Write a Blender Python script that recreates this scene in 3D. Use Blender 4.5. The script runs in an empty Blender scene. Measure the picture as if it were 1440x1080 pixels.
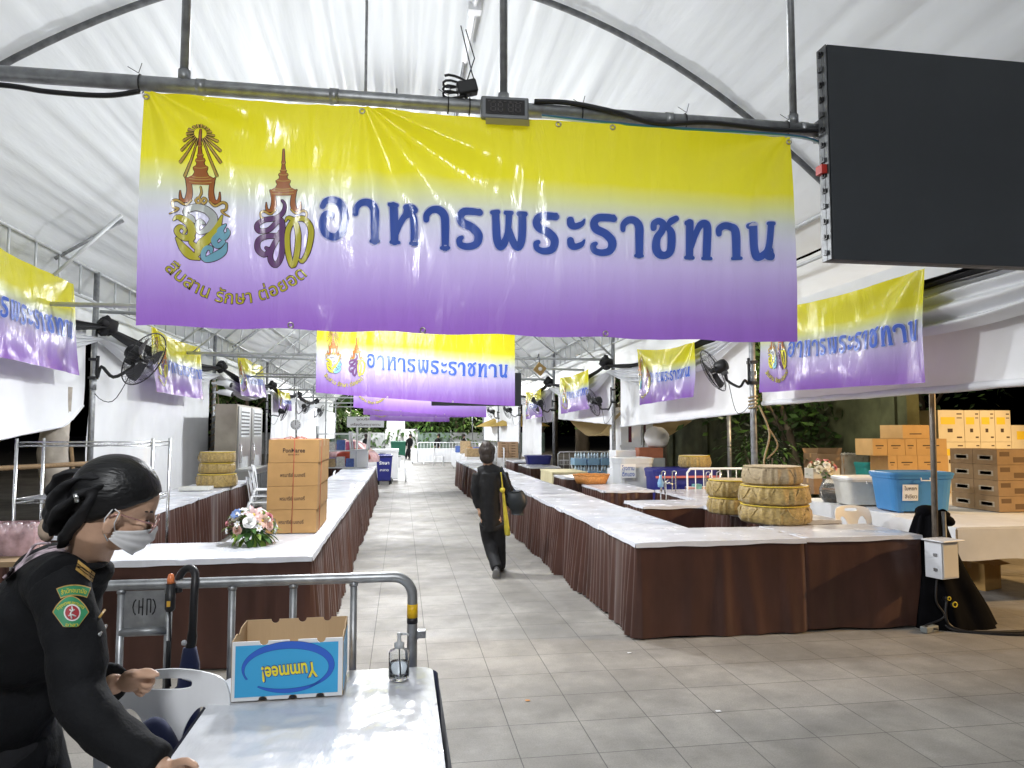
import bpy, bmesh, math, random
from mathutils import Vector, Matrix, noise
from mathutils.bvhtree import BVHTree
random.seed(7)
C = bpy.context.scene.collection
SC = bpy.context.scene
PI = math.pi
def R(d): return math.radians(d)

# ---------------------------------------------------------------- camera
TH, PH, CH = R(8.8), R(3.83), 1.62
CF = Vector((math.sin(TH)*math.cos(PH), math.cos(TH)*math.cos(PH), math.sin(PH)))
CR = Vector((math.cos(TH), -math.sin(TH), 0))
CU = CR.cross(CF)
EYE = Vector((0, 0, CH))
cd = bpy.data.cameras.new('camera'); cam = bpy.data.objects.new('camera', cd); C.objects.link(cam)
cd.sensor_width = 36; cd.lens = 25; cd.clip_end = 600; cd.clip_start = .05
cam.matrix_world = Matrix(((CR.x, CU.x, -CF.x, 0), (CR.y, CU.y, -CF.y, 0), (CR.z, CU.z, -CF.z, CH), (0, 0, 0, 1)))
SC.camera = cam

# ---------------------------------------------------------------- night sky
w = bpy.data.worlds.new('World'); SC.world = w; w.use_nodes = True
nt = w.node_tree; bg = nt.nodes['Background']
sky = nt.nodes.new('ShaderNodeTexSky'); sky.sky_type = 'NISHITA'; sky.sun_disc = False
sky.sun_elevation = R(-4); sky.sun_rotation = R(200)
nt.links.new(sky.outputs[0], bg.inputs[0]); bg.inputs[1].default_value = .08
SC.view_settings.view_transform = 'Standard'; SC.view_settings.look = 'None'
SC.view_settings.exposure = 0.6; SC.view_settings.gamma = 1
SC.cycles.use_denoising = True
SC.cycles.max_bounces = 8; SC.cycles.diffuse_bounces = 4; SC.cycles.glossy_bounces = 3
SC.cycles.transmission_bounces = 6; SC.cycles.transparent_max_bounces = 8
SC.cycles.sample_clamp_indirect = 6; SC.cycles.caustics_reflective = False; SC.cycles.caustics_refractive = False

# ---------------------------------------------------------------- lamps
# flood lamps hung under the tent ridge (lit, hidden behind the banners), one behind the viewer,
# and the warm street lamp outside on the right
LAMPS = [  # x, y, z, watts, radius, colour
    (-.3, 5.4, 3.35, 300, .14, (.96, .98, 1)),  # extra lamp, added to brighten the front tables and near roof
    (-.1, 8.3, 3.75, 400, .16, (.96, .98, 1)),
    (.1, 14.6, 3.75, 470, .16, (.96, .98, 1)),
    (0, 20.4, 3.75, 450, .16, (.96, .98, 1)),
    (0, 27, 3.75, 480, .16, (.96, .98, 1)),
    (0, 35, 3.75, 800, .2, (.96, .98, 1)),
    (0, 45, 3.75, 900, .2, (.96, .98, 1)),
    (-.5, -2.0, 4.1, 430, .16, (.96, .98, 1)),
]
for i, (x, y, z, e, r, c) in enumerate(LAMPS):
    for kind, k in (('SPOT', .56), ('POINT', .36)):
        l = bpy.data.lights.new('flood_light', kind); l.energy = e*k; l.shadow_soft_size = r; l.color = c
        if kind == 'SPOT': l.spot_size = R(168); l.spot_blend = .35
        o = bpy.data.objects.new('flood_light', l); C.objects.link(o); o.location = (x, y, z)
l = bpy.data.lights.new('street_light', 'SPOT'); l.energy = 2300; l.color = (1, .64, .28); l.shadow_soft_size = .12
l.spot_size = R(66); l.spot_blend = .4
o = bpy.data.objects.new('street_light', l); C.objects.link(o); o.location = (12.2, 3.4, 4.0)
o.rotation_euler = (Vector((6.6, 7.6, .85)) - o.location).to_track_quat('-Z', 'Y').to_euler()

for x, y, z, e, c in ((8.5, 14.5, 4.6, 260, (1, .86, .66)), (-8.2, 6.2, 4.4, 130, (1, .9, .75)), (6.4, 26, 4.2, 260, (1, .88, .7)), (-6.5, 28, 4.2, 220, (1, .9, .75)), (-3, 53, 4.5, 700, (1, .92, .8)), (6, 50, 4.5, 600, (1, .88, .7)), (-5.6, 10.8, 3.6, 40, (1, .95, .85)), (5.5, 9.4, 2.5, 55, (1, .93, .75)), (0, 47.5, 3.6, 260, (1, 1, 1))):   # fill lamps added outside to brighten the trees and the far end
    l = bpy.data.lights.new('added_fill_light', 'POINT'); l.energy = e; l.shadow_soft_size = .15; l.color = c
    o = bpy.data.objects.new('added_fill_light', l); C.objects.link(o); o.location = (x, y, z)

# ---------------------------------------------------------------- pixels of the 1440 x 1080 photo to points of the place
def ray(px, py): return CF + CR*((px-720)/1000) + CU*((540-py)/1000)
def GZ(px, py, z): d = ray(px, py); return EYE + d*((z-CH)/d.z)
def GY(px, py, y): d = ray(px, py); return EYE + d*(y/d.y)
def GX(px, py, x): d = ray(px, py); return EYE + d*(x/d.x)
def GD(px, py, dep): return EYE + ray(px, py)*dep
def xy(v, z=0): return (v.x, v.y, z)

# ---------------------------------------------------------------- materials
MATS = {}
def mat(name, col, rough=.6, metal=0, var=.0, vs=6, bump=0, bs=20, spec=.5, trans=0, alpha=1, ior=1.45, emit=0, sheen=0, coat=0, transl=0, stretch=None, dist=.01, rv=0):
    if name in MATS: return MATS[name]
    m = bpy.data.materials.new(name); m.use_nodes = True; MATS[name] = m
    n, k = m.node_tree.nodes, m.node_tree.links
    b = n['Principled BSDF']; tc = n.new('ShaderNodeTexCoord')
    b.inputs['Base Color'].default_value = (*col, 1); b.inputs['Roughness'].default_value = rough
    b.inputs['Metallic'].default_value = metal; b.inputs['Specular IOR Level'].default_value = spec
    b.inputs['IOR'].default_value = ior
    if trans: b.inputs['Transmission Weight'].default_value = trans
    if alpha < 1: b.inputs['Alpha'].default_value = alpha
    if sheen: b.inputs['Sheen Weight'].default_value = sheen
    if coat: b.inputs['Coat Weight'].default_value = coat; b.inputs['Coat Roughness'].default_value = .12
    if emit: b.inputs['Emission Color'].default_value = (*col, 1); b.inputs['Emission Strength'].default_value = emit
    mp = n.new('ShaderNodeMapping'); k.new(tc.outputs['Object'], mp.inputs[0])
    if stretch: mp.inputs['Scale'].default_value = stretch
    if var or rv:
        t = n.new('ShaderNodeTexNoise'); t.inputs['Scale'].default_value = vs; t.inputs['Detail'].default_value = 6
        k.new(mp.outputs[0], t.inputs['Vector'])
        if var:
            r = n.new('ShaderNodeValToRGB'); k.new(t.outputs[0], r.inputs[0])
            r.color_ramp.elements[0].position = .3; r.color_ramp.elements[1].position = .7
            r.color_ramp.elements[0].color = (*[c*(1-var) for c in col], 1)
            r.color_ramp.elements[1].color = (*[min(1, c*(1+var)) for c in col], 1)
            k.new(r.outputs[0], b.inputs['Base Color'])
        if rv:
            mr = n.new('ShaderNodeMapRange'); k.new(t.outputs[0], mr.inputs[0])
            mr.inputs[1].default_value = .3; mr.inputs[2].default_value = .7
            mr.inputs[3].default_value = max(.02, rough-rv); mr.inputs[4].default_value = min(1, rough+rv)
            k.new(mr.outputs[0], b.inputs['Roughness'])
    if bump:
        t = n.new('ShaderNodeTexNoise'); t.inputs['Scale'].default_value = bs; t.inputs['Detail'].default_value = 5
        k.new(mp.outputs[0], t.inputs['Vector'])
        bp = n.new('ShaderNodeBump'); bp.inputs['Strength'].default_value = bump; bp.inputs['Distance'].default_value = dist
        k.new(t.outputs[0], bp.inputs['Height']); k.new(bp.outputs[0], b.inputs['Normal'])
    if transl:
        tr = n.new('ShaderNodeBsdfTranslucent'); tr.inputs[0].default_value = (*col, 1)
        mx = n.new('ShaderNodeMixShader'); mx.inputs[0].default_value = transl
        k.new(b.outputs[0], mx.inputs[1]); k.new(tr.outputs[0], mx.inputs[2])
        k.new(mx.outputs[0], n['Material Output'].inputs[0])
    return m

# ---------------------------------------------------------------- mesh building
class MB:
    def __init__(s): s.v = []; s.f = []; s.m = []; s.s = []
    def add(s, vs, fs, m=0, sm=False):
        o = len(s.v); s.v += [tuple(v) for v in vs]
        for f in fs: s.f.append([i+o for i in f]); s.m.append(m); s.s.append(sm)
        return s
    def box(s, x0, x1, y0, y1, z0, z1, m=0, rot=0, at=None):
        vs = [(x, y, z) for z in (z0, z1) for y in (y0, y1) for x in (x0, x1)]
        if rot or at:
            a = at or ((x0+x1)/2, (y0+y1)/2); c, d = math.cos(rot), math.sin(rot)
            vs = [(a[0]+(x-a[0])*c-(y-a[1])*d, a[1]+(x-a[0])*d+(y-a[1])*c, z) for x, y, z in vs]
        return s.add(vs, [(0,2,3,1), (4,5,7,6), (0,1,5,4), (2,6,7,3), (0,4,6,2), (1,3,7,5)], m)
    def obox(s, c, ax, ay, az, m=0):
        c, ax, ay, az = Vector(c), Vector(ax), Vector(ay), Vector(az)
        vs = [c+ax*i+ay*j+az*k for k in (-1, 1) for j in (-1, 1) for i in (-1, 1)]
        return s.add(vs, [(0,2,3,1), (4,5,7,6), (0,1,5,4), (2,6,7,3), (0,4,6,2), (1,3,7,5)], m)
    def tube(s, pts, r, n=8, m=0, cap=True, sm=True, flat=1, closed=False):
        P = [Vector(p) for p in pts]; N = len(P)
        rs = r if isinstance(r, (list, tuple)) else [r]*N
        t0 = (P[1]-P[0]).normalized(); a = Vector((0, 0, 1)) if abs(t0.z) < .9 else Vector((1, 0, 0))
        nx = t0.cross(a).normalized(); vs = []
        for i in range(N):
            if closed: t = (P[(i+1) % N]-P[i-1]).normalized()
            else: t = ((P[min(i+1, N-1)]-P[i]).normalized()+(P[i]-P[max(i-1, 0)]).normalized())
            if t.length < 1e-9: t = t0
            t.normalize(); nx = nx-t*nx.dot(t)
            if nx.length < 1e-6: nx = t.cross(Vector((0, 1, 0)))
            nx.normalize(); ny = t.cross(nx)
            for k in range(n):
                q = 2*PI*k/n; vs.append(P[i]+nx*(rs[i]*math.cos(q))+ny*(rs[i]*flat*math.sin(q)))
        fs = []
        for i in range(N if closed else N-1):
            j = (i+1) % N
            for k in range(n): k2 = (k+1) % n; fs.append((i*n+k, i*n+k2, j*n+k2, j*n+k))
        if cap and not closed: fs += [tuple(range(n-1, -1, -1)), tuple((N-1)*n+k for k in range(n))]
        return s.add(vs, fs, m, sm)
    def lathe(s, prof, c=(0, 0, 0), n=24, m=0, sm=True, wob=None):
        vs = []; N = len(prof)
        for i, (r, z) in enumerate(prof):
            for k in range(n):
                q = 2*PI*k/n; rr = r+(wob(q, i) if wob else 0)
                vs.append((c[0]+rr*math.cos(q), c[1]+rr*math.sin(q), c[2]+z))
        fs = []
        for i in range(N-1):
            for k in range(n): k2 = (k+1) % n; fs.append((i*n+k, i*n+k2, (i+1)*n+k2, (i+1)*n+k))
        fs += [tuple(range(n-1, -1, -1)), tuple((N-1)*n+k for k in range(n))]
        return s.add(vs, fs, m, sm)
    def grid(s, fn, nu, nv, m=0, sm=True):
        vs = [fn(i/nu, j/nv) for j in range(nv+1) for i in range(nu+1)]
        fs = [(j*(nu+1)+i, j*(nu+1)+i+1, (j+1)*(nu+1)+i+1, (j+1)*(nu+1)+i) for j in range(nv) for i in range(nu)]
        return s.add(vs, fs, m, sm)
    def ell(s, c, ax, ay, az, n=16, m=0):
        c, ax, ay, az = Vector(c), Vector(ax), Vector(ay), Vector(az); vs = []; N = n//2
        for i in range(N+1):
            t = PI*i/N
            for k in range(n): q = 2*PI*k/n; vs.append(c+az*math.cos(t)+(ax*math.cos(q)+ay*math.sin(q))*math.sin(t))
        fs = [(i*n+k, (i+1)*n+k, (i+1)*n+(k+1) % n, i*n+(k+1) % n) for i in range(N) for k in range(n)]
        return s.add(vs, fs, m, True)
    def sph(s, c, r, n=10, m=0): return s.ell(c, (r, 0, 0), (0, r, 0), (0, 0, r), n, m)
    def build(s, name, mats, parent=None, origin=(0, 0, 0), bevel=0, solid=0, sub=0, merge=False):
        me = bpy.data.meshes.new(name); og = Vector(origin)
        me.from_pydata([tuple(Vector(v)-og) for v in s.v], [], s.f)
        mats = mats if isinstance(mats, (list, tuple)) else [mats]
        for x in mats: me.materials.append(x)
        me.polygons.foreach_set('material_index', s.m); me.polygons.foreach_set('use_smooth', s.s)
        if merge:
            b = bmesh.new(); b.from_mesh(me); bmesh.ops.remove_doubles(b, verts=b.verts, dist=1e-4)
            bmesh.ops.recalc_face_normals(b, faces=b.faces); b.to_mesh(me); b.free()
        me.update()
        o = bpy.data.objects.new(name, me); C.objects.link(o)
        if parent is not None: o.parent = parent
        else: o.location = og
        if solid: q = o.modifiers.new('thick', 'SOLIDIFY'); q.thickness = solid; q.offset = 0
        if bevel: q = o.modifiers.new('bevel', 'BEVEL'); q.width = bevel; q.segments = 2; q.limit_method = 'ANGLE'; q.angle_limit = R(40)
        if sub: q = o.modifiers.new('smooth', 'SUBSURF'); q.levels = sub; q.render_levels = sub
        return o

def tag(o, label=None, cat=None, group=None, kind=None):
    if label: o['label'] = label
    if cat: o['category'] = cat
    if group: o['group'] = group
    if kind: o['kind'] = kind
    return o
def thing(name, label, cat, loc=(0, 0, 0), rz=0, group=None):
    o = bpy.data.objects.new(name, None); C.objects.link(o); o.location = loc; o.rotation_euler = (0, 0, rz)
    o.empty_display_size = .1
    return tag(o, label, cat, group)
def dup(root, loc, rz=None, label=None, group=None, scale=None):
    r = root.copy(); C.objects.link(r); r.location = loc
    if rz is not None: r.rotation_euler = (0, 0, rz)
    if scale: r.scale = scale
    if label: r['label'] = label
    if group: r['group'] = group
    for ch in list(root.children):
        c = ch.copy(); C.objects.link(c); c.parent = r
        for g in list(ch.children):
            d = g.copy(); C.objects.link(d); d.parent = c
    return r
def struct(o): o['kind'] = 'structure'; return o
def baked(o, drop=True):
    bpy.context.view_layer.update()
    dg = bpy.context.evaluated_depsgraph_get()
    me = bpy.data.meshes.new_from_object(o.evaluated_get(dg))
    o.modifiers.clear(); o.data = me
    return o
def remeshed(mb, name, mats, parent=None, origin=(0, 0, 0), vox=.008, smooth=6, fold=None):
    o = mb.build(name, mats, parent, origin)
    q = o.modifiers.new('r', 'REMESH'); q.mode = 'VOXEL'; q.voxel_size = vox
    q = o.modifiers.new('s', 'SMOOTH'); q.iterations = smooth; q.factor = .5
    baked(o)
    for p in o.data.polygons: p.use_smooth = True
    if fold:
        o.data.update()
        ns = [v.normal.copy() for v in o.data.vertices]
        for v, n in zip(o.data.vertices, ns): v.co += n*fold(v.co)
        o.data.update()
    return o
def catmull(P, k=6):
    out = []; n = len(P)
    for i in range(n-1):
        a, b, c, d = P[max(i-1, 0)], P[i], P[i+1], P[min(i+2, n-1)]
        for j in range(k):
            t = j/k; t2, t3 = t*t, t*t*t
            out.append(tuple(.5*(2*b[q]+(c[q]-a[q])*t+(2*a[q]-5*b[q]+4*c[q]-d[q])*t2+(3*b[q]-a[q]-3*c[q]+d[q])*t3) for q in range(len(b))))
    out.append(tuple(P[-1])); return out
def nz(x, y=0, z=0): return noise.noise((x, y, z))
def text_mesh(body, offset=0, size=1, res=3):
    c = bpy.data.curves.new('lettering', 'FONT'); c.body = body; c.size = size; c.offset = offset; c.resolution_u = res
    c.align_x = 'CENTER'; c.align_y = 'CENTER'
    o = bpy.data.objects.new('lettering', c); C.objects.link(o); bpy.context.view_layer.update()
    me = bpy.data.meshes.new_from_object(o.evaluated_get(bpy.context.evaluated_depsgraph_get()))
    V = [tuple(v.co) for v in me.vertices]; F = [tuple(p.vertices) for p in me.polygons]
    bpy.data.objects.remove(o); bpy.data.curves.remove(c); bpy.data.meshes.remove(me)
    return V, F
def put_text(mb, body, o, ax, ay, h, m=0, offset=0, width=None, up=None):
    """lettering lying on a flat face: o centre, ax right, ay up (unit), h letter size in metres"""
    V, F = text_mesh(body, offset); o, ax, ay = Vector(o), Vector(ax), Vector(ay)
    sx = h
    if width:
        xs = [v[0] for v in V]; sx = width/(max(xs)-min(xs))
    mb.add([o+ax*(v[0]*sx)+ay*(v[1]*h) for v in V], F, m)

M_white_cloth = mat('white_polyester_cloth', (.80, .81, .83), .75, var=.04, vs=3, bump=.15, bs=9, transl=.07)
M_vinyl = mat('white_tent_vinyl', (.74, .77, .79), .34, var=.05, vs=1.2, bump=.28, bs=2.2, stretch=(2.2, .3, 1), dist=.06, transl=.1)
M_black_cloth = mat('black_satin_cloth', (.010, .010, .012), .75, var=.3, vs=9, bump=.2, bs=30)
M_steel = mat('galvanised_steel', (.33, .34, .35), .42, .75, var=.25, vs=18, bump=.08, bs=60)
M_dark_steel = mat('weathered_dark_steel', (.13, .135, .14), .5, .55, var=.35, vs=14, bump=.1, bs=50)
M_lightsteel = mat('pale_painted_steel', (.55, .57, .58), .45, .3, var=.12, vs=8)
M_chrome = mat('chrome_wire', (.62, .63, .64), .22, 1, var=.1, vs=40)
M_plastic = mat('white_plastic', (.80, .81, .83), .35, var=.03, vs=5)
M_black = mat('black_plastic', (.015, .015, .017), .42, var=.2, vs=10)
M_skirt = mat('brown_satin_skirt', (.066, .028, .0205), .38, var=.2, vs=7, bump=.10, bs=40, sheen=.10, stretch=(1, 1, .3))
M_tablefilm = mat('white_plastic_table_cover', (.66, .675, .73), .22, var=.03, vs=3, bump=.3, bs=9, dist=.012, rv=.1)
M_card = mat('brown_cardboard', (.42, .24, .09), .8, var=.08, vs=8, bump=.08, bs=60)
M_ink = mat('dark_print_ink', (.05, .03, .025), .7)
# ================================================================ SETTING
def ground_material():
    m = bpy.data.materials.new('paving_tiles'); m.use_nodes = True; n, k = m.node_tree.nodes, m.node_tree.links
    b = n['Principled BSDF']; tc = n.new('ShaderNodeTexCoord'); mp = n.new('ShaderNodeMapping'); k.new(tc.outputs['Object'], mp.inputs[0])
    mp.inputs['Location'].default_value = (.2, 0, 0)
    br = n.new('ShaderNodeTexBrick'); br.offset = 0; k.new(mp.outputs[0], br.inputs['Vector'])
    br.inputs['Scale'].default_value = 1; br.inputs['Brick Width'].default_value = .4; br.inputs['Row Height'].default_value = .4
    br.inputs['Mortar Size'].default_value = .0028; br.inputs['Mortar Smooth'].default_value = .3; br.inputs['Bias'].default_value = .1
    br.inputs['Color1'].default_value = (.300, .280, .252, 1); br.inputs['Color2'].default_value = (.328, .308, .280, 1); br.inputs['Mortar'].default_value = (.10, .095, .088, 1)
    def nse(sc, det=7, ro=.6):
        t = n.new('ShaderNodeTexNoise'); t.inputs['Scale'].default_value = sc; t.inputs['Detail'].default_value = det; t.inputs['Roughness'].default_value = ro
        k.new(tc.outputs['Object'], t.inputs['Vector']); return t
    def rampof(t, p0, c0, p1, c1):
        r = n.new('ShaderNodeValToRGB'); k.new(t.outputs[0], r.inputs[0]); e = r.color_ramp.elements
        e[0].position = p0; e[1].position = p1; e[0].color = (c0, c0, c0, 1); e[1].color = (c1, c1, c1, 1); return r
    def mul(a, b_):
        x = n.new('ShaderNodeMix'); x.data_type = 'RGBA'; x.blend_type = 'MULTIPLY'; x.inputs[0].default_value = 1
        k.new(a, x.inputs[6]); k.new(b_, x.inputs[7]); return x.outputs[2]
    c = mul(br.outputs['Color'], rampof(nse(.55), .33, .68, .68, 1.12).outputs[0])
    c = mul(c, rampof(nse(3.2), .3, .80, .72, 1.12).outputs[0])
    c = mul(c, rampof(nse(1.1, 9, .72), .47, .88, .56, 1.0).outputs[0])
    c = mul(c, rampof(nse(7, 8, .8), .60, 1.0, .70, 1.16).outputs[0])
    c = mul(c, rampof(nse(120, 3), .3, .82, .7, 1.12).outputs[0])
    k.new(c, b.inputs['Base Color'])
    k.new(rampof(nse(2.1), .3, .48, .7, .74).outputs[0], b.inputs['Roughness'])
    bp = n.new('ShaderNodeBump'); bp.inputs['Strength'].default_value = .5; bp.inputs['Distance'].default_value = .004; bp.invert = True
    k.new(br.outputs['Fac'], bp.inputs['Height'])
    b2 = n.new('ShaderNodeBump'); b2.inputs['Strength'].default_value = .12; b2.inputs['Distance'].default_value = .003
    k.new(nse(60, 4).outputs[0], b2.inputs['Height']); k.new(bp.outputs[0], b2.inputs['Normal']); k.new(b2.outputs[0], b.inputs['Normal'])
    return m
gm = MB(); gm.add([(-150, -60, 0), (150, -60, 0), (150, 260, 0), (-150, 260, 0)], [(0, 1, 2, 3)])
struct(gm.build('ground', ground_material()))

# ---------------------------------------------------------------- the marquee
XC = 4.15
def roof_z(x): return 5.73-x*x/9.05
BAY = 5.7
Y_END = 46
tent = thing('marquee_tent', 'white vaulted marquee on galvanised steel frame over the paved aisle', 'tent', (0, 0, 0))
def canopy_pt(u, v):
    x = -4.45+8.9*u; y = -5+(Y_END+7)*v
    ph = ((y-6.1) % BAY)/BAY
    z = roof_z(x)+.035-.07*math.sin(PI*ph)*(1-.3*abs(x)/4)
    f = nz(x*2.6, y*.10, 3)*.06+(.5-abs(nz(x*5.5+.25*y*(.4 if x > 0 else -.4), y*.16, 9)))*.055+nz(x*16, y*.3, 4)*.016
    z += f*(.35+.65*math.sin(PI*ph))
    return (x, y, z)
m = MB(); m.grid(canopy_pt, 300, 150)
for sx in (-1, 1):   # eave valance
    def val(u, v, sx=sx):
        y = -5+(Y_END+7)*u; z = roof_z(4.45)+.03-(roof_z(4.45)+.03-2.9)*v
        return (sx*(4.45+.02*nz(y*3, v*2)+.02*v), y, z)
    m.grid(val, 200, 6)
m.build('canopy', M_vinyl, tent)
M_arch = M_dark_steel
arch_ys = [6.1+BAY*i for i in range(7)]
for i, ya in enumerate(arch_ys):
    a = MB(); far = i > 0
    P = [(x, ya, roof_z(x)-.03) for x in [-XC+2*XC*k/40 for k in range(41)]]
    a.tube(P, .028 if not far else .024, 8)
    if far:
        Q = [(x*.965, ya, roof_z(x)-.36) for x in [-XC+2*XC*k/40 for k in range(41)]]
        a.tube(Q, .018, 6)
        for k in range(0, 40, 2): a.tube([P[k], Q[k+1]], .012, 5); a.tube([Q[k+1], P[k+2]], .012, 5)
    a.build('roof_arch', M_arch if not far else M_lightsteel, tent)
for sx in (-1, 1):
    a = MB()
    a.tube([(sx*XC, -4, 3.80), (sx*XC, Y_END, 3.80)], .024, 8); a.tube([(sx*XC, -4, 3.38), (sx*XC, Y_END, 3.38)], .02, 8)
    y = -3.8
    while y < Y_END: a.tube([(sx*XC, y, 3.38), (sx*XC, y, 3.80)], .014, 6); y += .57
    a.build('eave_truss', M_lightsteel, tent)
for px_, pz in ((-2.2, roof_z(2.2)-.1), (2.2, roof_z(2.2)-.1), (.62, roof_z(.62)-.14), (-3.4, roof_z(3.4)-.1), (3.4, roof_z(3.4)-.1)):
    a = MB(); a.tube([(px_, 11.8 if abs(px_) > 1 else 5.0, pz), (px_, Y_END, pz)], .02, 6); a.build('purlin', M_steel if abs(px_) < 1 else M_lightsteel, tent)
# columns where the photo shows them
YR = [GX(p, 607, XC).y for p in (1060, 863, 779, 731)]
YL = [GX(p, 607, -XC).y for p in (128, 299, 374, 413, 440)]
YR += [YR[-1]+BAY*(i+1) for i in range(3)]; YL += [YL[-1]+BAY*(i+1) for i in range(2)]
print('columns', [round(y, 2) for y in YR], [round(y, 2) for y in YL])
for sx, ys in ((1, [YR[0]-BAY]+YR), (-1, [YL[0]-6]+YL)):
    for y in ys:
        a = MB(); a.tube([(sx*XC, y, 0), (sx*XC, y, 3.8)], .038, 10); a.tube([(sx*XC, y, 2.18), (sx*XC, y, 2.34)], .044, 10)
        a.box(sx*XC-.1, sx*XC+.1, y-.1, y+.1, 0, .012)
        a.build('column', M_steel, tent)
for y in YR:
    if y < 9: y = 8.6
    a = MB(); a.tube([(-XC, y, 3.05), (XC, y, 3.05)], .026, 8); 
    for sx in (-1, 1):
        if y < 9: a.tube([(sx*XC, y, 3.1), (sx*3.2, y, 4.1)], .02, 6); continue
        a.tube([(sx*XC, y, 3.1), (sx*2.75, y, 4.35)], .02, 6); a.tube([(sx*(XC-.35), y, 3.05), (sx*2.45, y, 4.25)], .014, 6)
        for q in range(5): a.tube([(sx*(4.0-.25*q), y, 3.25+.22*q), (sx*(3.62-.25*q), y, 3.22+.2*q)], .009, 5)
    for x in (-1.9, 1.9): a.tube([(x, y, 3.05), (x, y, roof_z(x)-.1)], .015, 6)
    a.build('tie_beam', M_lightsteel, tent)
# short struts crossing the eave trusses
for sx, ys in ((-1, (9.3, 12.4, 15.5, 18.5)), (1, (7.6, 10.2, 13, 16, 19))):
    for y in ys:
        a = MB(); a.tube([(sx*(XC+.05), y, 3.72), (sx*(XC-.62), y+.25, 4.3)], .022, 6); a.build('strut', M_steel, tent)
# the near cross pipe carrying the big banner
PY0 = 3.2
pA, pB = GY(0, 103, PY0), GY(1155, 184, PY0)
pd = (pB-pA)/(pB.x-pA.x)
def pipe_at(x): return pA+pd*(x-pA.x)
a = MB(); a.tube([pipe_at(-XC), pipe_at(XC)], .033, 14)
for pxx in (283, 470, 940, 1128): q = pipe_at(GY(pxx, 150, PY0).x); a.tube([q-pd*.02, q+pd*.02], .036, 12)
a.build('cross_pipe', M_steel, tent)
for pxx in (258, 708, 1115):
    q = pipe_at(GY(pxx, 150, PY0).x); a = MB(); a.tube([q, (q.x, q.y, roof_z(q.x)-.05)], .019, 10); a.tube([q+Vector((0, 0, .02)), q+Vector((0, 0, .07))], .026, 10)
    a.build('hanger_rod', M_steel, tent)
print('pipe z', pA.z, pB.z, 'slope', pd)

# floods under the ridge, added near one too (the lamps above stand in them)
for i, (x, y, z, e, r, c) in enumerate(LAMPS):
    t = thing('flood_lamp', 'lit flood lamp hung under the marquee ridge', 'lamp', (x, y, z+.3), 0, 'flood lamps under the ridge')
    a = MB(); a.box(-.16, .16, -.11, .11, -.06, .05); a.build('housing', M_black, t, bevel=.01)
    a = MB(); a.tube([(0, 0, .05), (0, 0, roof_z(x)-z-.35)], .012, 6); a.build('bracket', M_steel, t)

# ---------------------------------------------------------------- white drapes, swags, knots
def cloth_panel(name, label, sx, y0, y1, ztop, zbot, folds=.02, hem=0, x=4.22, group=None, seed=0, nu=70, nv=40, fk=2.2, billow=.06, mat_=None):
    zt = ztop if callable(ztop) else (lambda y: ztop); zb = zbot if callable(zbot) else (lambda y: zbot)
    m = MB()
    def fn(u, v):
        y = y0+(y1-y0)*u; a, b = zt(y), zb(y); z = a+(b-a)*v
        f = folds*nz(y*fk+seed, z*.35, 1+seed)+folds*.35*nz(y*fk*3, z*.5, seed+5)+.012*nz(y*1.2+z*1.4, z-y, seed)
        return (sx*(x+f+billow*math.sin(PI*v)*math.sin(PI*u)), y, z)
    m.grid(fn, nu, nv)
    if hem: m.tube([(sx*(x+.005), y0+(y1-y0)*i/30, zb(y0+(y1-y0)*i/30)+hem*.6+.012*nz(i*.4, seed)) for i in range(31)], [hem*(1+.25*nz(i*.7, seed+3)) for i in range(31)], 8)
    o = m.build(name, mat_ or M_white_cloth, None, (sx*x, (y0+y1)/2, min(zb(y0), zb(y1))))
    return tag(o, label, 'drape', group)
def lin(ya, za, yb, zb): return lambda y: za+(zb-za)*(y-ya)/(yb-ya)
LX = 4.22
yl0 = YL[0]
bl = [GX(px, py, -LX) for px, py in ((0, 618), (112, 596))]
cloth_panel('cloth_wall', 'white cloth sheet hanging short behind the leftmost banner, loose at its lower edge', -1, 1.2, yl0-.1,
            3.1, lambda y: bl[0].z+(bl[1].z-bl[0].z)*(y-bl[0].y)/(bl[1].y-bl[0].y)+max(0, y-(yl0-.55))*.5, .015, .02, seed=1)
cloth_panel('cloth_wall', 'full height white curtain behind the chrome rack and left baskets', -1, yl0+.08, YL[1]-.15, 3.0, .02, .05, seed=4, nu=110, fk=1.6)
cloth_panel('cloth_wall', 'white curtain gathered past the steel cooler unit', -1, YL[2]+.3, YL[3]-.2, 2.9, .9, .09, seed=6, fk=2.5, x=4.1)
cloth_panel('cloth_wall', 'white curtain between the far left fans', -1, YL[3]+.2, YL[4]-.2, 2.85, .8, .09, seed=8, fk=2.5, x=4.1)
def rb(*pts):
    Q = [GX(px, py, LX) for px, py in pts]; return lin(Q[0].y, Q[0].z, Q[1].y, Q[1].z), Q
f, Q = rb((1068, 570), (1440, 541))
cloth_panel('cloth_wall', 'wide white cloth panel with rolled hem behind the right hand big banner', 1, 1.5, YR[0]-.1, 3.05, f, .012, .03, seed=11)
f, Q = rb((1052, 580), (876, 600))
cloth_panel('cloth_wall', 'white cloth panel with rolled hem behind the second fan on the right', 1, YR[0]+.1, YR[1]-.25, 2.9, f, .02, .022, seed=13)
f, Q = rb((855, 589), (790, 596))
cloth_panel('cloth_wall', 'white cloth panel under a tan awning on the right', 1, YR[1]+.15, YR[2]-.3, 2.85, lambda y: 1.75+.2*(y-YR[1])/5, .03, .02, seed=15)
cloth_panel('cloth_wall', 'white cloth hung low beside the carton pile at right', 1, YR[3]-3.6, YR[3]-.1, 2.85, .75, .04, .02, seed=17)
cloth_panel('cloth_wall', 'narrow white cloth strip past the third right column', 1, YR[2]+.3, YR[3]-3.8, 2.8, 1.9, .04, .02, seed=19)
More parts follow.
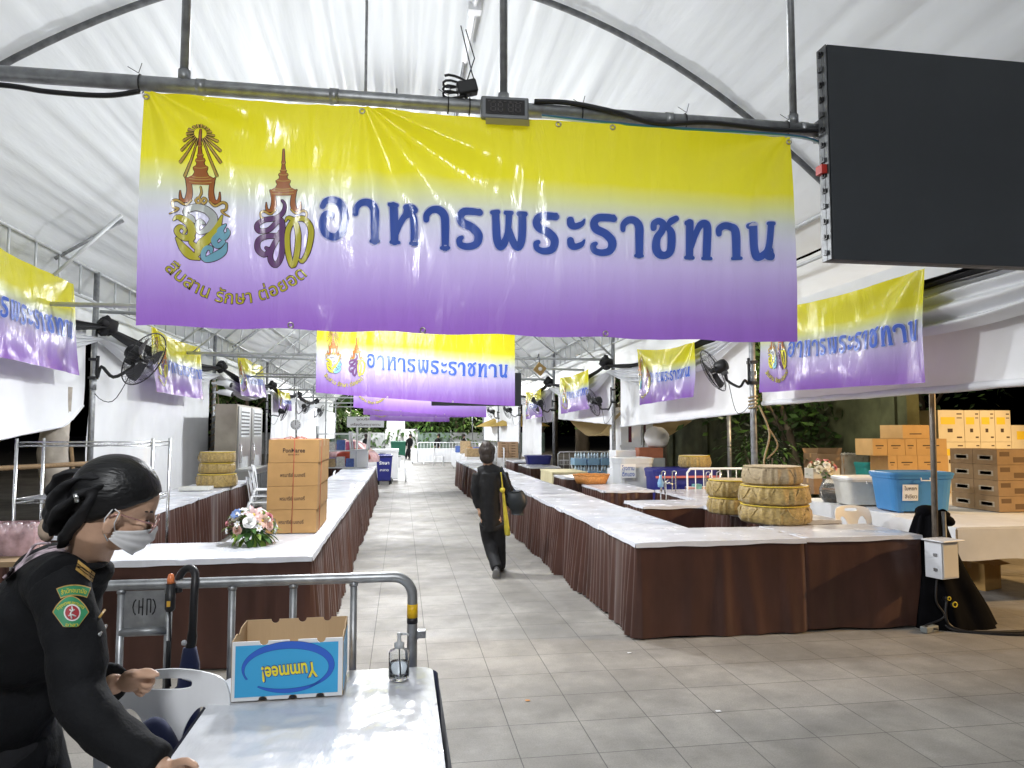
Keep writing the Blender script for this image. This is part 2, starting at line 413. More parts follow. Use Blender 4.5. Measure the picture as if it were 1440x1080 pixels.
tag(cloth_panel('cloth_wall', 'far white cloth wall at the right end of the aisle', 1, YR[3]+.3, YR[3]+12, 2.8, 1.2, .06, seed=21), kind=None)
tag(cloth_panel('cloth_wall', 'far white cloth wall at the left end of the aisle', -1, YL[4]+.3, YL[4]+12, 2.8, 1.2, .06, seed=22), kind=None)

def swag(name, label, sx, y0, y1, zt, zb_, sag_t, sag_b, x, mt, folds=6, amp=.03, group=None, seed=0):
    m = MB()
    def fn(u, v):
        y = y0+(y1-y0)*u; s = 4*u*(1-u)
        a = zt-sag_t*s; b = zb_-sag_b*s
        e = .35+.65*min(1, s*1.6)
        z = (a+b)/2+(a-b)/2*(1-2*v)*e
        f = amp*(1.1*math.sin(v*folds*2*PI+3.2*nz(u*2.2, v*1.6, seed))+.5*nz(u*5, v*9, seed+4))*(.45+.55*s)+.07*math.sin(PI*v)
        return (sx*(x-f), y, z-.01*nz(u*9, v*3, seed))
    m.grid(fn, 44, 48)
    return tag(m.build(name, mt, None, (sx*x, (y0+y1)/2, min(zt, zb_)-sag_b)), label, 'swag', group)
def knot(sx, y, z, label, s=1):
    m = MB(); m.sph((sx*4.0, y, z), .13*s, 18)
    for i in range(5):
        a = i*1.26+.4; m.ell((sx*4.0, y+.11*s*math.cos(a), z+.09*s*math.sin(a)), (.07*s, 0, 0), (0, .09*s, 0), (0, 0, .06*s), 12)
    m.v = [tuple(Vector(v)+Vector((nz(v[0]*14, v[1]*14, v[2]*14), nz(v[1]*14+5, v[2]*14), nz(v[2]*13, v[0]*13+8)))*.045*s) for v in m.v]
    tag(m.build('cloth_knot', M_black_cloth, None, (sx*4.0, y, z)), label, 'knot')
YR0 = YR[0]-BAY
rs = [(YR0, YR[0]), (YR[0], YR[1]), (YR[1], YR[2]), (YR[2], YR[3])]
wh = ['nearest right column pair', 'first and second right columns', 'second and third right columns', 'third and fourth right columns']
for (a, b), h in zip(rs, wh):
    swag('white_swag', 'white pleated cloth swag strung between the '+h, 1, a, b, 2.90, 2.72, .14, .34, 4.1, M_white_cloth, 4, .055, seed=a)
    swag('black_swag', 'twisted black cloth band strung between the '+h, 1, a+.05, b-.05, 2.99, 2.88, .2, .17, 4.04, M_black_cloth, 2, .05, seed=b)
ls = [(YL[0]-5.2, YL[0]), (YL[0], YL[1]), (YL[1], YL[2]), (YL[2], YL[3]), (YL[3], YL[4])]
wl = ['nearest left column pair', 'first and second left columns', 'second and third left columns', 'third and fourth left columns', 'fourth and fifth left columns']
for (a, b), h in zip(ls, wl):
    swag('white_swag', 'white pleated cloth swag strung between the '+h, -1, a, b, 2.95, 2.82, .12, .36, 4.1, M_white_cloth, 4, .055, seed=a)
    swag('black_swag', 'twisted black cloth band strung between the '+h, -1, a+.05, b-.05, 3.12, 2.96, .17, .17, 4.04, M_black_cloth, 2, .04, seed=b)
for i, y in enumerate(YR[:4]): knot(1, y, 2.98, 'black cloth knot at the top of the %s right column' % ('first', 'second', 'third', 'fourth')[i])
for i, y in enumerate(YL[:5]): knot(-1, y, 3.06, 'black cloth knot at the top of the %s left column' % ('first', 'second', 'third', 'fourth', 'fifth')[i])
# ================================================================ BANNERS
BY = 3.12
bTL, bTR, bBL, bBR = GY(203, 128, BY), GY(1112, 192, BY), GY(201, 458, BY), GY(1113, 482, BY)
BW = bTR.x-bTL.x
def px2st(px, py):
    p = GY(px, py, BY); s = (p.x-bTL.x)/BW
    zt = bTL.z+(bTR.z-bTL.z)*s; zb = bBL.z+(bBR.z-bBL.z)*s
    return s, (zt-p.z)/(zt-zb)
BH = bTL.z-bBL.z
ART = []   # (material slot, layer, [(s,t)...] quads)
MPX = BW/909.0
def ribbon(P, m, layer, grow=0, k=5, cap=True, smooth=True):
    """P: (px, py, width px) in photo pixels -> a strip of faces in banner coordinates"""
    Q = catmull(P, k) if smooth and len(P) > 2 else P
    L, Rr = [], []
    n = len(Q)
    for i, (x, y, w_) in enumerate(Q):
        a, b = Q[max(i-1, 0)], Q[min(i+1, n-1)]
        dx, dy = b[0]-a[0], b[1]-a[1]; l = math.hypot(dx, dy) or 1
        h = max(.15, w_/2+grow); nx_, ny_ = -dy/l*h, dx/l*h
        L.append((x+nx_, y+ny_)); Rr.append((x-nx_, y-ny_))
    def st(p): return px2st(*p)
    polys = []; na = 4 if max(w_ for _, _, w_ in P) > 5 else 1
    for i in range(n-1):
        for q in range(na):
            a, b = q/na, (q+1)/na; mixp = lambda p0, p1, t: (p0[0]+(p1[0]-p0[0])*t, p0[1]+(p1[1]-p0[1])*t)
            polys.append([st(mixp(L[i], Rr[i], a)), st(mixp(L[i+1], Rr[i+1], a)), st(mixp(L[i+1], Rr[i+1], b)), st(mixp(L[i], Rr[i], b))])
    if cap:
        for e, o in ((0, 1), (n-1, n-2)):
            x, y, w_ = Q[e]; dx, dy = x-Q[o][0], y-Q[o][1]; a0 = math.atan2(dy, dx); h = max(.15, w_/2+grow)
            polys.append([st((x+h*math.cos(a0+q*PI/10), y+h*math.sin(a0+q*PI/10))) for q in range(-5, 6)])
    ART.append((m, layer, polys))
def stroke(P, m=1, om=2, grow=1.6, lay=3, **kw):
    ribbon(P, om, lay-1, grow, **kw); ribbon(P, m, lay, 0, **kw)
def ca(P, dx=0, dy=0): return [(430+x/4.235+dx, 260+y/4.235+dy, w_/4.235) for x, y, w_ in P]
def cb(P, dx=0, dy=0): return [(760+x/4.114+dx, 260+y/4.114+dy, w_/4.114) for x, y, w_ in P]
AA = [(422, 345), ]
o_ang = [(105, 132, 34), (122, 104, 36), (162, 95, 38), (205, 112, 44), (228, 160, 48), (232, 215, 48), (218, 280, 48), (178, 312, 44), (130, 300, 44), (106, 260, 42), (106, 215, 42), (122, 182, 40), (152, 176, 36), (160, 196, 22)]
aa = [(300, 178, 34), (305, 146, 38), (335, 120, 40), (378, 122, 44), (408, 155, 48), (413, 205, 48), (413, 345, 46)]
aaf = [(392, 346, 22), (432, 347, 22)]
aa2 = [(718, 206, 34), (722, 176, 38), (752, 152, 40), (792, 154, 44), (822, 184, 48), (829, 240, 48), (830, 368, 44)]
aa2f = [(808, 370, 22), (850, 371, 22)]
hh = [[(522, 130, 50), (526, 230, 50), (528, 345, 46)], [(500, 124, 28), (540, 124, 28)], [(508, 350, 22), (552, 350, 22)],
      [(540, 300, 26), (560, 238, 34), (590, 188, 38), (625, 172, 44), (642, 200, 46), (645, 262, 46), (645, 345, 46)], [(625, 350, 22), (668, 350, 22)], [(598, 134, 38), (628, 136, 50), (648, 148, 44)], [(598, 150, 30), (590, 188, 30)]]
rr = [(1030, 172, 40), (1000, 166, 44), (940, 166, 46), (916, 195, 46), (930, 232, 48), (985, 262, 48), (1022, 308, 50), (1010, 358, 46), (962, 372, 40), (920, 358, 36), (912, 328, 34), (926, 318, 26)]
rrf = [(1030, 160, 26), (1040, 172, 20)]
ph = [[(1126, 175, 44), (1130, 300, 48), (1138, 350, 48), (1155, 378, 44), (1178, 350, 44), (1198, 290, 38), (1206, 180, 40)], [(1106, 170, 28), (1140, 166, 30)], [(1188, 170, 28), (1222, 170, 28)],
      [(1205, 270, 36), (1228, 345, 44), (1256, 380, 44), (1278, 340, 46), (1285, 250, 46), (1284, 185, 44)], [(1266, 176, 30), (1302, 178, 30)]]
for P in (o_ang, aa, aaf, *hh, aa2, aa2f, rr, rrf, *ph): stroke(ca(P))
for dx, dy in ((107.2, 6), (187.3, 9.7)):
    stroke(ca(rr, dx, dy)); stroke(ca(rrf, dx, dy))
ur = [(166, 212, 40), (172, 238, 46), (196, 248, 38), (230, 234, 30), (246, 210, 12)]
stroke(cb(ur)); stroke([(x, y+28.5, w_) for x, y, w_ in cb(ur)])
for P in ([(468, 264, 32), (472, 236, 36), (500, 210, 40), (538, 212, 44), (561, 244, 48), (563, 300, 48), (563, 405, 44)], [(542, 412, 20), (580, 412, 20)],
          [(645, 252, 34), (648, 226, 36), (674, 214, 38), (698, 234, 42), (690, 270, 40), (664, 310, 42), (660, 368, 46), (680, 404, 46), (715, 408, 42), (742, 380, 46), (745, 300, 46), (735, 265, 38), (712, 244, 28)], [(722, 240, 26), (742, 216, 38), (768, 202, 34)],
          [(850, 225, 46), (850, 415, 46)], [(833, 226, 32), (855, 224, 32)], [(828, 425, 22), (872, 425, 22)], [(865, 360, 26), (885, 290, 34), (910, 238, 40), (938, 228, 44), (952, 262, 46), (950, 415, 46)], [(930, 428, 20), (974, 428, 20)],
          [(1018, 284, 32), (1020, 256, 38), (1050, 236, 40), (1090, 240, 44), (1118, 272, 48), (1122, 412, 44)], [(1102, 424, 20), (1146, 424, 20)],
          [(1220, 238, 46), (1222, 370, 46), (1240, 420, 46), (1272, 410, 40), (1298, 370, 38), (1311, 250, 40)], [(1196, 238, 34), (1222, 234, 34)], [(1298, 234, 24), (1328, 234, 24)], [(1300, 418, 52), (1310, 420, 52)], [(1306, 390, 40), (1306, 418, 46)]): stroke(cb(P))
# --- emblems: 3 gold, 4 dark outline, 5 orange, 6 white, 7 yellow, 8 light blue, 9 violet
def ce(P): return [(190+x/3.726, 150+y/3.726, w_/3.726) for x, y, w_ in P]
def emb(P, m, g=1.0, lay=4, **kw): stroke(ce(P), m, 4, g, lay, **kw)
for ex, ey in ((235, 297), (262, 372), (240, 230), (255, 180), (275, 148), (285, 125), (308, 105), (328, 92), (348, 86), (370, 93), (390, 106), (405, 126), (422, 150), (443, 184), (460, 238), (462, 300), (440, 370)):
    dx, dy = ex-348, ey-142; l = math.hypot(dx, dy); a, b = 348+dx/l*30, 142+dy/l*30
    emb([(a, b, 4), ((a+ex)/2, (b+ey)/2, 8), (ex-dx/l*6, ey-dy/l*6, 12), (ex, ey, 2)], 3, 1, 3, smooth=False, cap=False)
def crown(cx, top, base, hw, m=5):
    H = base-top
    prof = [(0, 3), (.06, 8), (.25, 12), (.3, 20), (.33, 12), (.44, 20), (.47, 34), (.51, 22), (.53, 44), (.57, 52), (.6, 38), (.64, 44), (.68, 80), (.72, 78), (.76, 64), (.83, 84), (.88, 134), (.92, 150), (.95, 138), (1, 132)]
    emb([(cx, top+H*f, w_*hw/75) for f, w_ in prof], m, 1, 4, smooth=False, cap=False)
    for f, w_ in ((.31, 16), (.46, 28), (.56, 42), (.69, 66), (.86, 90), (.9, 120), (.96, 120)):
        ribbon(ce([(cx-w_*hw/150, top+H*f, 4), (cx, top+H*f+3, 4), (cx+w_*hw/150, top+H*f, 4)]), 3, 5)
crown(348, 118, 408, 75); crown(780, 215, 470, 68)
for cx, y0, s in ((348, 385, 1), (782, 450, .86)):
    for d in (-1, 1):
        emb([(cx+d*(x-348)*s, y0+(y-385)*s, w_*s) for x, y, w_ in ((268, 375, 4), (282, 395, 22), (290, 440, 26), (286, 480, 30), (268, 500, 18), (248, 490, 14), (244, 450, 3))], 5, 1)
        emb([(cx+d*(x-348)*s, y0+(y-385)*s, w_*s) for x, y, w_ in ((300, 495, 8), (270, 520, 10), (232, 502, 12), (210, 512, 11), (214, 540, 11), (236, 545, 9), (222, 560, 8), (196, 575, 3))], 3, .8)
emb([(348, 420, 6), (352, 450, 10), (344, 470, 10)], 3, .8); emb([(322, 492, 10), (338, 478, 10), (348, 496, 10), (334, 508, 10), (322, 494, 10)], 3, .8); emb([(352, 496, 10), (364, 478, 10), (380, 490, 10), (366, 508, 10), (352, 498, 10)], 3, .8)
emb([(318, 610, 8), (304, 590, 26), (268, 565, 16), (282, 545, 30), (330, 530, 34), (385, 545, 38), (418, 585, 42), (398, 630, 40), (345, 662, 18), (330, 630, 22), (345, 604, 26), (366, 612, 14)], 6)
emb([(215, 606, 8), (236, 590, 24), (285, 612, 40), (305, 655, 40), (290, 690, 34), (250, 690, 26), (228, 662, 24), (246, 636, 18), (270, 652, 16), (262, 672, 10)], 7)
emb([(228, 700, 12), (258, 745, 40), (295, 780, 44), (340, 800, 12)], 7); emb([(330, 775, 26), (352, 725, 46), (390, 690, 46), (430, 650, 42), (462, 572, 8)], 7); emb([(315, 690, 14), (300, 715, 22), (330, 740, 30)], 7)
emb([(480, 618, 10), (452, 650, 34), (470, 682, 34), (494, 660, 20), (490, 640, 8)], 8); emb([(452, 660, 30), (420, 700, 32), (440, 728, 26), (468, 706, 20)], 8); emb([(484, 715, 10), (466, 755, 36), (420, 785, 40), (372, 800, 26), (362, 770, 26), (380, 740, 24), (404, 742, 22), (404, 762, 12)], 8)
emb([(776, 497, 10), (790, 520, 14), (780, 560, 22), (740, 588, 24), (680, 596, 24), (645, 622, 24), (655, 652, 24), (705, 648, 24), (745, 612, 22), (772, 600, 22), (778, 650, 26), (755, 678, 26), (690, 682, 26), (650, 705, 26), (648, 750, 26), (680, 778, 24), (706, 758, 22), (690, 742, 14)], 9, .9)
emb([(772, 600, 22), (776, 680, 26), (772, 780, 28), (742, 834, 26), (714, 806, 26), (718, 755, 24), (752, 690, 24), (762, 660, 18)], 9, .9)
emb([(795, 604, 8), (808, 588, 16), (842, 610, 24), (858, 680, 26), (850, 780, 26), (828, 842, 22), (806, 760, 26), (806, 660, 26), (838, 604, 24), (890, 594, 26), (926, 650, 28), (912, 750, 26), (880, 812, 20), (862, 806, 10)], 7, 1.2)
# --- the motto on an arc
def motto(body, deg0, per, R0, hgt, m, lay, off):
    V, F = text_mesh(body, off, 1, 2); xs = [v[0] for v in V]; x0, x1 = min(xs), max(xs)
    W_ = []
    ccx, ccy = 337, 287.5   # arc centre in photo pixels
    for x, y, z in V:
        a = R(deg0)+(x/(8.4/2))*R(per); rr_ = R0-y*hgt
        W_.append(px2st(ccx+rr_*math.sin(a), ccy+rr_*math.cos(a)))
    ART.append((m, lay, [[W_[i] for i in f] for f in F]))
MOT = 'สืบสาน รักษา ต่อยอด'
motto(MOT, -2, 46, 131, 26, 4, 2, .028); motto(MOT, -2, 46, 131, 26, 7, 3, 0)

def banner_material():
    m = bpy.data.materials.new('printed_vinyl_gradient'); m.use_nodes = True; n, k = m.node_tree.nodes, m.node_tree.links
    b = n['Principled BSDF']; uv = n.new('ShaderNodeUVMap'); uv.uv_map = 'UVMap'; sep = n.new('ShaderNodeSeparateXYZ'); k.new(uv.outputs[0], sep.inputs[0])
    ns = n.new('ShaderNodeTexNoise'); ns.inputs['Scale'].default_value = 2.2; k.new(uv.outputs[0], ns.inputs['Vector'])
    ad = n.new('ShaderNodeMath'); ad.operation = 'MULTIPLY_ADD'; k.new(ns.outputs[0], ad.inputs[0]); ad.inputs[1].default_value = .05; k.new(sep.outputs[1], ad.inputs[2])
    r = n.new('ShaderNodeValToRGB'); k.new(ad.outputs[0], r.inputs[0]); e = r.color_ramp.elements
    e[0].position = 0; e[0].color = (.76, .68, .015, 1); e[1].position = 1; e[1].color = (.26, .12, .46, 1)
    for p, c in ((.31, (.76, .70, .03)), (.39, (.66, .68, .26)), (.47, (.56, .59, .55)), (.56, (.54, .53, .68)), (.70, (.47, .39, .66)), (.82, (.36, .25, .56)), (.93, (.285, .155, .48))):
        x = e.new(p); x.color = (*c, 1)
    k.new(r.outputs[0], b.inputs['Base Color']); b.inputs['Roughness'].default_value = .2; b.inputs['Specular IOR Level'].default_value = .6
    tc = n.new('ShaderNodeTexCoord'); mp = n.new('ShaderNodeMapping'); mp.inputs['Scale'].default_value = (12, 12, 3.2); k.new(tc.outputs['Object'], mp.inputs[0])
    t = n.new('ShaderNodeTexNoise'); t.inputs['Scale'].default_value = 1; t.inputs['Detail'].default_value = 4; t.inputs['Distortion'].default_value = .6; k.new(mp.outputs[0], t.inputs['Vector'])
    bp = n.new('ShaderNodeBump'); bp.inputs['Strength'].default_value = .5; bp.inputs['Distance'].default_value = .02; k.new(t.outputs[0], bp.inputs['Height']); k.new(bp.outputs[0], b.inputs['Normal'])
    tr = n.new('ShaderNodeBsdfTranslucent'); k.new(r.outputs[0], tr.inputs[0]); mx = n.new('ShaderNodeMixShader'); mx.inputs[0].default_value = .32
    k.new(b.outputs[0], mx.inputs[1]); k.new(tr.outputs[0], mx.inputs[2]); k.new(mx.outputs[0], n['Material Output'].inputs[0])
    return m
def ink(nm, c): return mat('banner_ink_'+nm, c, .22, spec=.6, bump=.3, bs=1, stretch=(12, 12, 3.2), dist=.02, transl=.25)
BM = [banner_material(), ink('blue', (.075, .15, .56)), ink('pale', (.62, .64, .84)), ink('gold', (.78, .52, .12)), ink('outline', (.05, .025, .02)),
      ink('orange', (.60, .20, .06)), ink('white', (.72, .76, .72)), ink('lemon', (.78, .70, .07)), ink('sky', (.28, .62, .78)), ink('violet', (.22, .10, .27)), mat('brass_eyelet', (.5, .47, .4), .3, .9)]
def banner(label, S, nu, nv, facing, group='printed banners', eyelets=(), origin=None, eps=.0011):
    m = MB(); m.grid(S, nu, nv, 0)
    nb = len(m.v); uvs = {}
    def nrm(s, t):
        a, b = Vector(S(s+.004, t))-Vector(S(s-.004, t)), Vector(S(s, t+.008))-Vector(S(s, t-.008))
        q = a.cross(b).normalized(); return q if q.dot(facing) > 0 else -q
    cache = {}
    for i, (mi, lay, polys) in enumerate(ART):
        off = eps*lay+i*4e-6
        for pl in polys:
            P = []
            for s, t in pl:
                key = (round(s, 4), round(t, 4))
                if key not in cache: cache[key] = (Vector(S(s, t)), nrm(s, t))
                p, q = cache[key]; P.append(p+q*(off+.0008))
            m.add(P, [tuple(range(len(P)))], mi, True)
    for s, t in eyelets:
        p, q = Vector(S(s, t)), nrm(s, t); a = q.orthogonal().normalized(); b = q.cross(a)
        m.tube([p+q*.003+a*.011*math.cos(j*PI/6)+b*.011*math.sin(j*PI/6) for j in range(12)], .0035, 6, 10, closed=True)
    og = Vector(origin or S(.5, 0))
    o = m.build('banner', BM, None, og)
    ul = o.data.uv_layers.new(name='UVMap'); nv1 = (nu+1)
    for lp in o.data.loops:
        vi = lp.vertex_index
        if vi < nb: ul.data[lp.index].uv = ((vi % nv1)/nu, (vi//nv1)/nv)
    return tag(o, label, 'banner', group)
# the big front banner
GR = [0, .307, .608, .695, 1]
def S1(s, t):
    x = bTL.x+BW*s; zt = bTL.z+(bTR.z-bTL.z)*s; zb = bBL.z+(bBR.z-bBL.z)*s
    g = min(abs(s-q) for q in GR); zt -= .012*min(1, g*8)
    z = zt+(zb-zt)*t+.004*math.sin(s*40)*t
    X, Z = s*2.95, t*1.06
    f = .012*nz(X*2.2, Z*.8, 1)+.009*nz(X*9, Z*1.2, 5)+.005*nz(X*20, Z*3, 8)
    dx, dy = X-.307*2.95, Z+.03; an = math.atan2(dx, dy); r = math.hypot(dx, dy)
    if an > -.2: f += .022*math.sin(11*an+.6)*math.exp(-((r-.45)/.42)**2)*min(1, max(0, (an+.2)*3))*min(1, max(0, (1.45-an)*4))
    dx = X-2.95; an = math.atan2(-dx, dy); r = math.hypot(dx, dy); f += .014*math.sin(9*an)*math.exp(-((r-.35)/.4)**2)
    dx = X; an = math.atan2(dx, dy); r = math.hypot(dx, dy); f += .014*math.sin(10*an)*math.exp(-((r-.3)/.35)**2)
    f += .012*math.exp(-((X-.12)/.05)**2)*min(1, t*2)+.006*math.exp(-((X-2.80)/.03)**2)
    f += .006*math.sin(X*26+2*nz(X*3, 1))*max(0, t-.88)*8
    return (x, BY-f-.02*math.sin(PI*t), z)
banner('large yellow to violet banner across the front of the aisle', S1, 300, 110, Vector((0, -1, 0)), eyelets=[(.004, .03), (.307, .025), (.608, .02), (.695, .02), (.996, .03), (.21, .985), (.4, .985), (.68, .985)])
# banners further down the aisle, hung across it
def cross_banner(label, pxl, pxr, pyb_l, pyb_r, y, seed, h=1.08):
    a, b = GY(pxl, pyb_l, y), GY(pxr, pyb_r, y)
    def S(s, t):
        x = a.x+(b.x-a.x)*s; zb = a.z+(b.z-a.z)*s; X = s*2.9
        f = .02*nz(X*2, t*.8, seed)+.012*nz(X*8, t*.6, seed+2)
        return (x, y-f, zb+h*(1-t)-.015*math.sin(PI*s))
    banner(label, S, 70, 20, Vector((0, -1, 0)), origin=S(.5, 0), eps=.004, eyelets=[(.35, .985), (.68, .985)])
    c = MB(); c.tube([(-XC, y+.03, a.z+h+.02), (XC, y+.03, b.z+h+.02)], .024, 8); c.build('cross_pipe', M_lightsteel, tent)
cross_banner('second cross banner down the aisle, bright and fully readable under the big one', 444, 724, 552, 571, 10.5, 3)
cross_banner('third cross banner, its violet lower strip showing under the second', 497, 684, 573, 587, 15.9, 7)
cross_banner('fourth cross banner, a pinkish strip under the third', 511, 660, 583, 587, 20.0, 11)
cross_banner('fifth cross banner, the lowest narrow violet strip down the aisle', 520, 632, 591, 593, 27, 15)
# banners on the side drapes
def side_banner(label, sx, c, seed, x=3.93):
    """c: corner pixels as read from the front of the banner: top-left, top-right, bottom-left, bottom-right"""
    P = [GX(px, py, sx*x) for px, py in c]
    def S(s, t):
        top = P[0].lerp(P[1], s); bot = P[2].lerp(P[3], s); p = top.lerp(bot, t)
        X, Z = s*2.4, t*.9
        p.z -= .05*math.sin(PI*s)*(1-t)
        f = .03*nz(X*1.6, Z*1.1, seed)+.014*nz(X*6, Z*2, seed+3)
        for g in (0, 1):
            dx, dy = abs(X-2.4*g), Z+.08; an = math.atan2(dx, dy); r = math.hypot(dx, dy); f += .028*math.sin(8*an+seed)*math.exp(-((r-.65)/.55)**2)
        f += .02*math.sin(14*math.hypot((X-1.2), Z-1.6)+seed)*max(0, t-.25)*math.exp(-((X-1.2)/.8)**2)
        return (p.x-sx*(f+.04), p.y, p.z)
    banner(label, S, 76, 40, Vector((-sx, 0, 0)), origin=S(.5, 0), eps=.003)
side_banner('sagging side banner nearest on the right drape', 1, ((1113-38, 437), (1309, 377), (1075, 552), (1310, 538)), 2)
side_banner('rumpled side banner beside the bird-like black fan on the right', 1, ((899, 491), (980, 481), (901, 570), (977, 558)), 5)
side_banner('small side banner partly covered by a fan on the right', 1, ((790, 531), (830, 519), (792, 582), (835, 574)), 8)
side_banner('tiny far side banner behind the third right column', 1, ((741, 551), (762, 547), (741, 590), (764, 586)), 12)
side_banner('side banner nearest on the left, cut by the edge of the photo', -1, ((-150, 262), (100, 400), (-150, 470), (110, 528)), 4)
side_banner('shiny side banner right beside the first left fan', -1, ((209, 458), (279, 488), (217, 551), (284, 562)), 6)
side_banner('third side banner on the left above the steel cooler unit', -1, ((331, 496), (367, 515), (336, 556), (372, 559)), 9)
side_banner('far left side banner behind a slanting fan', -1, ((388, 546), (405, 552), (390, 576), (408, 578)), 13)
# ================================================================ TABLES
def skirt_mesh(x0, x1, y0, y1, h, seed, flat=(), pitch=.12):
    """pleated cloth hanging round a table, corner to corner; sides in flat hang smoother"""
    m = MB(); sides = [((x0, y0), (x1, y0), (0, -1), 'f'), ((x1, y0), (x1, y1), (1, 0), 'r'), ((x1, y1), (x0, y1), (0, 1), 'b'), ((x0, y1), (x0, y0), (-1, 0), 'l')]
    for a, b, nn, key in sides:
        L = math.hypot(b[0]-a[0], b[1]-a[1]); n = max(12, int(L/.0125)); soft = key in flat
        def fn(u, v, a=a, b=b, nn=nn, L=L, soft=soft):
            s = u*L; z = h-(h-.012)*v
            q = s/(pitch*(3.0 if soft else 1))+1.1*nz(s*1.4, v*.25, seed)+.5*nz(s*4.3, v*.4, seed+6)+.3*v*nz(s*1.1, 3, seed)
            fold = abs((q % 1)*2-1); fold = fold*fold*(3-2*fold)
            amp = (.012+.058*v**.8)*(.75+.9*nz(s*1.9, 7, seed))
            if soft: amp *= .38
            d = fold*amp+.012*v+(.02*nz(s*2.2, v*.7, seed+4)*v if soft else .008*nz(s*3, v, seed)*v)
            e = min(1, min(u, 1-u)*L/.03)
            d = d*e
            zz = max(.004, z+(.016*nz(s*3, 2, seed)+(.02*nz(s*1.7, 5, seed) if soft else 0))*v)
            return (a[0]+(b[0]-a[0])*u+nn[0]*d, a[1]+(b[1]-a[1])*u+nn[1]*d, zz)
        m.grid(fn, n, 9)
    return m
def top_mesh(x0, x1, y0, y1, h, seed, drop=.035):
    m = MB(); o = .008
    def fn(u, v):
        x = x0-o+(x1-x0+2*o)*u; y = y0-o+(y1-y0+2*o)*v
        return (x, y, h+.0035*nz(x*2.3, y*2.3, seed)+.0015*nz(x*9, y*3, seed))
    nu, nv = max(10, int((x1-x0)/.06)), max(10, int((y1-y0)/.06)); m.grid(fn, nu, nv)
    for (a, b) in (((x0-o, y0-o), (x1+o, y0-o)), ((x1+o, y0-o), (x1+o, y1+o)), ((x1+o, y1+o), (x0-o, y1+o)), ((x0-o, y1+o), (x0-o, y0-o))):
        def fe(u, v, a=a, b=b):
            x, y = a[0]+(b[0]-a[0])*u, a[1]+(b[1]-a[1])*u
            zt = h+.0035*nz(x*2.3, y*2.3, seed)+.0015*nz(x*9, y*3, seed)
            out = .006*v; dx, dy = b[1]-a[1], a[0]-b[0]; l = math.hypot(dx, dy)
            return (x+dx/l*out, y+dy/l*out, zt-v*(drop+.012*nz(x*4, y*4, seed+2)))
        m.grid(fe, 40, 3)
    return m
TABLES = {}
def table(x0, x1, y0, y1, label, group, h=.75, flat=(), seed=None, mats=None, dz=0):
    """one skirted banquet table; the same size twice shares its meshes"""
    cx, cy = (x0+x1)/2, (y0+y1)/2; w, d = round(x1-x0, 3), round(y1-y0, 3)
    key = (w, d, h, flat, seed)
    if key in TABLES:
        return dup(TABLES[key], (cx, cy, dz), None, label, group)
    t = thing('banquet_table', label, 'table', (cx, cy, dz), 0, group); sd = (seed or 0)*3.7+w+cx
    a, b = mats or (M_tablefilm, M_skirt)
    top_mesh(-w/2, w/2, -d/2, d/2, h, sd).build('tabletop', a, t, merge=True)
    skirt_mesh(-w/2+.004, w/2-.004, -d/2+.004, d/2-.004, h-.02, sd, flat).build('skirt', b, t)
    TABLES[key] = t
    return t
GT = 'white topped tables with brown pleated skirts'
NUM = ['nearest', 'second', 'third', 'fourth', 'fifth', 'sixth', 'seventh', 'eighth', 'ninth', 'tenth']
# left row along the aisle
XL1, XL0 = -.62, -1.36
table(-2.35, XL1, 5.22, 5.95, 'front left table, its plain dark brown side facing the viewer, flowers on top', GT, flat=('f',))
YLn = [5.97+1.75*i for i in range(7)]
for i, y in enumerate(YLn):
    table(XL0+.01*(i % 3), XL1+.012*nz(i*3.1, 2), y, y+1.735, NUM[i]+' table of the left aisle row counted behind the front left table', GT, seed=1+i % 3, dz=-.006*(i % 2))
# the second left row further out
for i, (y, d) in enumerate(((6.5, 1.75), (8.27, 1.75), (10.04, 1.75), (11.81, 1.75))):
    table(-3.4, -2.68+.01*i, y, y+d-.02, NUM[i]+' table of the outer left row by the white curtain', GT, seed=1+i % 2, dz=-.005*(i % 2))
# right row
XR0, XR1 = 1.83, 2.56
table(XR0, 3.26, 5.44, 6.17, 'front right corner table, plain dark brown side toward the viewer at the aisle end', GT, flat=('f',))
table(3.265, 4.32, 5.45, 6.18, 'front right table ending at the black bag and pole', GT, flat=('f',), dz=.004)
YRn = [6.19+1.76*i for i in range(9)]
for i, y in enumerate(YRn):
    table(XR0-.02*i+.012*nz(i*2.7, 5), XR1-.02*i, y, y+1.745, NUM[i]+' table of the right aisle row counted behind the front right corner table', GT, seed=1+i % 3, dz=-.006*(i % 2))
# the inner tables on the right
def cornerY(px, py, z=.75): return GZ(px, py, z)
a = cornerY(1082, 733); table(a.x, a.x+.75, a.y, a.y+1.5, 'right table carrying the big pile of gold cloth covered baskets', GT, flat=('f',), seed=5)
a = cornerY(905, 712); table(a.x, a.x+1.55, a.y, a.y+.7, 'bare right table set crosswise behind the basket pile', GT, flat=('f',), seed=6)
a = cornerY(978, 703); table(a.x+.05, a.x+.8, a.y, a.y+1.6, 'bare right table running lengthwise behind the crosswise one', GT, seed=7)
a = cornerY(851, 690); table(a.x, a.x+.74, a.y, a.y+1.35, 'right table with the orange wicker basket on it', GT, seed=8)
a = cornerY(795, 672); table(a.x, a.x+.75, a.y, a.y+1.0, 'right table half hidden by the wicker basket table', GT, seed=9)
a = cornerY(746, 657); table(a.x, a.x+.75, a.y, a.y+1.8, 'right table under the dark blue tub and thin pole', GT, seed=10)
a = cornerY(728, 650.5); table(a.x, a.x+.75, a.y+.6, a.y+2.2, 'far right table under the flat brown carton pile', GT, seed=11)
a = cornerY(452, 650); table(a.x-.9, a.x+.6, a.y, a.y+.75, 'left table behind the carton stack with the blue tray', GT, seed=12)
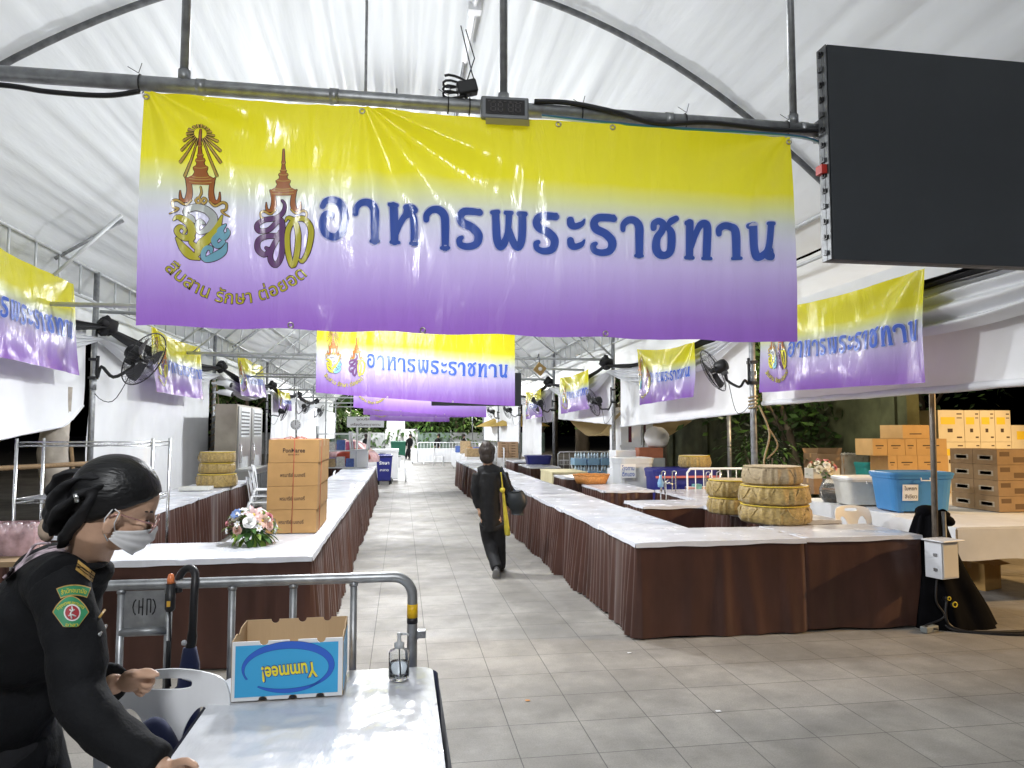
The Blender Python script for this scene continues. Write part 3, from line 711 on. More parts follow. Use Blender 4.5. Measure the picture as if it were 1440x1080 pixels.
a = cornerY(490, 644); table(a.x-.5, a.x+.6, a.y+1.5, a.y+2.2, 'far left table under the plastic wrapped goods', GT, seed=13)

# the pale yellow covered table
M_yellow = mat('pale_yellow_table_cloth', (.74, .66, .40), .6, var=.06, bump=.2, bs=6)
t = thing('cloth_table', 'small table under a pale yellow cloth behind the right aisle row', 'table', xy(GZ(778, 690, 0)))
a0, a1, b1 = GZ(777, 664, .76), GZ(838, 667, .76), GZ(800, 654, .76)
x0, x1, y0, y1 = a0.x, a1.x+.05, a0.y, a0.y+1.3
t.location = ((x0+x1)/2, (y0+y1)/2, 0); w_, d_ = x1-x0, y1-y0
top_mesh(-w_/2, w_/2, -d_/2, d_/2, .76, 3).build('tabletop', M_yellow, t, merge=True)
skirt_mesh(-w_/2, w_/2, -d_/2, d_/2, .74, 4, ('f', 'l', 'r', 'b'), .3).build('cloth_drop', M_yellow, t)

# the long white table outside on the right
M_wcloth2 = mat('white_table_cloth', (.74, .75, .77), .6, var=.05, bump=.25, bs=7)
def white_table(x0, x1, y0, y1, label, drops, h=.75, rz=0, leg=True):
    t = thing('trestle_table', label, 'table', ((x0+x1)/2, (y0+y1)/2, 0), rz); w, d = x1-x0, y1-y0
    top_mesh(-w/2, w/2, -d/2, d/2, h, x0, .02).build('tabletop', M_wcloth2, t, merge=True)
    for (a, b, n_, l) in drops:
        m = MB(); A, B = Vector((a[0]*w/2, a[1]*d/2, h)), Vector((b[0]*w/2, b[1]*d/2, h)); nn = Vector((n_[0], n_[1], 0))
        m.grid(lambda u, v: A.lerp(B, u)+nn*(.012+.02*nz(u*6, v, x0)*v)-Vector((0, 0, v*(l+.05*nz(u*4, 2, y0)))), 30, 6)
        m.build('cloth_drop', M_wcloth2, t)
    for sx in (-1, 1):
        for sy in (-1, 1):
            m = MB(); m.tube([(sx*(w/2-.08), sy*(d/2-.06), 0), (sx*(w/2-.08), sy*(d/2-.06), h-.02)], .016, 8); m.build('leg', M_steel, t)
    return t
pw = GZ(1330, 742, .75); pw2 = GZ(1152, 706, .75)
print('white table', pw, pw2)
white_table(5.0, 7.6, 5.85, 6.75, 'trestle table with beige lit white cloth at the right edge, cloth hanging unevenly', [((-1, -1), (1, -1), (0, -1), .30), ((-1, -1), (-1, 1), (-1, 0), .2)])
white_table(5.12, 7.6, 6.78, 8.7, 'long white cloth table carrying the blue plastic bin', [((-1, -1), (-1, 1), (-1, 0), .22)])
white_table(5.9, 8.6, 8.75, 10.2, 'rear white table under the orange and white cartons', [((-1, -1), (1, -1), (0, -1), .3)])
# ================================================================ HANGING THINGS
def fill2d(outer, holes=(), ext=0, cuts=0):
    """flat outline with holes -> vertices and faces, thickness 2*ext along z"""
    c = bpy.data.curves.new('outline', 'CURVE'); c.dimensions = '2D'; c.fill_mode = 'BOTH'; c.extrude = ext
    for P in [outer, *holes]:
        s = c.splines.new('POLY'); s.points.add(len(P)-1); s.use_cyclic_u = True
        for q, p in zip(s.points, P): q.co = (p[0], p[1], 0, 1)
    o = bpy.data.objects.new('outline', c); C.objects.link(o); bpy.context.view_layer.update()
    me = bpy.data.meshes.new_from_object(o.evaluated_get(bpy.context.evaluated_depsgraph_get()))
    b = bmesh.new(); b.from_mesh(me); bmesh.ops.remove_doubles(b, verts=b.verts, dist=1e-6)
    if cuts:
        for ax in (0, 1):
            lo, hi = min(v.co[ax] for v in b.verts), max(v.co[ax] for v in b.verts); q = lo+cuts
            while q < hi: bmesh.ops.bisect_plane(b, geom=b.verts[:]+b.edges[:]+b.faces[:], plane_co=(q, 0, 0) if ax == 0 else (0, q, 0), plane_no=(1, 0, 0) if ax == 0 else (0, 1, 0)); q += cuts
    b.to_mesh(me); b.free()
    V = [tuple(v.co) for v in me.vertices]; F = [tuple(p.vertices) for p in me.polygons]
    bpy.data.objects.remove(o); bpy.data.curves.remove(c); bpy.data.meshes.remove(me)
    return V, F
def superell(cx, cy, a, b, p=2.6, n=24): 
    return [(cx+a*math.copysign(abs(math.cos(t))**(2/p), math.cos(t)), cy+b*math.copysign(abs(math.sin(t))**(2/p), math.sin(t))) for t in [2*PI*i/n for i in range(n)]]

# LED wall
M_led = mat('matte_black_led_face', (.040, .045, .052), .5, var=.06, vs=3, bump=.1, bs=300)
M_alu = mat('brushed_aluminium', (.6, .61, .62), .35, .9, var=.1, vs=30)
lt, lb_ = GY(1160, 62, 3.07), GY(1160, 364, 3.07)
scr = thing('led_screen', 'large black unlit LED screen hung at the right end of the cross pipe', 'screen', (lt.x, 3.07, lb_.z))
hgt = lt.z-lb_.z; LW = 1.85
m = MB(); m.box(.012, LW, 0, .03, 0, hgt); m.build('face', M_led, scr, bevel=.002)
m = MB(); m.box(0, LW, .032, .075, 0, hgt); m.box(0, .006, -.001, .03, 0, hgt); m.build('cabinet_frame', M_dark_steel, scr, bevel=.002)
for i in range(14):
    z = hgt*(i+.5)/14; m = MB(); m.box(-.008-.004*(i % 3 == 0), -.001, .02, .05, z-.010, z+.010); m.box(-.014, -.0085, .03, .04, z-.004, z+.014)
    m.build('clip', M_black if i % 3 else M_dark_steel, scr)
m = MB(); m.box(-.03, -.002, .01, .06, hgt*.40, hgt*.44); m.build('red_latch', mat('red_plastic', (.5, .03, .02), .4), scr)
m = MB(); q = pipe_at(lt.x); m.box(.03, .09, .078, .17, q.z-lb_.z-.05, q.z-lb_.z+.05); m.build('hanging_bracket', M_black, scr)

# display unit and power adapter on the pipe
u0 = GY(677, 133, 3.10); u1 = GY(744, 170, 3.10)
t = thing('display_unit', 'small grey framed dark digital display clamped on the cross pipe', 'display', ((u0.x+u1.x)/2, 3.12, u1.z), R(-2))
w_, h_ = u1.x-u0.x, u0.z-u1.z
m = MB(); m.box(-w_/2, w_/2, -.02, .05, 0, h_); m.build('casing', mat('grey_casing', (.20, .21, .22), .45, .3, var=.15), t, bevel=.008)
m = MB(); m.box(-w_/2+.02, w_/2-.02, -.024, -.021, .022, h_-.016); m.build('screen', mat('dark_display', (.02, .018, .018), .25), t)
m = MB()
def seg7(cx, cz, s):
    for dx, dz, hor in ((0, 1, 1), (0, 0, 1), (0, -1, 1), (-.5, .5, 0), (.5, .5, 0), (-.5, -.5, 0), (.5, -.5, 0)):
        a, b = (s*.36, s*.09) if hor else (s*.09, s*.36); m.box(cx+dx*s-a, cx+dx*s+a, -.0265, -.0245, cz+dz*s-b, cz+dz*s+b)
for x in (-.055, -.022, .025, .058): seg7(x, h_*.5, .02)
for i in range(7): m.box(-w_/2+.03+i*.024, -w_/2+.042+i*.024, -.0265, -.0245, h_-.03, h_-.026)
m.build('digit_segments', mat('dim_segments', (.075, .065, .06), .4), t)
m = MB(); m.box(-w_/2+.02, w_/2, -.03, .045, -.004, -.001); m.box(-w_/2+.02, w_/2, -.03, -.027, -.03, -.004); m.build('shadow_lip', mat('shadow_toned_plastic', (.30, .26, .05), .3), t)  # under-lip whose dark tone also stands in for the shadow below the unit
ad = GY(655, 128, 3.18)
t = thing('power_adapter', 'black power adapter with coiled lead on top of the cross pipe', 'adapter', ad)
m = MB(); m.obox((.005, 0, .012), (.045, 0, .012), (0, .03, 0), (-.008, 0, .03)); m.build('brick', M_black, t, bevel=.008)
m = MB(); m.tube([(-.05+.055*math.cos(a*.5), .01*math.sin(a), -.035+.02*math.sin(a*.5)+.002*a) for a in range(0, 44)], .006, 6); m.build('coiled_lead', M_black, t)
m = MB(); m.tube([(0, 0, .03), (.04, 0, .16), (.0, .01, .30)], .003, 5); m.tube([(.05, 0, .02), (.03, .02, .1), (-.02, .05, .34)], .003, 5); m.build('thin_lead', M_black, t)
# white tube lamp along the inner purlin, unlit
a, b = (.62, 5.05, roof_z(.62)-.2), (.62, 7.2, roof_z(.62)-.2)
m = MB(); m.tube([a, b], .02, 8); m.box(.585, .655, 5.0, 7.25, roof_z(.62)-.178, roof_z(.62)-.16); m.box(.56, .68, 6.2, 6.3, roof_z(.62)-.24, roof_z(.62)-.16)
tag(m.build('tube_lamp', M_plastic, None, a), 'unlit white tube lamp fixed along the ridge purlin', 'lamp')

# cables along the pipe
def cable(name, label, pts, r, mt, group=None, k=6):
    m = MB(); m.tube(catmull([tuple(p) for p in pts], k), r, 6)
    return tag(m.build(name, mt, None, pts[0]), label, 'cable', group)
def pipe_px(px, dz=0, dy=0): q = pipe_at(GY(px, 150, PY0).x); return Vector((q.x, q.y+dy, q.z+dz))
cable('power_cable', 'thick black cable slung under the left end of the cross pipe', [pipe_px(-160, -.05), pipe_px(0, -.055, -.01), pipe_px(70, -.075, -.02), pipe_px(150, -.075, -.02), pipe_px(200, -.05, -.03)], .011, M_black)
cable('power_cable', 'black cable running along the cross pipe right of the display unit', [pipe_px(750, .03, -.03), pipe_px(800, .035, -.03), pipe_px(860, -.0, -.045), pipe_px(920, -.04, -.04), pipe_px(990, -.02, -.045), pipe_px(1080, -.03, -.04), pipe_px(1150, -.02, -.04)], .012, M_black)
for i, (nm, c) in enumerate((('blue', (.05, .16, .35)), ('green', (.04, .22, .16)), ('pale', (.55, .6, .65)))):
    cable('thin_wire', 'thin %s wire taped along the cross pipe above the banner' % nm, [pipe_px(760, -.035-.004*i, -.035), pipe_px(840, -.045-.006*i, -.035), pipe_px(930, -.052-.007*i, -.035), pipe_px(1040, -.046-.007*i, -.035), pipe_px(1120, -.05-.004*i, -.03), pipe_px(1156, -.07-.006*i, -.01)], .0045, mat('wire_'+nm, c, .4))
m = MB()
for px in (197, 630, 660, 817, 962, 1104):
    q = pipe_px(px); m.tube([q+Vector((0, .037*math.cos(a), .04*math.sin(a)-.004)) for a in [i*PI/6 for i in range(12)]], .003, 5, closed=True)
    m.tube([q+Vector((0, -.03, .03)), q+Vector((.012, -.03, .075))], .0015, 4); m.tube([q+Vector((0, -.03, .03)), q+Vector((-.045, -.03, .055))], .0015, 4)
m.build('wire_tie', M_black, tent)

# ---------------------------------------------------------------- fans
M_cage = mat('black_wire_cage', (.02, .02, .022), .4, .5)
def cage_mesh(r):
    m = MB(); ring = lambda rr, yy, th, n=36: m.tube([(rr*math.cos(2*PI*i/n), yy, rr*math.sin(2*PI*i/n)) for i in range(n)], th, 5, closed=True)
    ring(r, 0, .006); ring(r*.7, -.052, .0018); ring(r*.42, -.066, .0018); ring(r*.7, .05, .0018); ring(r*.16, -.07, .004, 14)
    for i in range(44):
        a = 2*PI*i/44; c, s = math.cos(a), math.sin(a)
        m.tube([(rr*c, yy, rr*s) for rr, yy in ((r*.14, -.07), (r*.45, -.066), (r*.75, -.05), (r*.93, -.022), (r, 0))], .0014, 3, cap=False)
        if i % 2: m.tube([(rr*c, yy, rr*s) for rr, yy in ((r*.25, .06), (r*.75, .047), (r*.93, .02), (r, 0))], .0014, 3, cap=False)
    return m
FR = .27
cage_me = cage_mesh(FR)
bl_m = MB()
for k in range(3):
    a0 = k*2*PI/3+.5
    def bf(u, v, a0=a0):
        r = .04+(FR*.82-.04)*u; a = a0+(v-.5)*(1.0-.2*u)+.35*u
        return (r*math.cos(a), -.005+.05*(v-.5)*(1-.3*u), r*math.sin(a))
    bl_m.grid(bf, 8, 6)
mo_m = MB(); mo_m.v = []
def lathe_y(mb, prof, n=16, m=0):
    k = MB(); k.lathe(prof, (0, 0, 0), n); mb.add([(x, z, y) for x, y, z in k.v], k.f, m, True)
lathe_y(mo_m, [(.001, .02), (.05, .02), (.075, .06), (.078, .13), (.066, .17), (.03, .185), (.001, .187)]); lathe_y(mo_m, [(.001, -.04), (.025, -.038), (.03, .02), (.001, .02)])
mo_m.box(-.03, .03, .08, .14, -.11, -.06)
fan_proto = None
def fan(px, py, X, dirv, colxy, zc, label, sc=1):
    global fan_proto
    c = GX(px, py, X); d = Vector(dirv).normalized()
    up = Vector((0, 0, 1)); xr = d.cross(up).normalized(); uu = xr.cross(d)
    M_ = Matrix(((xr.x, -d.x, uu.x, c.x), (xr.y, -d.y, uu.y, c.y), (xr.z, -d.z, uu.z, c.z), (0, 0, 0, 1))) @ Matrix.Scale(sc, 4)
    t = thing('wall_fan', label, 'fan', (0, 0, 0), 0, 'black fans on the tent columns'); t.matrix_world = M_
    if fan_proto is None:
        fan_proto = {n: b.build(n, mt, t) for n, b, mt in (('cage', cage_me, M_cage), ('blades', bl_m, mat('fan_blade', (.03, .03, .034), .3)), ('motor', mo_m, M_black))}
    else:
        for n in fan_proto: o = fan_proto[n].copy(); C.objects.link(o); o.parent = t
    iv = M_.inverted(); m = MB()
    mp_ = c-d*.11-uu*.10; col = Vector((colxy[0], colxy[1], zc))
    P = [mp_, mp_-Vector((0, 0, .07))+(col-mp_)*.06, mp_.lerp(col, .5)-Vector((0, 0, .10)), Vector((col.x-math.copysign(.10, X), col.y, mp_.z-.06)), col-Vector((math.copysign(.05, X), 0, 0)), col+Vector((-math.copysign(.05, X), 0, .3))]
    m.tube([iv @ Vector(p) for p in catmull([tuple(p) for p in P], 4)], .016, 7)
    for dz in (0, .25): m.obox(iv @ (col+Vector((0, 0, dz))), iv.to_3x3() @ Vector((.05, 0, 0)), iv.to_3x3() @ Vector((0, .05, 0)), iv.to_3x3() @ Vector((0, 0, .018)))
    m.build('arm', M_black, t)
    m = MB(); m.tube([iv @ Vector(p) for p in catmull([tuple(c-d*.16), tuple(c-d*.2-Vector((0, 0, .25))), tuple(c.lerp(col, .6)-Vector((0, 0, .42))), tuple(col-Vector((0, 0, .15))), tuple(col+Vector((0, 0, .5)))], 5)], .004, 5); m.build('cord', M_black, t)
    return t
fan(1003, 521, 3.62, (-.66, .62, -.42), (XC, YR[0]), 2.2, 'black fan on the first right column, seen from its back with a dark motor')
fan(834, 566, 3.6, (-.93, -.05, -.34), (XC, YR[1]), 2.2, 'black fan seen edge on at the second right column')
fan(756, 568, 3.6, (-.75, -.55, -.3), (XC, YR[2]), 2.2, 'black fan overlapping the small side banner at the third right column')
fan(713, 578, 3.55, (-.85, -.2, -.35), (XC, YR[3]), 2.2, 'black fan under the distant LED screen on the fourth right column')
fan(690, 580, 3.4, (-.85, -.3, -.3), (XC, YR[4]), 2.2, 'small far black fan left of the distant LED screen corner')
fan(203, 505, -3.45, (.86, -.20, -.48), (-XC, YL[0]), 2.35, 'nearest left black fan tilted down beside the shiny side banner', 1.45)
fan(400, 580, -3.45, (.86, .2, -.36), (-XC, YL[2]), 2.3, 'slanting black fan above the carton stack on the left')
fan(431, 572, -3.5, (.9, -.25, -.3), (-XC, YL[3]), 2.3, 'far left fan in the tangle of fans by the white curtains')
fan(452, 578, -3.3, (.9, -.1, -.3), (-XC, YL[4]), 2.3, 'last visible left fan beside the second cross banner')

# distant LED screen on the right behind the second cross banner
a, b = GY(690, 524, 14.4), GY(733, 571, 14.4)
t = thing('led_screen', 'smaller black screen far down the aisle behind the second cross banner', 'screen', (a.x-1.2, 14.4, b.z))
w_ = b.x-a.x+1.2; h_ = a.z-b.z
m = MB(); m.box(0, w_, 0, .06, 0, h_); m.build('face', M_led, t, bevel=.004)
m = MB(); m.box(0, w_, .062, .11, 0, h_); m.tube([(.2, .1, h_), (.2, .1, h_+.5)], .02, 6); m.tube([(w_-.2, .1, h_), (w_-.2, .1, h_+.5)], .02, 6); m.build('cabinet_frame', M_dark_steel, t)
# square brass speaker lamp on the tie beam
p = GY(759, 519, 13.4); t = thing('square_lamp', 'small square brass coloured lamp with round lens under the roof at right', 'lamp', p)
m = MB(); m.obox((0, 0, 0), (.075, 0, -.06), (0, .05, 0), (.055, 0, .075)); m.build('casing', mat('brass_casing', (.36, .24, .09), .4, .5), t, bevel=.01)
m = MB(); k = MB(); k.lathe([(.001, 0), (.04, .0), (.034, .015), (.001, .02)], (0, 0, 0), 16); m.add([(x, -.052-z, y) for x, y, z in k.v], k.f, 0, True); m.build('lens', M_plastic, t)
m = MB(); m.tube([(0, .05, .05), (0, .1, .3), (0, YR[1]-13.4, 3.05-p.z+.0)], .012, 6); m.build('bracket', M_dark_steel, t)
# two white security cameras at the second left column
for i, (px, py, lb) in enumerate(((316, 540, 'upper white dome ended security camera on the left column'), (318, 553, 'lower white security camera with dark lens on the left column'))):
    p = GX(px, py, -3.85); t = thing('security_camera', lb, 'camera', p, 0, 'security cameras')
    m = MB(); m.tube([(-.16, .02, .03), (.0, 0, .02), (.13, -.02, -.02)], [.05, .07, .065], 12); m.build('body', M_plastic, t)
    m = MB(); m.tube([(.131, -.02, -.02), (.16, -.025, -.03)], .055, 12); m.build('lens', M_black, t)
    m = MB(); m.tube([(-.1, 0, .02), (-.28, .05, .02)], .025, 8); m.build('mount', M_plastic, t)
# ================================================================ FOREGROUND: registration table, box, bottle, chair, barrier
# table
c1, c2 = GZ(608, 937, .75), GZ(322, 950, .75)
TX0, TX1, TY1, TY0 = c2.x, c1.x, c1.y, 1.28
M_navy = mat('navy_cloth', (.018, .028, .10), .7, var=.15, vs=9, bump=.25, bs=25, sheen=.2)
M_film = mat('clear_film_over_white_cloth', (.66, .675, .71), .16, var=.02, vs=3, bump=.36, bs=5, dist=.02, rv=.1, stretch=(2.2, 1, 1), coat=.4)
t = thing('registration_table', 'foreground folding table under white film and navy cloth', 'table', ((TX0+TX1)/2, (TY0+TY1)/2, 0))
w_, d_ = TX1-TX0, TY1-TY0
def ftop(u, v):
    # rounded rectangle
    x, y = (u-.5)*w_, (v-.5)*d_; r = .05
    ax, ay = abs(x)-(w_/2-r), abs(y)-(d_/2-r)
    if ax > 0 and ay > 0:
        l = math.hypot(ax, ay); k = max(ax, ay)/l; x = math.copysign(w_/2-r+ax*k, x); y = math.copysign(d_/2-r+ay*k, y)
    e = min(1, min(u, 1-u, v, 1-v)*16)
    return (x, y, .75+e*(.0022*nz(x*9, y*30+nz(x*6, y*3)*2, 2)+.0016*nz(x*25, y*9, 5)))
m = MB(); m.grid(ftop, 70, 90)
def rim(u):
    a = 2*PI*u; n = 120; r = .05
    P = []
    for (cx, cy, a0) in ((w_/2-r, d_/2-r, 0), (-w_/2+r, d_/2-r, PI/2), (-w_/2+r, -d_/2+r, PI), (w_/2-r, -d_/2+r, 1.5*PI)):
        P += [(cx+r*math.cos(a0+i*PI/12), cy+r*math.sin(a0+i*PI/12)) for i in range(7)]
    L = [0]
    for i in range(len(P)): L.append(L[-1]+math.dist(P[i], P[(i+1) % len(P)]))
    s = u*L[-1]
    for i in range(len(P)):
        if s <= L[i+1]+1e-9: f = (s-L[i])/(L[i+1]-L[i] or 1); q = P[(i+1) % len(P)]; return (P[i][0]+(q[0]-P[i][0])*f, P[i][1]+(q[1]-P[i][1])*f)
    return P[0]
def fedge(u, v):
    x, y = rim(u); l = math.hypot(x/w_, y/d_); return (x*(1+.008*v), y*(1+.008*v), .75-v*(.022+.006*nz(u*30, 3)))
m.grid(fedge, 160, 3); m.build('film_top', M_film, t, merge=True)
def fdrop(u, v):
    x, y = rim(u); q = .018+.05*v+.03*v*nz(u*26, v, 3)+.014*math.sin(u*90)*v
    l = math.hypot(x, y); k = (abs(x)/(w_/2))**6; k2 = (abs(y)/(d_/2))**6
    return (x+math.copysign(q*min(1, k), x), y+math.copysign(q*min(1, k2), y), .738-v*(.50+.03*nz(u*10, 1)))
m = MB(); m.grid(fdrop, 200, 14); m.build('navy_cloth', M_navy, t)
for sx in (-1, 1):
    for sy in (-1, 1): m = MB(); m.tube([(sx*(w_/2-.06), sy*(d_/2-.08), 0), (sx*(w_/2-.06), sy*(d_/2-.08), .735)], .014, 8); m.build('leg', M_steel, t)

# the open blue carton
b0, b1 = GZ(325, 988, .754), GZ(481, 978.5, .754)
bw, bd, bh = b1.x-b0.x, .235, .196
M_cyan = mat('printed_sky_blue_card', (.045, .36, .66), .38, var=.03, vs=6); M_wcard = mat('white_card_edge', (.72, .73, .74), .6)
M_kraft = mat('kraft_card_inside', (.50, .35, .20), .85, var=.07, vs=9, bump=.1, bs=70, stretch=(1, 1, .1))
M_pb = mat('print_royal_blue', (.03, .12, .55), .4); M_py = mat('print_yellow', (.80, .68, .03), .4); M_pd = mat('print_dark_blue', (.02, .07, .30), .4)
t = thing('open_carton', 'open sky blue printed carton with notched edges on the foreground table', 'box', (b0.x, b0.y, .7565), R(1))
def notched(w, h, top, bot, r=.014):
    P = []
    def run(xs, y, sgn, rev):
        Q = []
        for x in xs: Q += [(x+r*math.cos(a)*(1 if rev else -1), y-sgn*r*math.sin(a)) for a in [i*PI/8 for i in range(9)]]
        return Q
    P.append((0, 0)); P += run([w*b for b in bot], 0, -1, False); P.append((w, 0)); P.append((w, h)); P += run([w*b for b in reversed(top)], h, 1, True); P.append((0, h)); return P
def panel(mb, P, f, m, ext=.0022):
    V, F = fill2d(P, (), ext); mb.add([f(*v) for v in V], F, m)
m = MB(); panel(m, notched(bw, bh*.95, (.28, .55, .8), (.28, .55, .8)), lambda x, y, z: (x, z, y), 0); m.build('front_panel', M_wcard, t)
m = MB(); m.box(.010, bw-.014, -.0034, -.0026, .012, bh*.95-.012)
# the oval, its brush stroke, and the lettering standing on its head
m2 = MB(); m3 = MB(); ocx, ocz, oa, ob = bw*.50, bh*.50, bw*.40, bh*.37
def oval(a0, a1, wfun, off, mi, grow=0, tgt=None):
    tgt = tgt or m2
    n = 40; P = []
    for i in range(n+1):
        a = a0+(a1-a0)*i/n; wq = wfun(i/n)+grow; P.append(((ocx+(oa+wq)*math.cos(a), -off, ocz+(ob+wq)*math.sin(a)), (ocx+(oa-wq)*math.cos(a), -off, ocz+(ob-wq)*math.sin(a))))
    for i in range(n): tgt.add([P[i][0], P[i+1][0], P[i+1][1], P[i][1]], [(0, 1, 2, 3)], mi)
wf = lambda q: .002+.0095*math.sin(PI*min(1, q*1.05))
oval(R(-60), R(205), wf, .0040, 2, .0012); oval(R(-60), R(205), wf, .0046, 0)
wf2 = lambda q: .0015+.0045*math.sin(PI*q)
oval(R(228), R(318), wf2, .0040, 2, .0012, m3); oval(R(228), R(318), wf2, .0046, 0, 0, m3)
m4 = MB()
for off, mi, o_ in ((.055, 2, .0052), (.022, 1, .0058)):
    put_text(m4, 'Yummee!', (ocx+.004, -o_, ocz-.010), (-1, 0, -.05), (.12, 0, -1), .066, mi, off, bw*.50)
for bx in (.28, .55, .8):   # dark half holes
    m.add([(bw*bx+.012*math.cos(a), -.0030, .002+.010*math.sin(a)) for a in [i*PI/8 for i in range(9)]], [tuple(range(9))], 1)
m.build('blue_print', [M_cyan, M_black], t); m2.build('oval_brushstroke', [M_pb, M_py, M_pd], t); m3.build('lower_brushstroke', [M_pb, M_py, M_pd], t); m4.build('lettering', [M_pb, M_py, M_pd], t)
m = MB(); panel(m, notched(bw, bh*1.0, (.28, .55, .8), ()), lambda x, y, z: (x, bd+z, y), 0); m.build('back_panel', M_kraft, t)
for x, nm in ((0, 'side_panel'), (bw, 'side_panel')):
    m = MB(); P = [(0, 0), (bd, 0), (bd, bh), (bd*.6, bh*1.0), (bd*.45, bh*.93), (bd*.3, bh*.99), (0, bh*.96)]
    V, F = fill2d(P, (), .0018); m.add([(x+v[2], v[0], v[1]) for v in V], F, 0)
    m.box(x-(.003 if x == 0 else -.002), x-(.002 if x == 0 else -.003), .006, bd-.006, .012, bh*.86, 1); m.build(nm, [M_kraft, M_cyan], t)
m = MB(); m.box(.004, bw-.004, .004, bd-.004, .0015, .006); m.build('bottom_panel', M_kraft, t)

# pump bottle
M_clear = mat('clear_plastic', (.93, .95, .96), .06, trans=1, ior=1.3)
p = GZ(561, 951, .757); p.x += .0; p.y -= .02
t = thing('pump_bottle', 'clear hand gel pump bottle at the back corner of the foreground table', 'bottle', (p.x, p.y, .7565))
m = MB(); m.lathe([(.001, 0), (.034, 0), (.036, .006), (.036, .088), (.033, .097), (.016, .104), (.014, .112), (.012, .112), (.014, .102), (.031, .095), (.0335, .088), (.0335, .008), (.001, .004)], n=28); m.build('body', M_clear, t)
m = MB(); m.lathe([(.001, .0045), (.0328, .0085), (.0328, .055), (.001, .055)], n=24); m.build('gel', mat('clear_gel', (.9, .94, .96), .02, trans=1, ior=1.34), t)
m = MB(); m.lathe([(.0165, .106), (.0175, .109), (.0175, .122), (.008, .126), (.006, .148), (.009, .149), (.009, .156), (.001, .157)], n=18); m.tube([(0, 0, .152), (.025, -.004, .153), (.034, -.006, .148)], .004, 8); m.build('pump', mat('frosted_plastic', (.80, .82, .84), .3, trans=.5), t)
m = MB(); m.tube([(0, 0, .11), (.004, 0, .01)], .0025, 6); m.build('dip_tube', M_plastic, t)

# ---------------------------------------------------------------- monobloc chair
def chair_mesh_back():
    wT, wB, h = .205, .175, .42
    out = catmull([(-wB, 0), (-.19, .12), (-wT, .27), (-.195, .37), (-.15, .412), (0, .43), (.15, .412), (.195, .37), (wT, .27), (.19, .12), (wB, 0)], 5)
    hole = superell(0, .385, .072, .017, 3)
    lo = [(-.15, .012), (-.158, .14), (-.150, .26), (-.118, .318), (-.075, .285), (-.05, .20), (-.045, .012)]
    ro = [(-x, y) for x, y in lo]
    V, F = fill2d(out, (hole, catmull(lo+[lo[0]], 4)[:-1], catmull(ro+[ro[0]], 4)[:-1]), .004, .022)
    return [(x, .17+.085*(y/.43)-.9*x*x*(.4+.6*y/.43)+z, .43+y*.985) for x, y, z in V], F
ch_back = MB(); V, F = chair_mesh_back(); ch_back.add(V, F, 0)
ch_seat = MB()
def seatf(u, v):
    x = (u-.5)*.42*(1-.08*v); y = -.22+.41*v
    e = min(1, min(u, 1-u, v)*8); return (x, y, .435-.012*math.sin(PI*u)*math.sin(PI*v)-.014*(1-e))
ch_seat.grid(seatf, 16, 16)
def legb(sx, sy): 
    m = MB(); m.tube([(sx*.185, -.19 if sy < 0 else .17, .43), (sx*.21, -.215 if sy < 0 else .215, .2), (sx*.225, -.235 if sy < 0 else .25, 0)], [.026, .022, .018], 6); return m
ch_arm = None
chair0 = thing('plastic_chair', 'white plastic chair with slotted back between the woman and the foreground table', 'chair', (0, 0, 0), 0, 'white plastic chairs')
ch_back.build('backrest', M_plastic, chair0, bevel=0); ch_seat.build('seat', M_plastic, chair0, solid=.012)
for sx in (-1, 1):
    for sy in (-1, 1): legb(sx, sy).build('leg', M_plastic, chair0)
def chair(x, y, rz, label, z=0): return dup(chair0, (x, y, z), R(rz), label)
q = GD(229, 1000, 2.28); chair0.location = (q.x, q.y-.24, 0); chair0.rotation_euler = (0, 0, R(-4))
# navy garment on its seat
def garm(u, v):
    x = -.19+.42*u; y = -.24+.40*v
    b = math.sin(PI*u)**.6
    return (x, y+.05, .448+.31*b*math.exp(-((v-.72)/.25)**2)*math.exp(-((u-.45)/.4)**2)+.02*nz(x*12, y*9)+(-.10*(1-min(1, v*5)) if v < .2 else 0))
m = MB(); m.grid(garm, 40, 36); o = m.build('folded_garment', M_navy, None, (0, 0, 0), solid=.008)
o.location = chair0.location; o.rotation_euler = chair0.rotation_euler
tag(o, 'crumpled navy garment heaped on the seat of the foreground white chair', 'garment')

# ---------------------------------------------------------------- crowd barrier
BD = 2.74
g0 = GD(150, 822, BD); g1 = GD(560, 813, BD); BYb = g1.y
t = thing('crowd_barrier', 'galvanised crowd barrier with an emblem plate behind the foreground table', 'barrier', (g1.x, BYb, 0))
def bp(px, py): q = GY(px, py, BYb); return Vector((q.x-g1.x, 0, q.z))
zt = bp(400, 816).z
xe = bp(580, 850).x; xl = bp(150, 820).x-.75
AR = .075
m = MB(); m.tube([(xl, 0, .16)]+[(xl+AR-AR*math.cos(a), 0, zt-AR+AR*math.sin(a)) for a in [i*PI/16 for i in range(9)]]+[(xl+.5, 0, zt), (xe-AR-.3, 0, zt)]+[(xe-AR+AR*math.sin(a), 0, zt-AR+AR*math.cos(a)) for a in [i*PI/16 for i in range(9)]]+[(xe, 0, zt-.3), (xe, 0, .12)], .0195, 12)
m.tube([(xl, 0, .2), (xe, 0, .2)], .016, 10); m.build('frame', M_steel, t)
vx = [bp(p, 860).x for p in (170, 237, 326, 412, 497)]
xx = vx[0]-.22
while xx > xl+.1: vx.append(xx); xx -= .235
for x in vx: m = MB(); m.tube([(x, 0, .2), (x, 0, zt)], .0135, 8); m.tube([(x, 0, zt-.028), (x, 0, zt-.016)], .0165, 8); m.build('upright', M_steel, t)
zb = bp(200, 888).z; x0, x1 = bp(170, 850).x, bp(237, 850).x
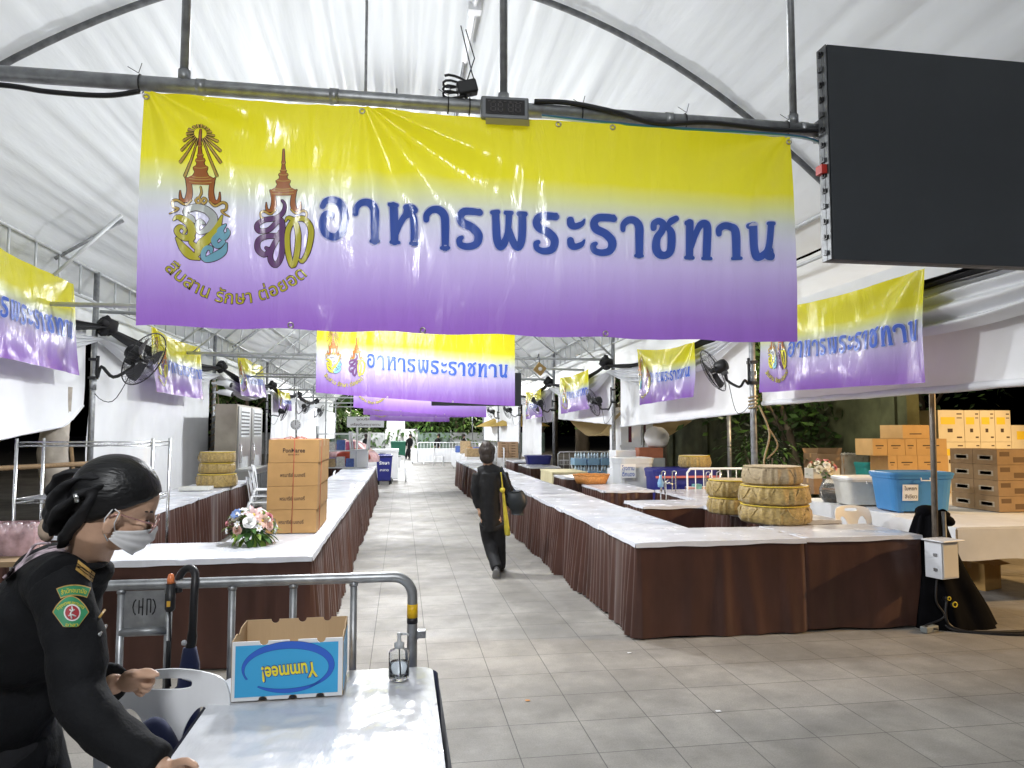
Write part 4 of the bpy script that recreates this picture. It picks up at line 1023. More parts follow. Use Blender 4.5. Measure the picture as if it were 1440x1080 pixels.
m = MB(); m.tube([(x0, 0, zb), (x1, 0, zb)], .016, 10); m.build('plate_bar', M_steel, t)
m = MB(); m.box(x0+.012, x1-.012, -.002, .002, zb+.014, zt-.022); xc, zc = (x0+x1)/2, (zb+zt)/2+.004
m.build('emblem_plate', M_steel, t)
m = MB(); S_ = .0021
for P in ([(-19, 0), (-17, 9), (-14, 13)], [(-19, 0), (-17, -9), (-14, -13)], [(-9, -11), (-9, 12)], [(-3, -14), (-3, 15)], [(4, -14), (4, 14)], [(10, -10), (10, 13)], [(18, 0), (16, 9), (13, 13)], [(18, 0), (16, -9), (13, -13)], [(-9, 0), (-3, 0)], [(4, 13), (10, 13)]):
    m.tube([(xc+a*S_, -.0028, zc+b*S_) for a, b in P], .0022, 4, flat=1)
m.build('emblem_cutouts', M_black, t)
m = MB(); m.tube([(xe, 0, bp(580, 868).z), (xe, 0, bp(580, 849).z)], .0206, 12, 0); m.tube([(xe, 0, bp(580, 876).z), (xe, 0, bp(580, 868.2).z)], .0206, 12, 1)
m.build('tape_band', [mat('yellow_tape', (.75, .45, .01), .4), M_black], t)
hz = bp(592, 891).z; m = MB(); m.box(xe+.018, xe+.052, -.016, .016, hz-.014, hz+.014); m.box(xe+.01, xe+.024, -.008, .008, hz-.02, hz+.004); m.tube([(xe+.036, -.02, hz), (xe+.036, .02, hz)], .006, 8); m.build('hook', M_steel, t, bevel=.003)
for x in (xl+.2, xe-.06):
    m = MB(); m.tube([(x, 0, .2), (x, -.12, .06), (x, -.28, .016)], .014, 8); m.tube([(x, 0, .2), (x, .12, .06), (x, .28, .016)], .014, 8); m.build('foot', M_steel, t)
# umbrella hung on the barrier
U = GY(262, 815, BYb-.05)
t = thing('hanging_umbrella', 'folded navy umbrella hooked by its black handle on the crowd barrier', 'umbrella', U)
m = MB(); m.tube(catmull([(-.04, .05, -.055), (-.042, .05, -.01), (-.022, .05, .025), (.005, .045, .03), (.022, .03, .01), (.026, .01, -.05), (.026, 0, -.2), (.02, 0, -.25)], 6), [.014]*36+[.017]*7, 10); m.build('handle', M_black, t)
m = MB(); m.tube([(.02, 0, -.24), (.02, 0, -.30), (.015, 0, -.42), (.02, .01, -.60), (.015, .01, -.72)], [.022, .032, .042, .04, .008], 12)
m.v = [(x+.010*nz(x*30, z*6, 1), y+.012*nz(y*30, z*6, 4), z) for x, y, z in m.v]; m.build('folded_canopy', M_navy, t)
m = MB(); m.tube([(-.012, -.04, -.31), (.01, -.045, -.335), (.05, -.04, -.35)], .003, 5); m.sph((.008, -.033, -.215), .010); m.build('strap', M_plastic, t)
m = MB()
def fl(u, v): a = (u-.5)*2; return (.02+a*.09, -.01+.02*nz(u*6, 2), -.37-.05*v-.05*a*a*.4+.02*nz(u*8, v*3))
m.grid(fl, 14, 5); m.build('cloth_flap', M_navy, t)
# traffic baton
U = GY(240, 822, BYb-.04)
t = thing('signal_baton', 'black signal baton with orange tip hung on the crowd barrier', 'baton', U)
m = MB(); m.lathe([(.001, .04), (.009, .036), (.013, .02), (.013, .004)], n=12); m.build('tip', mat('orange_lens', (.75, .22, .08), .3), t)
m = MB(); m.lathe([(.001, .004), (.016, .003), (.016, -.03), (.018, -.032), (.018, -.085), (.013, -.095), (.001, -.096)], n=12); m.box(-.006, .006, -.0195, -.017, -.075, -.055, 1); m.build('grip', [M_black, mat('amber_switch', (.6, .35, .05), .4)], t)
m = MB(); m.tube([(.0, 0, -.09), (.006, 0, -.2), (.004, .0, -.3), (.01, 0, -.36)], .004, 5); m.tube([(.0, 0, -.2), (.0, 0, -.38)], .009, 8); m.build('lanyard', M_black, t)
# ================================================================ GOODS ON THE TABLES
M_string = mat('red_string', (.45, .10, .05), .7)
M_tape = mat('tan_packing_tape', (.48, .30, .13), .35)
def carton(name, label, cx, cy, z, w, d, h, mt, rz=0, group=None, prints=(), tape=True, string=None, cat='box', open_=False):
    t = thing(name, label, cat, (cx, cy, z+.0015), rz, group)
    m = MB(); m.box(-w/2, w/2, -d/2, d/2, 0, h); ms = [mt, M_ink]
    for p in prints:
        if p[0] == 'txt': put_text(m, p[1], (p[2]*w, -d/2-.0012, p[3]*h), (1, 0, 0), (0, 0, 1), p[4], 1, p[5] if len(p) > 5 else 0, p[6]*w if len(p) > 6 else None)
        else:
            _, face, x0, x1, z0, z1, mm = p
            if mm not in ms: ms.append(mm)
            k = ms.index(mm)
            if face == 'f': m.box(x0*w, x1*w, -d/2-.0012, -d/2-.0004, z0*h, z1*h, k)
            else: m.box(-w/2-.0012, -w/2-.0004, x0*d, x1*d, z0*h, z1*h, k)
    m.build('carton_body', ms, t, bevel=0 if any(p[0] == 'txt' for p in prints) else .003)
    if tape:
        m = MB(); m.box(-w/2-.0006, w/2+.0006, -.022, .022, h-.06, h+.0008); m.build('tape', M_tape, t)
    return t
# --- carton stack on the left row, tied with red string
q0, q1 = GZ(373, 751, .755), GZ(443, 751, .755)
cw = q1.x-q0.x; ch_ = .196; cdp = .30
txt = ['พรมารีย์ เบเกอรี่', 'พรมารีย์ เบเกอรี่', 'พรมารีย์ เบเกอรี่', 'PonMaree']
rowi = ['bottom', 'lower middle', 'upper middle', 'top']; depi = ['front', 'middle', 'rear']
for dpt in range(3):
    for r in range(4):
        pr = []
        if dpt == 0:
            if r == 3: pr = [('txt', 'PonMaree', 0, .52, .052, .02, .44), ('txt', 'BAKERY', 0, .34, .018, 0, .22)]
            else: pr = [('txt', txt[r], 0, .46, .042, .01, .50)]
        jx, jy = .006*nz(r*3.3, dpt*2.2), .004*nz(r*1.3, dpt*5.1)
        carton('cake_carton', '%s cake carton, %s pile of the tied stack on the left aisle row' % (rowi[r], depi[dpt]), q0.x+cw/2+jx+.004*r, q0.y+cdp/2+dpt*(cdp+.006)+jy, .757+r*(ch_+.003), cw, cdp, ch_, M_card, .004*nz(r, dpt*7), 'cake cartons in the tied stack', pr, tape=(r == 3))
m = MB(); zt = .757+4*(ch_+.003)+.005; xm = q0.x+cw*.50+.006; yb = q0.y+.9+.02
m.tube([(xm, q0.y-.006, .76), (xm+.012, q0.y-.006, zt), (xm+.012, q0.y+cdp, zt)], .003, 5); m.tube([(q0.x-.006, q0.y+.15, .765), (q0.x+.0, q0.y+.15, zt), (q0.x+cw+.022, q0.y+.15, zt), (q0.x+cw+.008, q0.y+.15, .765)], .003, 5)
for i in range(5): a = i*1.3; m.tube([(xm, q0.y+.14, zt), (xm+.05*math.cos(a), q0.y+.14+.05*math.sin(a), zt+.018), (xm+.1*math.cos(a+.5), q0.y+.14+.1*math.sin(a+.5), zt+.004)], .003, 5)
tag(m.build('tie_string', M_string, None, (xm, q0.y, zt)), 'red string tied round the tall cake carton stack', 'string')

# --- gold cloth baskets
M_gold = mat('gold_pleated_cloth', (.33, .23, .075), .5, var=.35, vs=9, bump=.6, bs=16, sheen=.3)
M_trim = mat('yellow_trim_band', (.62, .46, .05), .4, var=.15, vs=20, bump=.3, bs=90)
M_beige = mat('beige_wrapped_cloth', (.36, .28, .17), .65, var=.2, vs=10, bump=.35, bs=18)
BASK = {}
def basket(x, y, z, r, h, label, kind=0, rz=0, squash=1):
    if kind not in BASK:
        t = thing('cloth_basket', label, 'basket', (0, 0, 0), 0, 'gold cloth covered baskets'); sd = kind*3.1
        def wob(q, i):
            f = abs(((q*9/PI+1.1*nz(math.cos(q)*2, math.sin(q)*2, sd)) % 1)*2-1)
            return (.014+.12*f*f)*(.35, 1, 1.1, 1, .5, .1, 0, 0)[min(i, 7)]*(.6+.7*nz(q*2, i, sd+2))
        m = MB(); m.lathe([(.93, .01), (.985, .12), (1.0, .4), (.985, .7), (.95, .92), (.93, .97), (.82, 1.0), (.001, .97)], n=120, wob=wob)
        for k in range(8):   # swags of cloth round the side
            a = k*PI/4+.2
            m.tube([(1.015*math.cos(a+.36*u), 1.015*math.sin(a+.36*u), .86-.55*(1-u*u)) for u in [i/8-1 for i in range(17)]], .022, 5)
        m.build('cloth_cover', M_beige if kind == 2 else M_gold, t)
        m = MB(); m.tube([(.965*math.cos(2*PI*i/40), .965*math.sin(2*PI*i/40), .95+.012*nz(i*.6, sd)) for i in range(40)], .045, 8, closed=True, flat=.8); m.build('rim_band', M_trim if kind != 2 else M_beige, t)
        BASK[kind] = t; t.location = (x, y, z); t.scale = (r, r, h); t.rotation_euler.z = rz; return t
    return dup(BASK[kind], (x, y, z), rz, label, None, (r, r, h))
p = GZ(1107, 738, .757); rr_ = .315; hb = .178
p.y += .22
basket(p.x, p.y, .757, rr_, hb, 'bottom basket of the tall right hand pile of gold cloth baskets')
basket(p.x+.0, p.y, .757+hb+.002, rr_*.985, hb, 'middle basket of the tall right hand pile of gold cloth baskets', 0, 1.3)
basket(p.x-.02, p.y, .757+2*hb+.004, rr_*.84, hb, 'beige wrapped basket topping the tall right hand pile', 2, .3)
p2 = GZ(1052, 728, .757); p2.y += .30; p2.x += .03
basket(p2.x, p2.y+.1, .757, .25, hb, 'lower gold basket behind and left of the tall basket pile', 1, .2)
basket(p2.x, p2.y+.1, .757+hb+.002, .25, hb*1.02, 'upper gold basket behind and left of the tall basket pile', 1, 1.7)
p = GZ(299, 686, .757)
basket(p.x, p.y+.25, .757, .29, .21, 'lowest basket of three on the outer left table, yellow rimmed', 0, .7)
basket(p.x, p.y+.25, .97, .26, .165, 'middle basket of three on the outer left table', 1, .4)
basket(p.x, p.y+.25, 1.137, .26, .17, 'top basket of three on the outer left table', 1, 2.2)

# --- bins and tubs
def bin_(name, label, cat, x, y, z, w, d, h, mt, lid, rz=0, feet=True, handles=True, lidh=.03, taper=.86, sign=None):
    t = thing(name, label, cat, (x, y, z), rz)
    m = MB(); n = 28; rings = []
    def ring(s, zz, e=0): return [(p[0], p[1], zz) for p in superell(0, 0, w/2*s+e, d/2*s+e, 7, n)]
    R_ = [ring(taper, .012), ring(taper+.02, .02), ring(.985, h*.9), ring(.985, h*.9, .012), ring(1, h, .012), ring(1, h, -.004)]
    for r in R_: m.v += r
    for i in range(len(R_)-1):
        for k in range(n): m.f.append([i*n+k, i*n+(k+1) % n, (i+1)*n+(k+1) % n, (i+1)*n+k]); m.m.append(0); m.s.append(False)
    m.f.append(list(range(n-1, -1, -1))); m.m.append(0); m.s.append(False); m.build('tub', mt, t, bevel=.003)
    if lid:
        m = MB(); L = [ring(1, h-.004, .018), ring(1, h+lidh*.7, .018), ring(.97, h+lidh, .0), ring(.9, h+lidh, 0), ring(.88, h+lidh*.75, 0)]
        for r in L: m.v += r
        for i in range(len(L)-1):
            for k in range(n): m.f.append([i*n+k, i*n+(k+1) % n, (i+1)*n+(k+1) % n, (i+1)*n+k]); m.m.append(0); m.s.append(False)
        m.f += [list(range(4*n, 5*n)), list(range(n-1, -1, -1))]; m.m += [0, 0]; m.s += [False, False]; m.build('lid', lid, t)
    if feet:
        for sx in (-1, 1):
            for sy in (-1, 1): m = MB(); m.box(sx*w*.34-.03, sx*w*.34+.03, sy*d*.34-.03, sy*d*.34+.03, -.001, .014); m.build('foot', mt, t, bevel=.003)
    if handles:
        m = MB(); m.tube([(.0-.05, -d/2-.018, h*.93), (-.05, -d/2-.03, h*.86), (.05, -d/2-.03, h*.86), (.05, -d/2-.018, h*.93)], .008, 6); m.build('handle', M_plastic, t)
    if sign:
        sx, sz, sw, sh, lines, tcol = sign
        m = MB(); m.box(sx-sw/2, sx+sw/2, -d/2-.012, -d/2-.009, sz, sz+sh)
        m.v = [(a, b+(.03 if taper < .95 else 0)*(1-(c-sz)/sh)*.5-.0, c) for a, b, c in m.v]; m.build('paper_sign', mat('white_paper', (.78, .79, .80), .7), t)
        for i, ln in enumerate(lines): m = MB(); put_text(m, ln, (sx, -d/2-.0135, sz+sh*(1-(i+.5)/len(lines))), (1, 0, 0), (0, 0, 1), sh/len(lines)*.62, 0, .012, sw*.78); m.build('sign_lettering', tcol, t)
    return t
M_bin = mat('sky_blue_plastic', (.06, .235, .52), .38, var=.06, vs=5, bump=.05, bs=80)
M_teal = mat('teal_plastic', (.03, .30, .32), .4, var=.05)
M_frost = mat('frosted_clear_plastic', (.62, .62, .58), .35, var=.1, vs=8)
M_navyp = mat('navy_plastic', (.025, .03, .20), .35, var=.08)
M_bluepen = mat('blue_marker_ink', (.05, .12, .42), .6)
p = GZ(1305, 722, .757)
bin_('storage_bin', 'large sky blue lidded plastic bin with paper note on the long white table', 'bin', p.x+.03, p.y+.28, .757, .70, .48, .40, M_bin, M_bin, R(-6), sign=(-.16, .13, .17, .17, ['ใบหยก', 'สีเขียว'], M_ink))
p = GZ(1228, 713, .757)
bin_('storage_bin', 'frosted clear storage bin left of the sky blue bin', 'bin', p.x+.02, p.y+.26, .757, .50, .40, .31, M_frost, M_plastic, R(-4))
p = GZ(1262, 690, .757)
bin_('storage_bin', 'teal lidded bin behind the frosted clear and sky blue bins', 'bin', p.x+.02, p.y+.45, .757, .62, .40, .37, M_teal, M_teal, R(-4))
# glass jar and bottle
p = GZ(1180, 707, .757)
t = thing('glass_jar', 'round clear jar beside the frosted bin on the white table', 'jar', (p.x, p.y+.14, .757))
m = MB(); m.lathe([(.001, 0), (.10, .0), (.14, .06), (.145, .16), (.11, .24), (.10, .27), (.108, .28), (.09, .28), (.13, .16), (.125, .06), (.001, .012)], n=26); m.build('jar_glass', mat('clear_glass', (.9, .9, .88), .05, trans=.9, ior=1.3), t)
m = MB(); m.lathe([(.001, .015), (.115, .02), (.122, .10), (.10, .12), (.001, .13)], n=20); m.build('contents', mat('pale_sweets', (.55, .42, .34), .7, var=.3, vs=40), t)
p = GZ(1193, 708, .757)
t = thing('small_bottle', 'small labelled bottle in front of the clear jar', 'bottle', (p.x+.02, p.y+.02, .757))
m = MB(); m.lathe([(.001, 0), (.03, 0), (.03, .13), (.012, .18), (.012, .22), (.001, .22)], n=16); m.build('body', mat('dull_glass', (.35, .36, .33), .15, var=.2), t)
m = MB(); m.lathe([(.0305, .03), (.031, .035), (.031, .10), (.0305, .105)], n=16); m.build('paper_label', mat('dark_label', (.08, .09, .09), .5, var=.4, vs=60), t)
# flower planter
M_petal = [mat('petal_'+n, c, .6, var=.12, vs=20) for n, c in (('pink', (.66, .30, .33)), ('cream', (.72, .66, .52)), ('white', (.78, .78, .76)), ('blush', (.68, .44, .36)), ('blue', (.16, .24, .48)), ('dusk', (.14, .10, .20)))]
M_leaf = mat('leaf_green', (.06, .14, .035), .5, var=.35, vs=15, transl=.2); M_leaf2 = mat('leaf_yellow_green', (.20, .30, .05), .5, var=.3, vs=15, transl=.2)
M_core = mat('flower_core', (.62, .45, .08), .7)
def leafm(mb, c, d, l, w_, m=0, droop=.3):
    d = Vector(d).normalized(); s = d.cross(Vector((0, 0, 1)))
    s = s.normalized() if s.length > .1 else Vector((1, 0, 0)); c = Vector(c); up = s.cross(d)
    P = []
    for i, k in enumerate((.12, .8, 1, .6, .03)):
        q = c+d*(l*i/4)-Vector((0, 0, droop*l*(i/4)**2)); P += [q-s*w_*k/2+up*w_*.12*k, q-up*0*k, q+s*w_*k/2+up*w_*.12*k]
    mb.add(P, [(i*3+j, i*3+j+1, i*3+j+4, i*3+j+3) for i in range(4) for j in range(2)], m, True)
def rose(c, d, r, mt, parent, name='rose'):
    m = MB(); d = Vector(d).normalized(); a = d.orthogonal().normalized(); b = d.cross(a); c = Vector(c)
    for ringi, (n, op, rad, hh_) in enumerate(((5, 1.05, 1, .55), (5, .7, .82, .85), (4, .42, .6, 1), (3, .2, .38, 1.05))):
        for k in range(n):
            q = 2*PI*k/n+ringi*.6
            def pf(u, v, q=q, op=op, rad=rad, hh_=hh_, n=n):
                an = q+(u-.5)*2*PI/n*1.35; rr2 = rad*(math.sin(v*PI*.5)*.55+.45*v**3*op*1.2)*(1-.12*abs(u-.5)*2*v); z = hh_*v*(1-.35*op*v*v)
                return c+(a*math.cos(an)+b*math.sin(an))*(rr2*r)+d*(z*r*.8)
            m.grid(pf, 6, 5)
    return m.build(name, mt, parent)
def daisy(c, d, r, parent, mt, n=6, name='small_flower', w_=.55):
    m = MB(); d = Vector(d).normalized(); a = d.orthogonal().normalized(); b = d.cross(a); c = Vector(c)
    for k in range(n):
        q = 2*PI*k/n; e = a*math.cos(q)+b*math.sin(q); s = d.cross(e)
        P = []
        for i, kk in enumerate((.2, .9, 1, .75, .1)):
            o = c+e*(r*i/4)+d*(r*(.25*math.sin(i/4*PI*.8)-.25*(i/4)**2*(1 if w_ < .5 else .2)+.12*i/4)); P += [o-s*(r*w_*kk/2)+d*.06*r, o, o+s*(r*w_*kk/2)+d*.06*r]
        m.add(P, [(i*3+j, i*3+j+1, i*3+j+4, i*3+j+3) for i in range(4) for j in range(2)], 0, True)
    m.sph(c+d*r*.08, r*.2, 8, 1)
    return m.build(name, [mt, M_core], parent)
def flowers(label, loc, R_, H, nf, nd, nl, seed, extra=None, lilies=0, base=None, name='flower_bouquet'):
    rnd = random.Random(seed); t = thing(name, label, 'flowers', loc)
    m = MB()
    for i in range(nl):
        a = rnd.uniform(0, 2*PI); e = rnd.uniform(-.7, 1.1); d = Vector((math.cos(a)*math.cos(e), math.sin(a)*math.cos(e), math.sin(e)))
        leafm(m, Vector((0, 0, H*.42))+d*R_*rnd.uniform(.3, .75), d, R_*rnd.uniform(.38, .62), R_*rnd.uniform(.2, .32), rnd.choice((0, 0, 1)), .35)
    for i in range(12): a = i*.52; m.tube([(.0, 0, H*.4), (R_*.35*math.cos(a), R_*.35*math.sin(a), H*.2), (R_*.2*math.cos(a), R_*.2*math.sin(a), 0)], .004, 4)
    m.build('leaves', [M_leaf, M_leaf2], t)
    def spot(i, n, rr2):
        k = (i+.5)/n; e = math.acos(1-1.15*k); a = i*2.39996+seed; d = Vector((math.sin(e)*math.cos(a), math.sin(e)*math.sin(a), math.cos(e)))
        return Vector((0, 0, H*.42))+Vector((d.x*R_, d.y*R_, d.z*H*.56))*rr2, d
    for i in range(nf):
        c, d = spot(i, nf, rnd.uniform(.82, .98)); rose(c, d, R_*rnd.uniform(.2, .27), rnd.choice(extra or M_petal[:4]), t)
    for i in range(nd):
        c, d = spot(i+.4, nd, 1.0); daisy(c, d, R_*.16, t, M_petal[2])
    return t
p = GZ(346, 769, .757)
t = flowers('mixed bouquet with pink streaked white lily lying at the front left table edge', (p.x, p.y+.16, .757), .18, .27, 14, 16, 190, 3)
CA = -CF
for (dx, dz, sp_, mt, n, rad, w_) in ((.035, .225, (.25, -1, .5), mat('lily_petal', (.74, .52, .52), .45, var=.35, vs=9), 6, .085, .42), (-.085, .235, (-.4, -.8, .7), M_petal[4], 9, .048, .5), (-.045, .245, (-.2, -.6, .9), M_petal[2], 9, .05, .5), (.10, .185, (.7, -.7, .2), M_petal[3], 7, .06, .6)):
    daisy((dx, -.10, dz), sp_, rad, t, mt, n, 'lily' if w_ < .45 else 'large_flower', w_)
p = GZ(1162, 672, .98)
t = flowers('pink and cream artificial flowers in a pale planter box on brown cartons', (p.x, p.y+.1, .97), .19, .26, 16, 5, 60, 9, name='flower_planter')
m = MB(); m.box(-.20, .20, -.11, .11, -.0, .14); m.box(-.185, .185, -.095, .095, .135, .143); m.build('planter_box', mat('pale_planter', (.55, .53, .47), .6, var=.1), t, bevel=.004)
carton('brown_carton', 'brown carton under the flower planter on the white table', p.x+.0, p.y+.12, .757, .42, .30, .21, mat('dull_brown_carton', (.26, .17, .10), .8, var=.12, vs=6))
# brown wrapped cartons behind
M_bc = mat('dull_brown_carton', (.26, .17, .10)); M_wrapf = mat('stretch_wrap', (.55, .52, .47), .2, alpha=.45, var=.2, vs=8, bump=.6, bs=14)
q = GZ(1212, 690, .757)
t1 = carton('brown_carton', 'tall dull brown carton standing behind the jar, open flaps up', q.x-.14, q.y+.75, .757, .40, .4, .52, M_bc)
m = MB(); m.obox((0, -.20, .56), (.2, 0, 0), (0, .002, 0), (0, -.02, .05)); m.obox((0, .20, .55), (.2, 0, 0), (0, .002, 0), (0, .03, .05)); m.build('flap', M_bc, t1)
t2 = carton('wrapped_carton', 'brown carton under crinkled stretch wrap behind the frosted bin', q.x+.28, q.y+.7, .757, .44, .4, .48, M_bc)
m = MB()
def wrp(u, v):
    a = 2*PI*u; c, s = math.cos(a), math.sin(a); k = (abs(c)**8+abs(s)**8)**(-1/8); e = .235+.012*nz(u*16, v*7, 2)
    return (c*k*e, s*k*e*.92, .02+.5*v)
m.grid(wrp, 80, 12); m.build('stretch_wrap', M_wrapf, t2)
m = MB(); m.grid(lambda u, v: ((u-.5)*.5, (v-.5)*.46, .505+.035*abs(nz(u*7, v*7, 4))+.02*nz(u*20, v*20)), 30, 30); m.build('bunched_film', mat('white_film', (.7, .7, .68), .25, alpha=.8), t2)
# orange tinted cartons
M_oc = mat('tan_cardboard', (.46, .30, .135), .75, var=.07, vs=7)
q = GZ(1240, 668, .757); oy = 8.95
def gx(px, y, py=640): return GY(px, py, y).x
def gzv(py, y, px=1280): return GY(px, py, y).z
zb = [.757, gzv(640.5, oy), gzv(617, oy)]
hh1 = zb[2]-zb[1]
for r, (xs, lab) in enumerate((((1249, 1262, 1291, 1334), 'lower'), ((1228, 1249, 1274, 1290, 1333), 'upper'))):
    if r == 0: z0, h_ = zb[1]-hh1-.002, hh1
    else: z0, h_ = zb[1], hh1-.002
    for i in range(len(xs)-1):
        a, b = gx(xs[i], oy), gx(xs[i+1], oy)
        carton('tan_carton', 'tan carton, %s row of the orange lit pile, %s from the left' % (lab, ('first', 'second', 'third', 'fourth')[i]), (a+b)/2, oy+.2, z0, b-a-.006, .38, h_, M_oc, 0, 'tan cartons in the orange lit pile', [('p', 'f', -.3, .25, .55, .62, M_ink), ('p', 'f', -.2, .1, .42, .46, M_ink)])
a, b = gx(1267, oy), gx(1310, oy)
carton('tan_carton', 'single tan carton on top of the orange lit pile', (a+b)/2, oy+.22, zb[2]+.002, b-a, .40, gzv(598, oy)-zb[2], M_oc, R(8), 'tan cartons in the orange lit pile', [('p', 'f', -.25, .2, .3, .38, M_ink)])
z0 = .757; a, b = gx(1249, oy), gx(1336, oy)
carton('tan_carton', 'long flat tan carton at the foot of the orange lit pile', (a+b)/2, oy+.21, z0, b-a, .40, max(.05, zb[1]-hh1-.008-z0), M_oc, 0, 'tan cartons in the orange lit pile')
# white cartons with yellow stickers
M_wc = mat('white_printed_carton', (.66, .62, .52), .6, var=.05, vs=5); M_ys = mat('yellow_sticker', (.75, .56, .02), .5)
wy = 9.75; wz0, wz1 = gzv(664, wy, 1370), gzv(621.5, wy, 1370); wz2 = gzv(577, wy, 1370)
cols = (1320, 1357, 1379, 1400, 1422.5)
for r, (z0, z1) in enumerate(((wz0, wz1-.004), (wz1, wz2))):
    for i in range(4):
        a, b = gx(cols[i], wy, 620), gx(cols[i+1], wy, 620)
        carton('white_carton', 'tall white carton with yellow sticker, %s row, %s of the white carton wall' % (('lower', 'upper')[r], ('leftmost', 'second', 'third', 'fourth')[i]), (a+b)/2, wy+.2, z0, b-a-.008, .4, z1-z0, M_wc, 0, 'white cartons with yellow stickers',
               [('p', 'f', -.40, .15, .55, .78, M_ys), ('p', 'f', .22, .42, .86, .90, M_ink), ('p', 'f', .22, .42, .74, .77, M_ink), ('p', 'f', -.15, .05, .30, .42, M_ink), ('p', 'f', .2, .40, .12, .17, M_ink)], tape=False)
a, b = gx(1423.5, wy), gx(1462, wy)
for r, (z0, z1) in enumerate(((wz0-.02, gzv(632, wy, 1400)-.003), (gzv(632, wy, 1400), gzv(598, wy, 1430)))):
    carton('white_carton', 'squarer white carton, %s of two at the right edge of the photo' % ('lower', 'upper')[r], (a+b)/2, wy+.18, z0, b-a, .36, z1-z0, M_wc, 0, 'white cartons with yellow stickers', [('p', 'f', -.3, .1, .4, .75, M_ys), ('p', 'f', .15, .4, .8, .88, M_ink)], tape=False)
t = carton('white_carton', 'long pale carton base under the white carton wall', (gx(1320, wy)+gx(1462, wy))/2, wy+.2, .757, gx(1462, wy)-gx(1318, wy), .42, wz0-.02-.762, M_wc, 0, None, [], tape=False)
# grey brown printed cartons at the right edge
M_gc = mat('printed_brown_carton', (.30, .20, .11), .75, var=.1, vs=8); M_gi = mat('brown_print', (.12, .07, .035), .7); M_gp = mat('pale_print', (.42, .36, .28), .7)
p = GZ(1411, 721, .757); bx, by = p.x, p.y+.05
zt_ = GY(1411, 632, by).z; h4 = (zt_-.757)/4
for r in range(4):
    for j, (nm, x0, y0) in enumerate((('front left', 0, 0), ('front right', .385, 0), ('rear left', 0, .335))):
        carton('printed_carton', 'brown printed carton, %s row, %s in the pile at the right edge' % (rowi[r], nm), bx+.19+x0, by+.165+y0, .757+r*h4, .38, .33, h4-.003, M_gc, 0, 'brown printed cartons at the right edge',
               [('p', 'l', -.32, .30, .28, .62, M_gp), ('p', 'l', -.24, .22, .34, .56, M_gi), ('p', 'f', -.42, -.1, .55, .85, M_gi), ('p', 'f', .02, .4, .15, .5, M_gi)], tape=False)
# open carton on the floor under the white table
p = GZ(1388, 832, .0)
t = carton('floor_carton', 'small opened cardboard carton on the ground under the white table', p.x+.08, p.y+.2, 0, .30, .30, .27, mat('floor_carton_card', (.45, .27, .09), .8, var=.08), R(20))  # plain card tone, slightly lighter than its flap
m = MB(); m.obox((-.03, -.20, .285), (.15, 0, 0), (0, .06, .012), (0, 0, .0015)); m.build('flap', M_card, t)

# --- pole with electric box and black bag
pb = GZ(1318, 882, 0); pt = GY(1311, 560, pb.y)
t = thing('support_pole', 'slim dark post at the right carrying the white electric box', 'pole', (pb.x, pb.y, 0))
d_ = (pt-pb); top_ = d_*(2.75/d_.z)
m = MB(); m.tube([(0, 0, 0), top_*.5, top_], .024, 8); m.build('shaft', mat('brown_grey_post', (.14, .12, .10), .5, .4, var=.3, vs=14), t)
m = MB(); m.box(-.07, .07, -.07, .07, 0, .02); m.tube([(-.0, 0, .02), (0, 0, .28)], .034, 8); m.tube([(.09, -.02, .01), (.085, -.02, .95)], .016, 8); m.build('foot', M_dark_steel, t)
e0, e1 = GY(1308, 761, pb.y-.13), GY(1343, 812, pb.y-.13)
t = thing('electric_box', 'white metal electric box strapped to the slim dark post', 'electric box', ((e0.x+e1.x)/2+.012, pb.y-.11, e1.z), R(14))
w_, h_ = (e1.x-e0.x)*.92, e0.z-e1.z; M_wm = mat('white_enamel', (.66, .68, .72), .35, var=.04)
m = MB(); m.box(-w_/2, w_/2, -.07, .08, 0, h_); m.build('housing', M_wm, t, bevel=.004)
m = MB(); m.box(-w_/2+.012, w_/2-.012, -.077, -.0705, .012, h_-.016); m.build('door', mat('cream_enamel', (.66, .63, .57), .35, var=.04), t, bevel=.002)
m = MB(); m.box(-w_/2-.025, w_/2+.03, -.11, .09, h_+.001, h_+.012); m.build('rain_hood', M_wm, t, bevel=.003)
m = MB(); m.box(-w_/2-.008, -w_/2-.0005, -.03, .0, h_*.2, h_*.28); m.box(-w_/2-.008, -w_/2-.0005, -.03, 0, h_*.6, h_*.68); m.build('hinge', M_steel, t)
def bag(u, v):
    a = 2*PI*u; z = .95*(1-v); sp = .095+.33*v**.95
    r = 1+.16*nz(math.cos(a)*2.2, math.sin(a)*2.2, v*.8)+.06*math.sin(a*9+3*nz(v*2, 3))*(1-.3*v)+.05*nz(u*30, v*2)
    return (sp*r*math.cos(a)+.05+.20*v*v*.6+(.09*math.exp(-((v-.04)/.06)**2)*max(0, math.cos(a))), sp*.72*r*math.sin(a), z+.02*nz(u*12, v*3)-.01)
M_bag = mat('black_fabric_bag', (.004, .004, .005), .9, var=.3, vs=6, bump=.35, bs=14, spec=.06)
m = MB(); m.grid(bag, 90, 30); m.ell((.03, 0, .93), (.10, 0, 0), (0, .08, 0), (.0, 0, .06), 16)
m.ell((.19, -.01, .86), (.09, 0, -.03), (0, .07, 0), (.015, 0, .05), 14)
o = m.build('black_bag', M_bag, None, (0, 0, 0)); o.location = (pb.x+.04, pb.y+.16, 0); tag(o, 'tall black cloth bundle tied to the slim dark post behind the electric box', 'bag')
cable('power_cable', 'black cable trailing along the ground from the slim dark post to the right', [(pb.x+.0, pb.y-.06, .06), (pb.x+.05, pb.y-.16, .012), (pb.x+.45, pb.y-.25, .012), (pb.x+1.1, pb.y-.2, .012), (pb.x+2.2, pb.y+.05, .012)], .012, M_black)
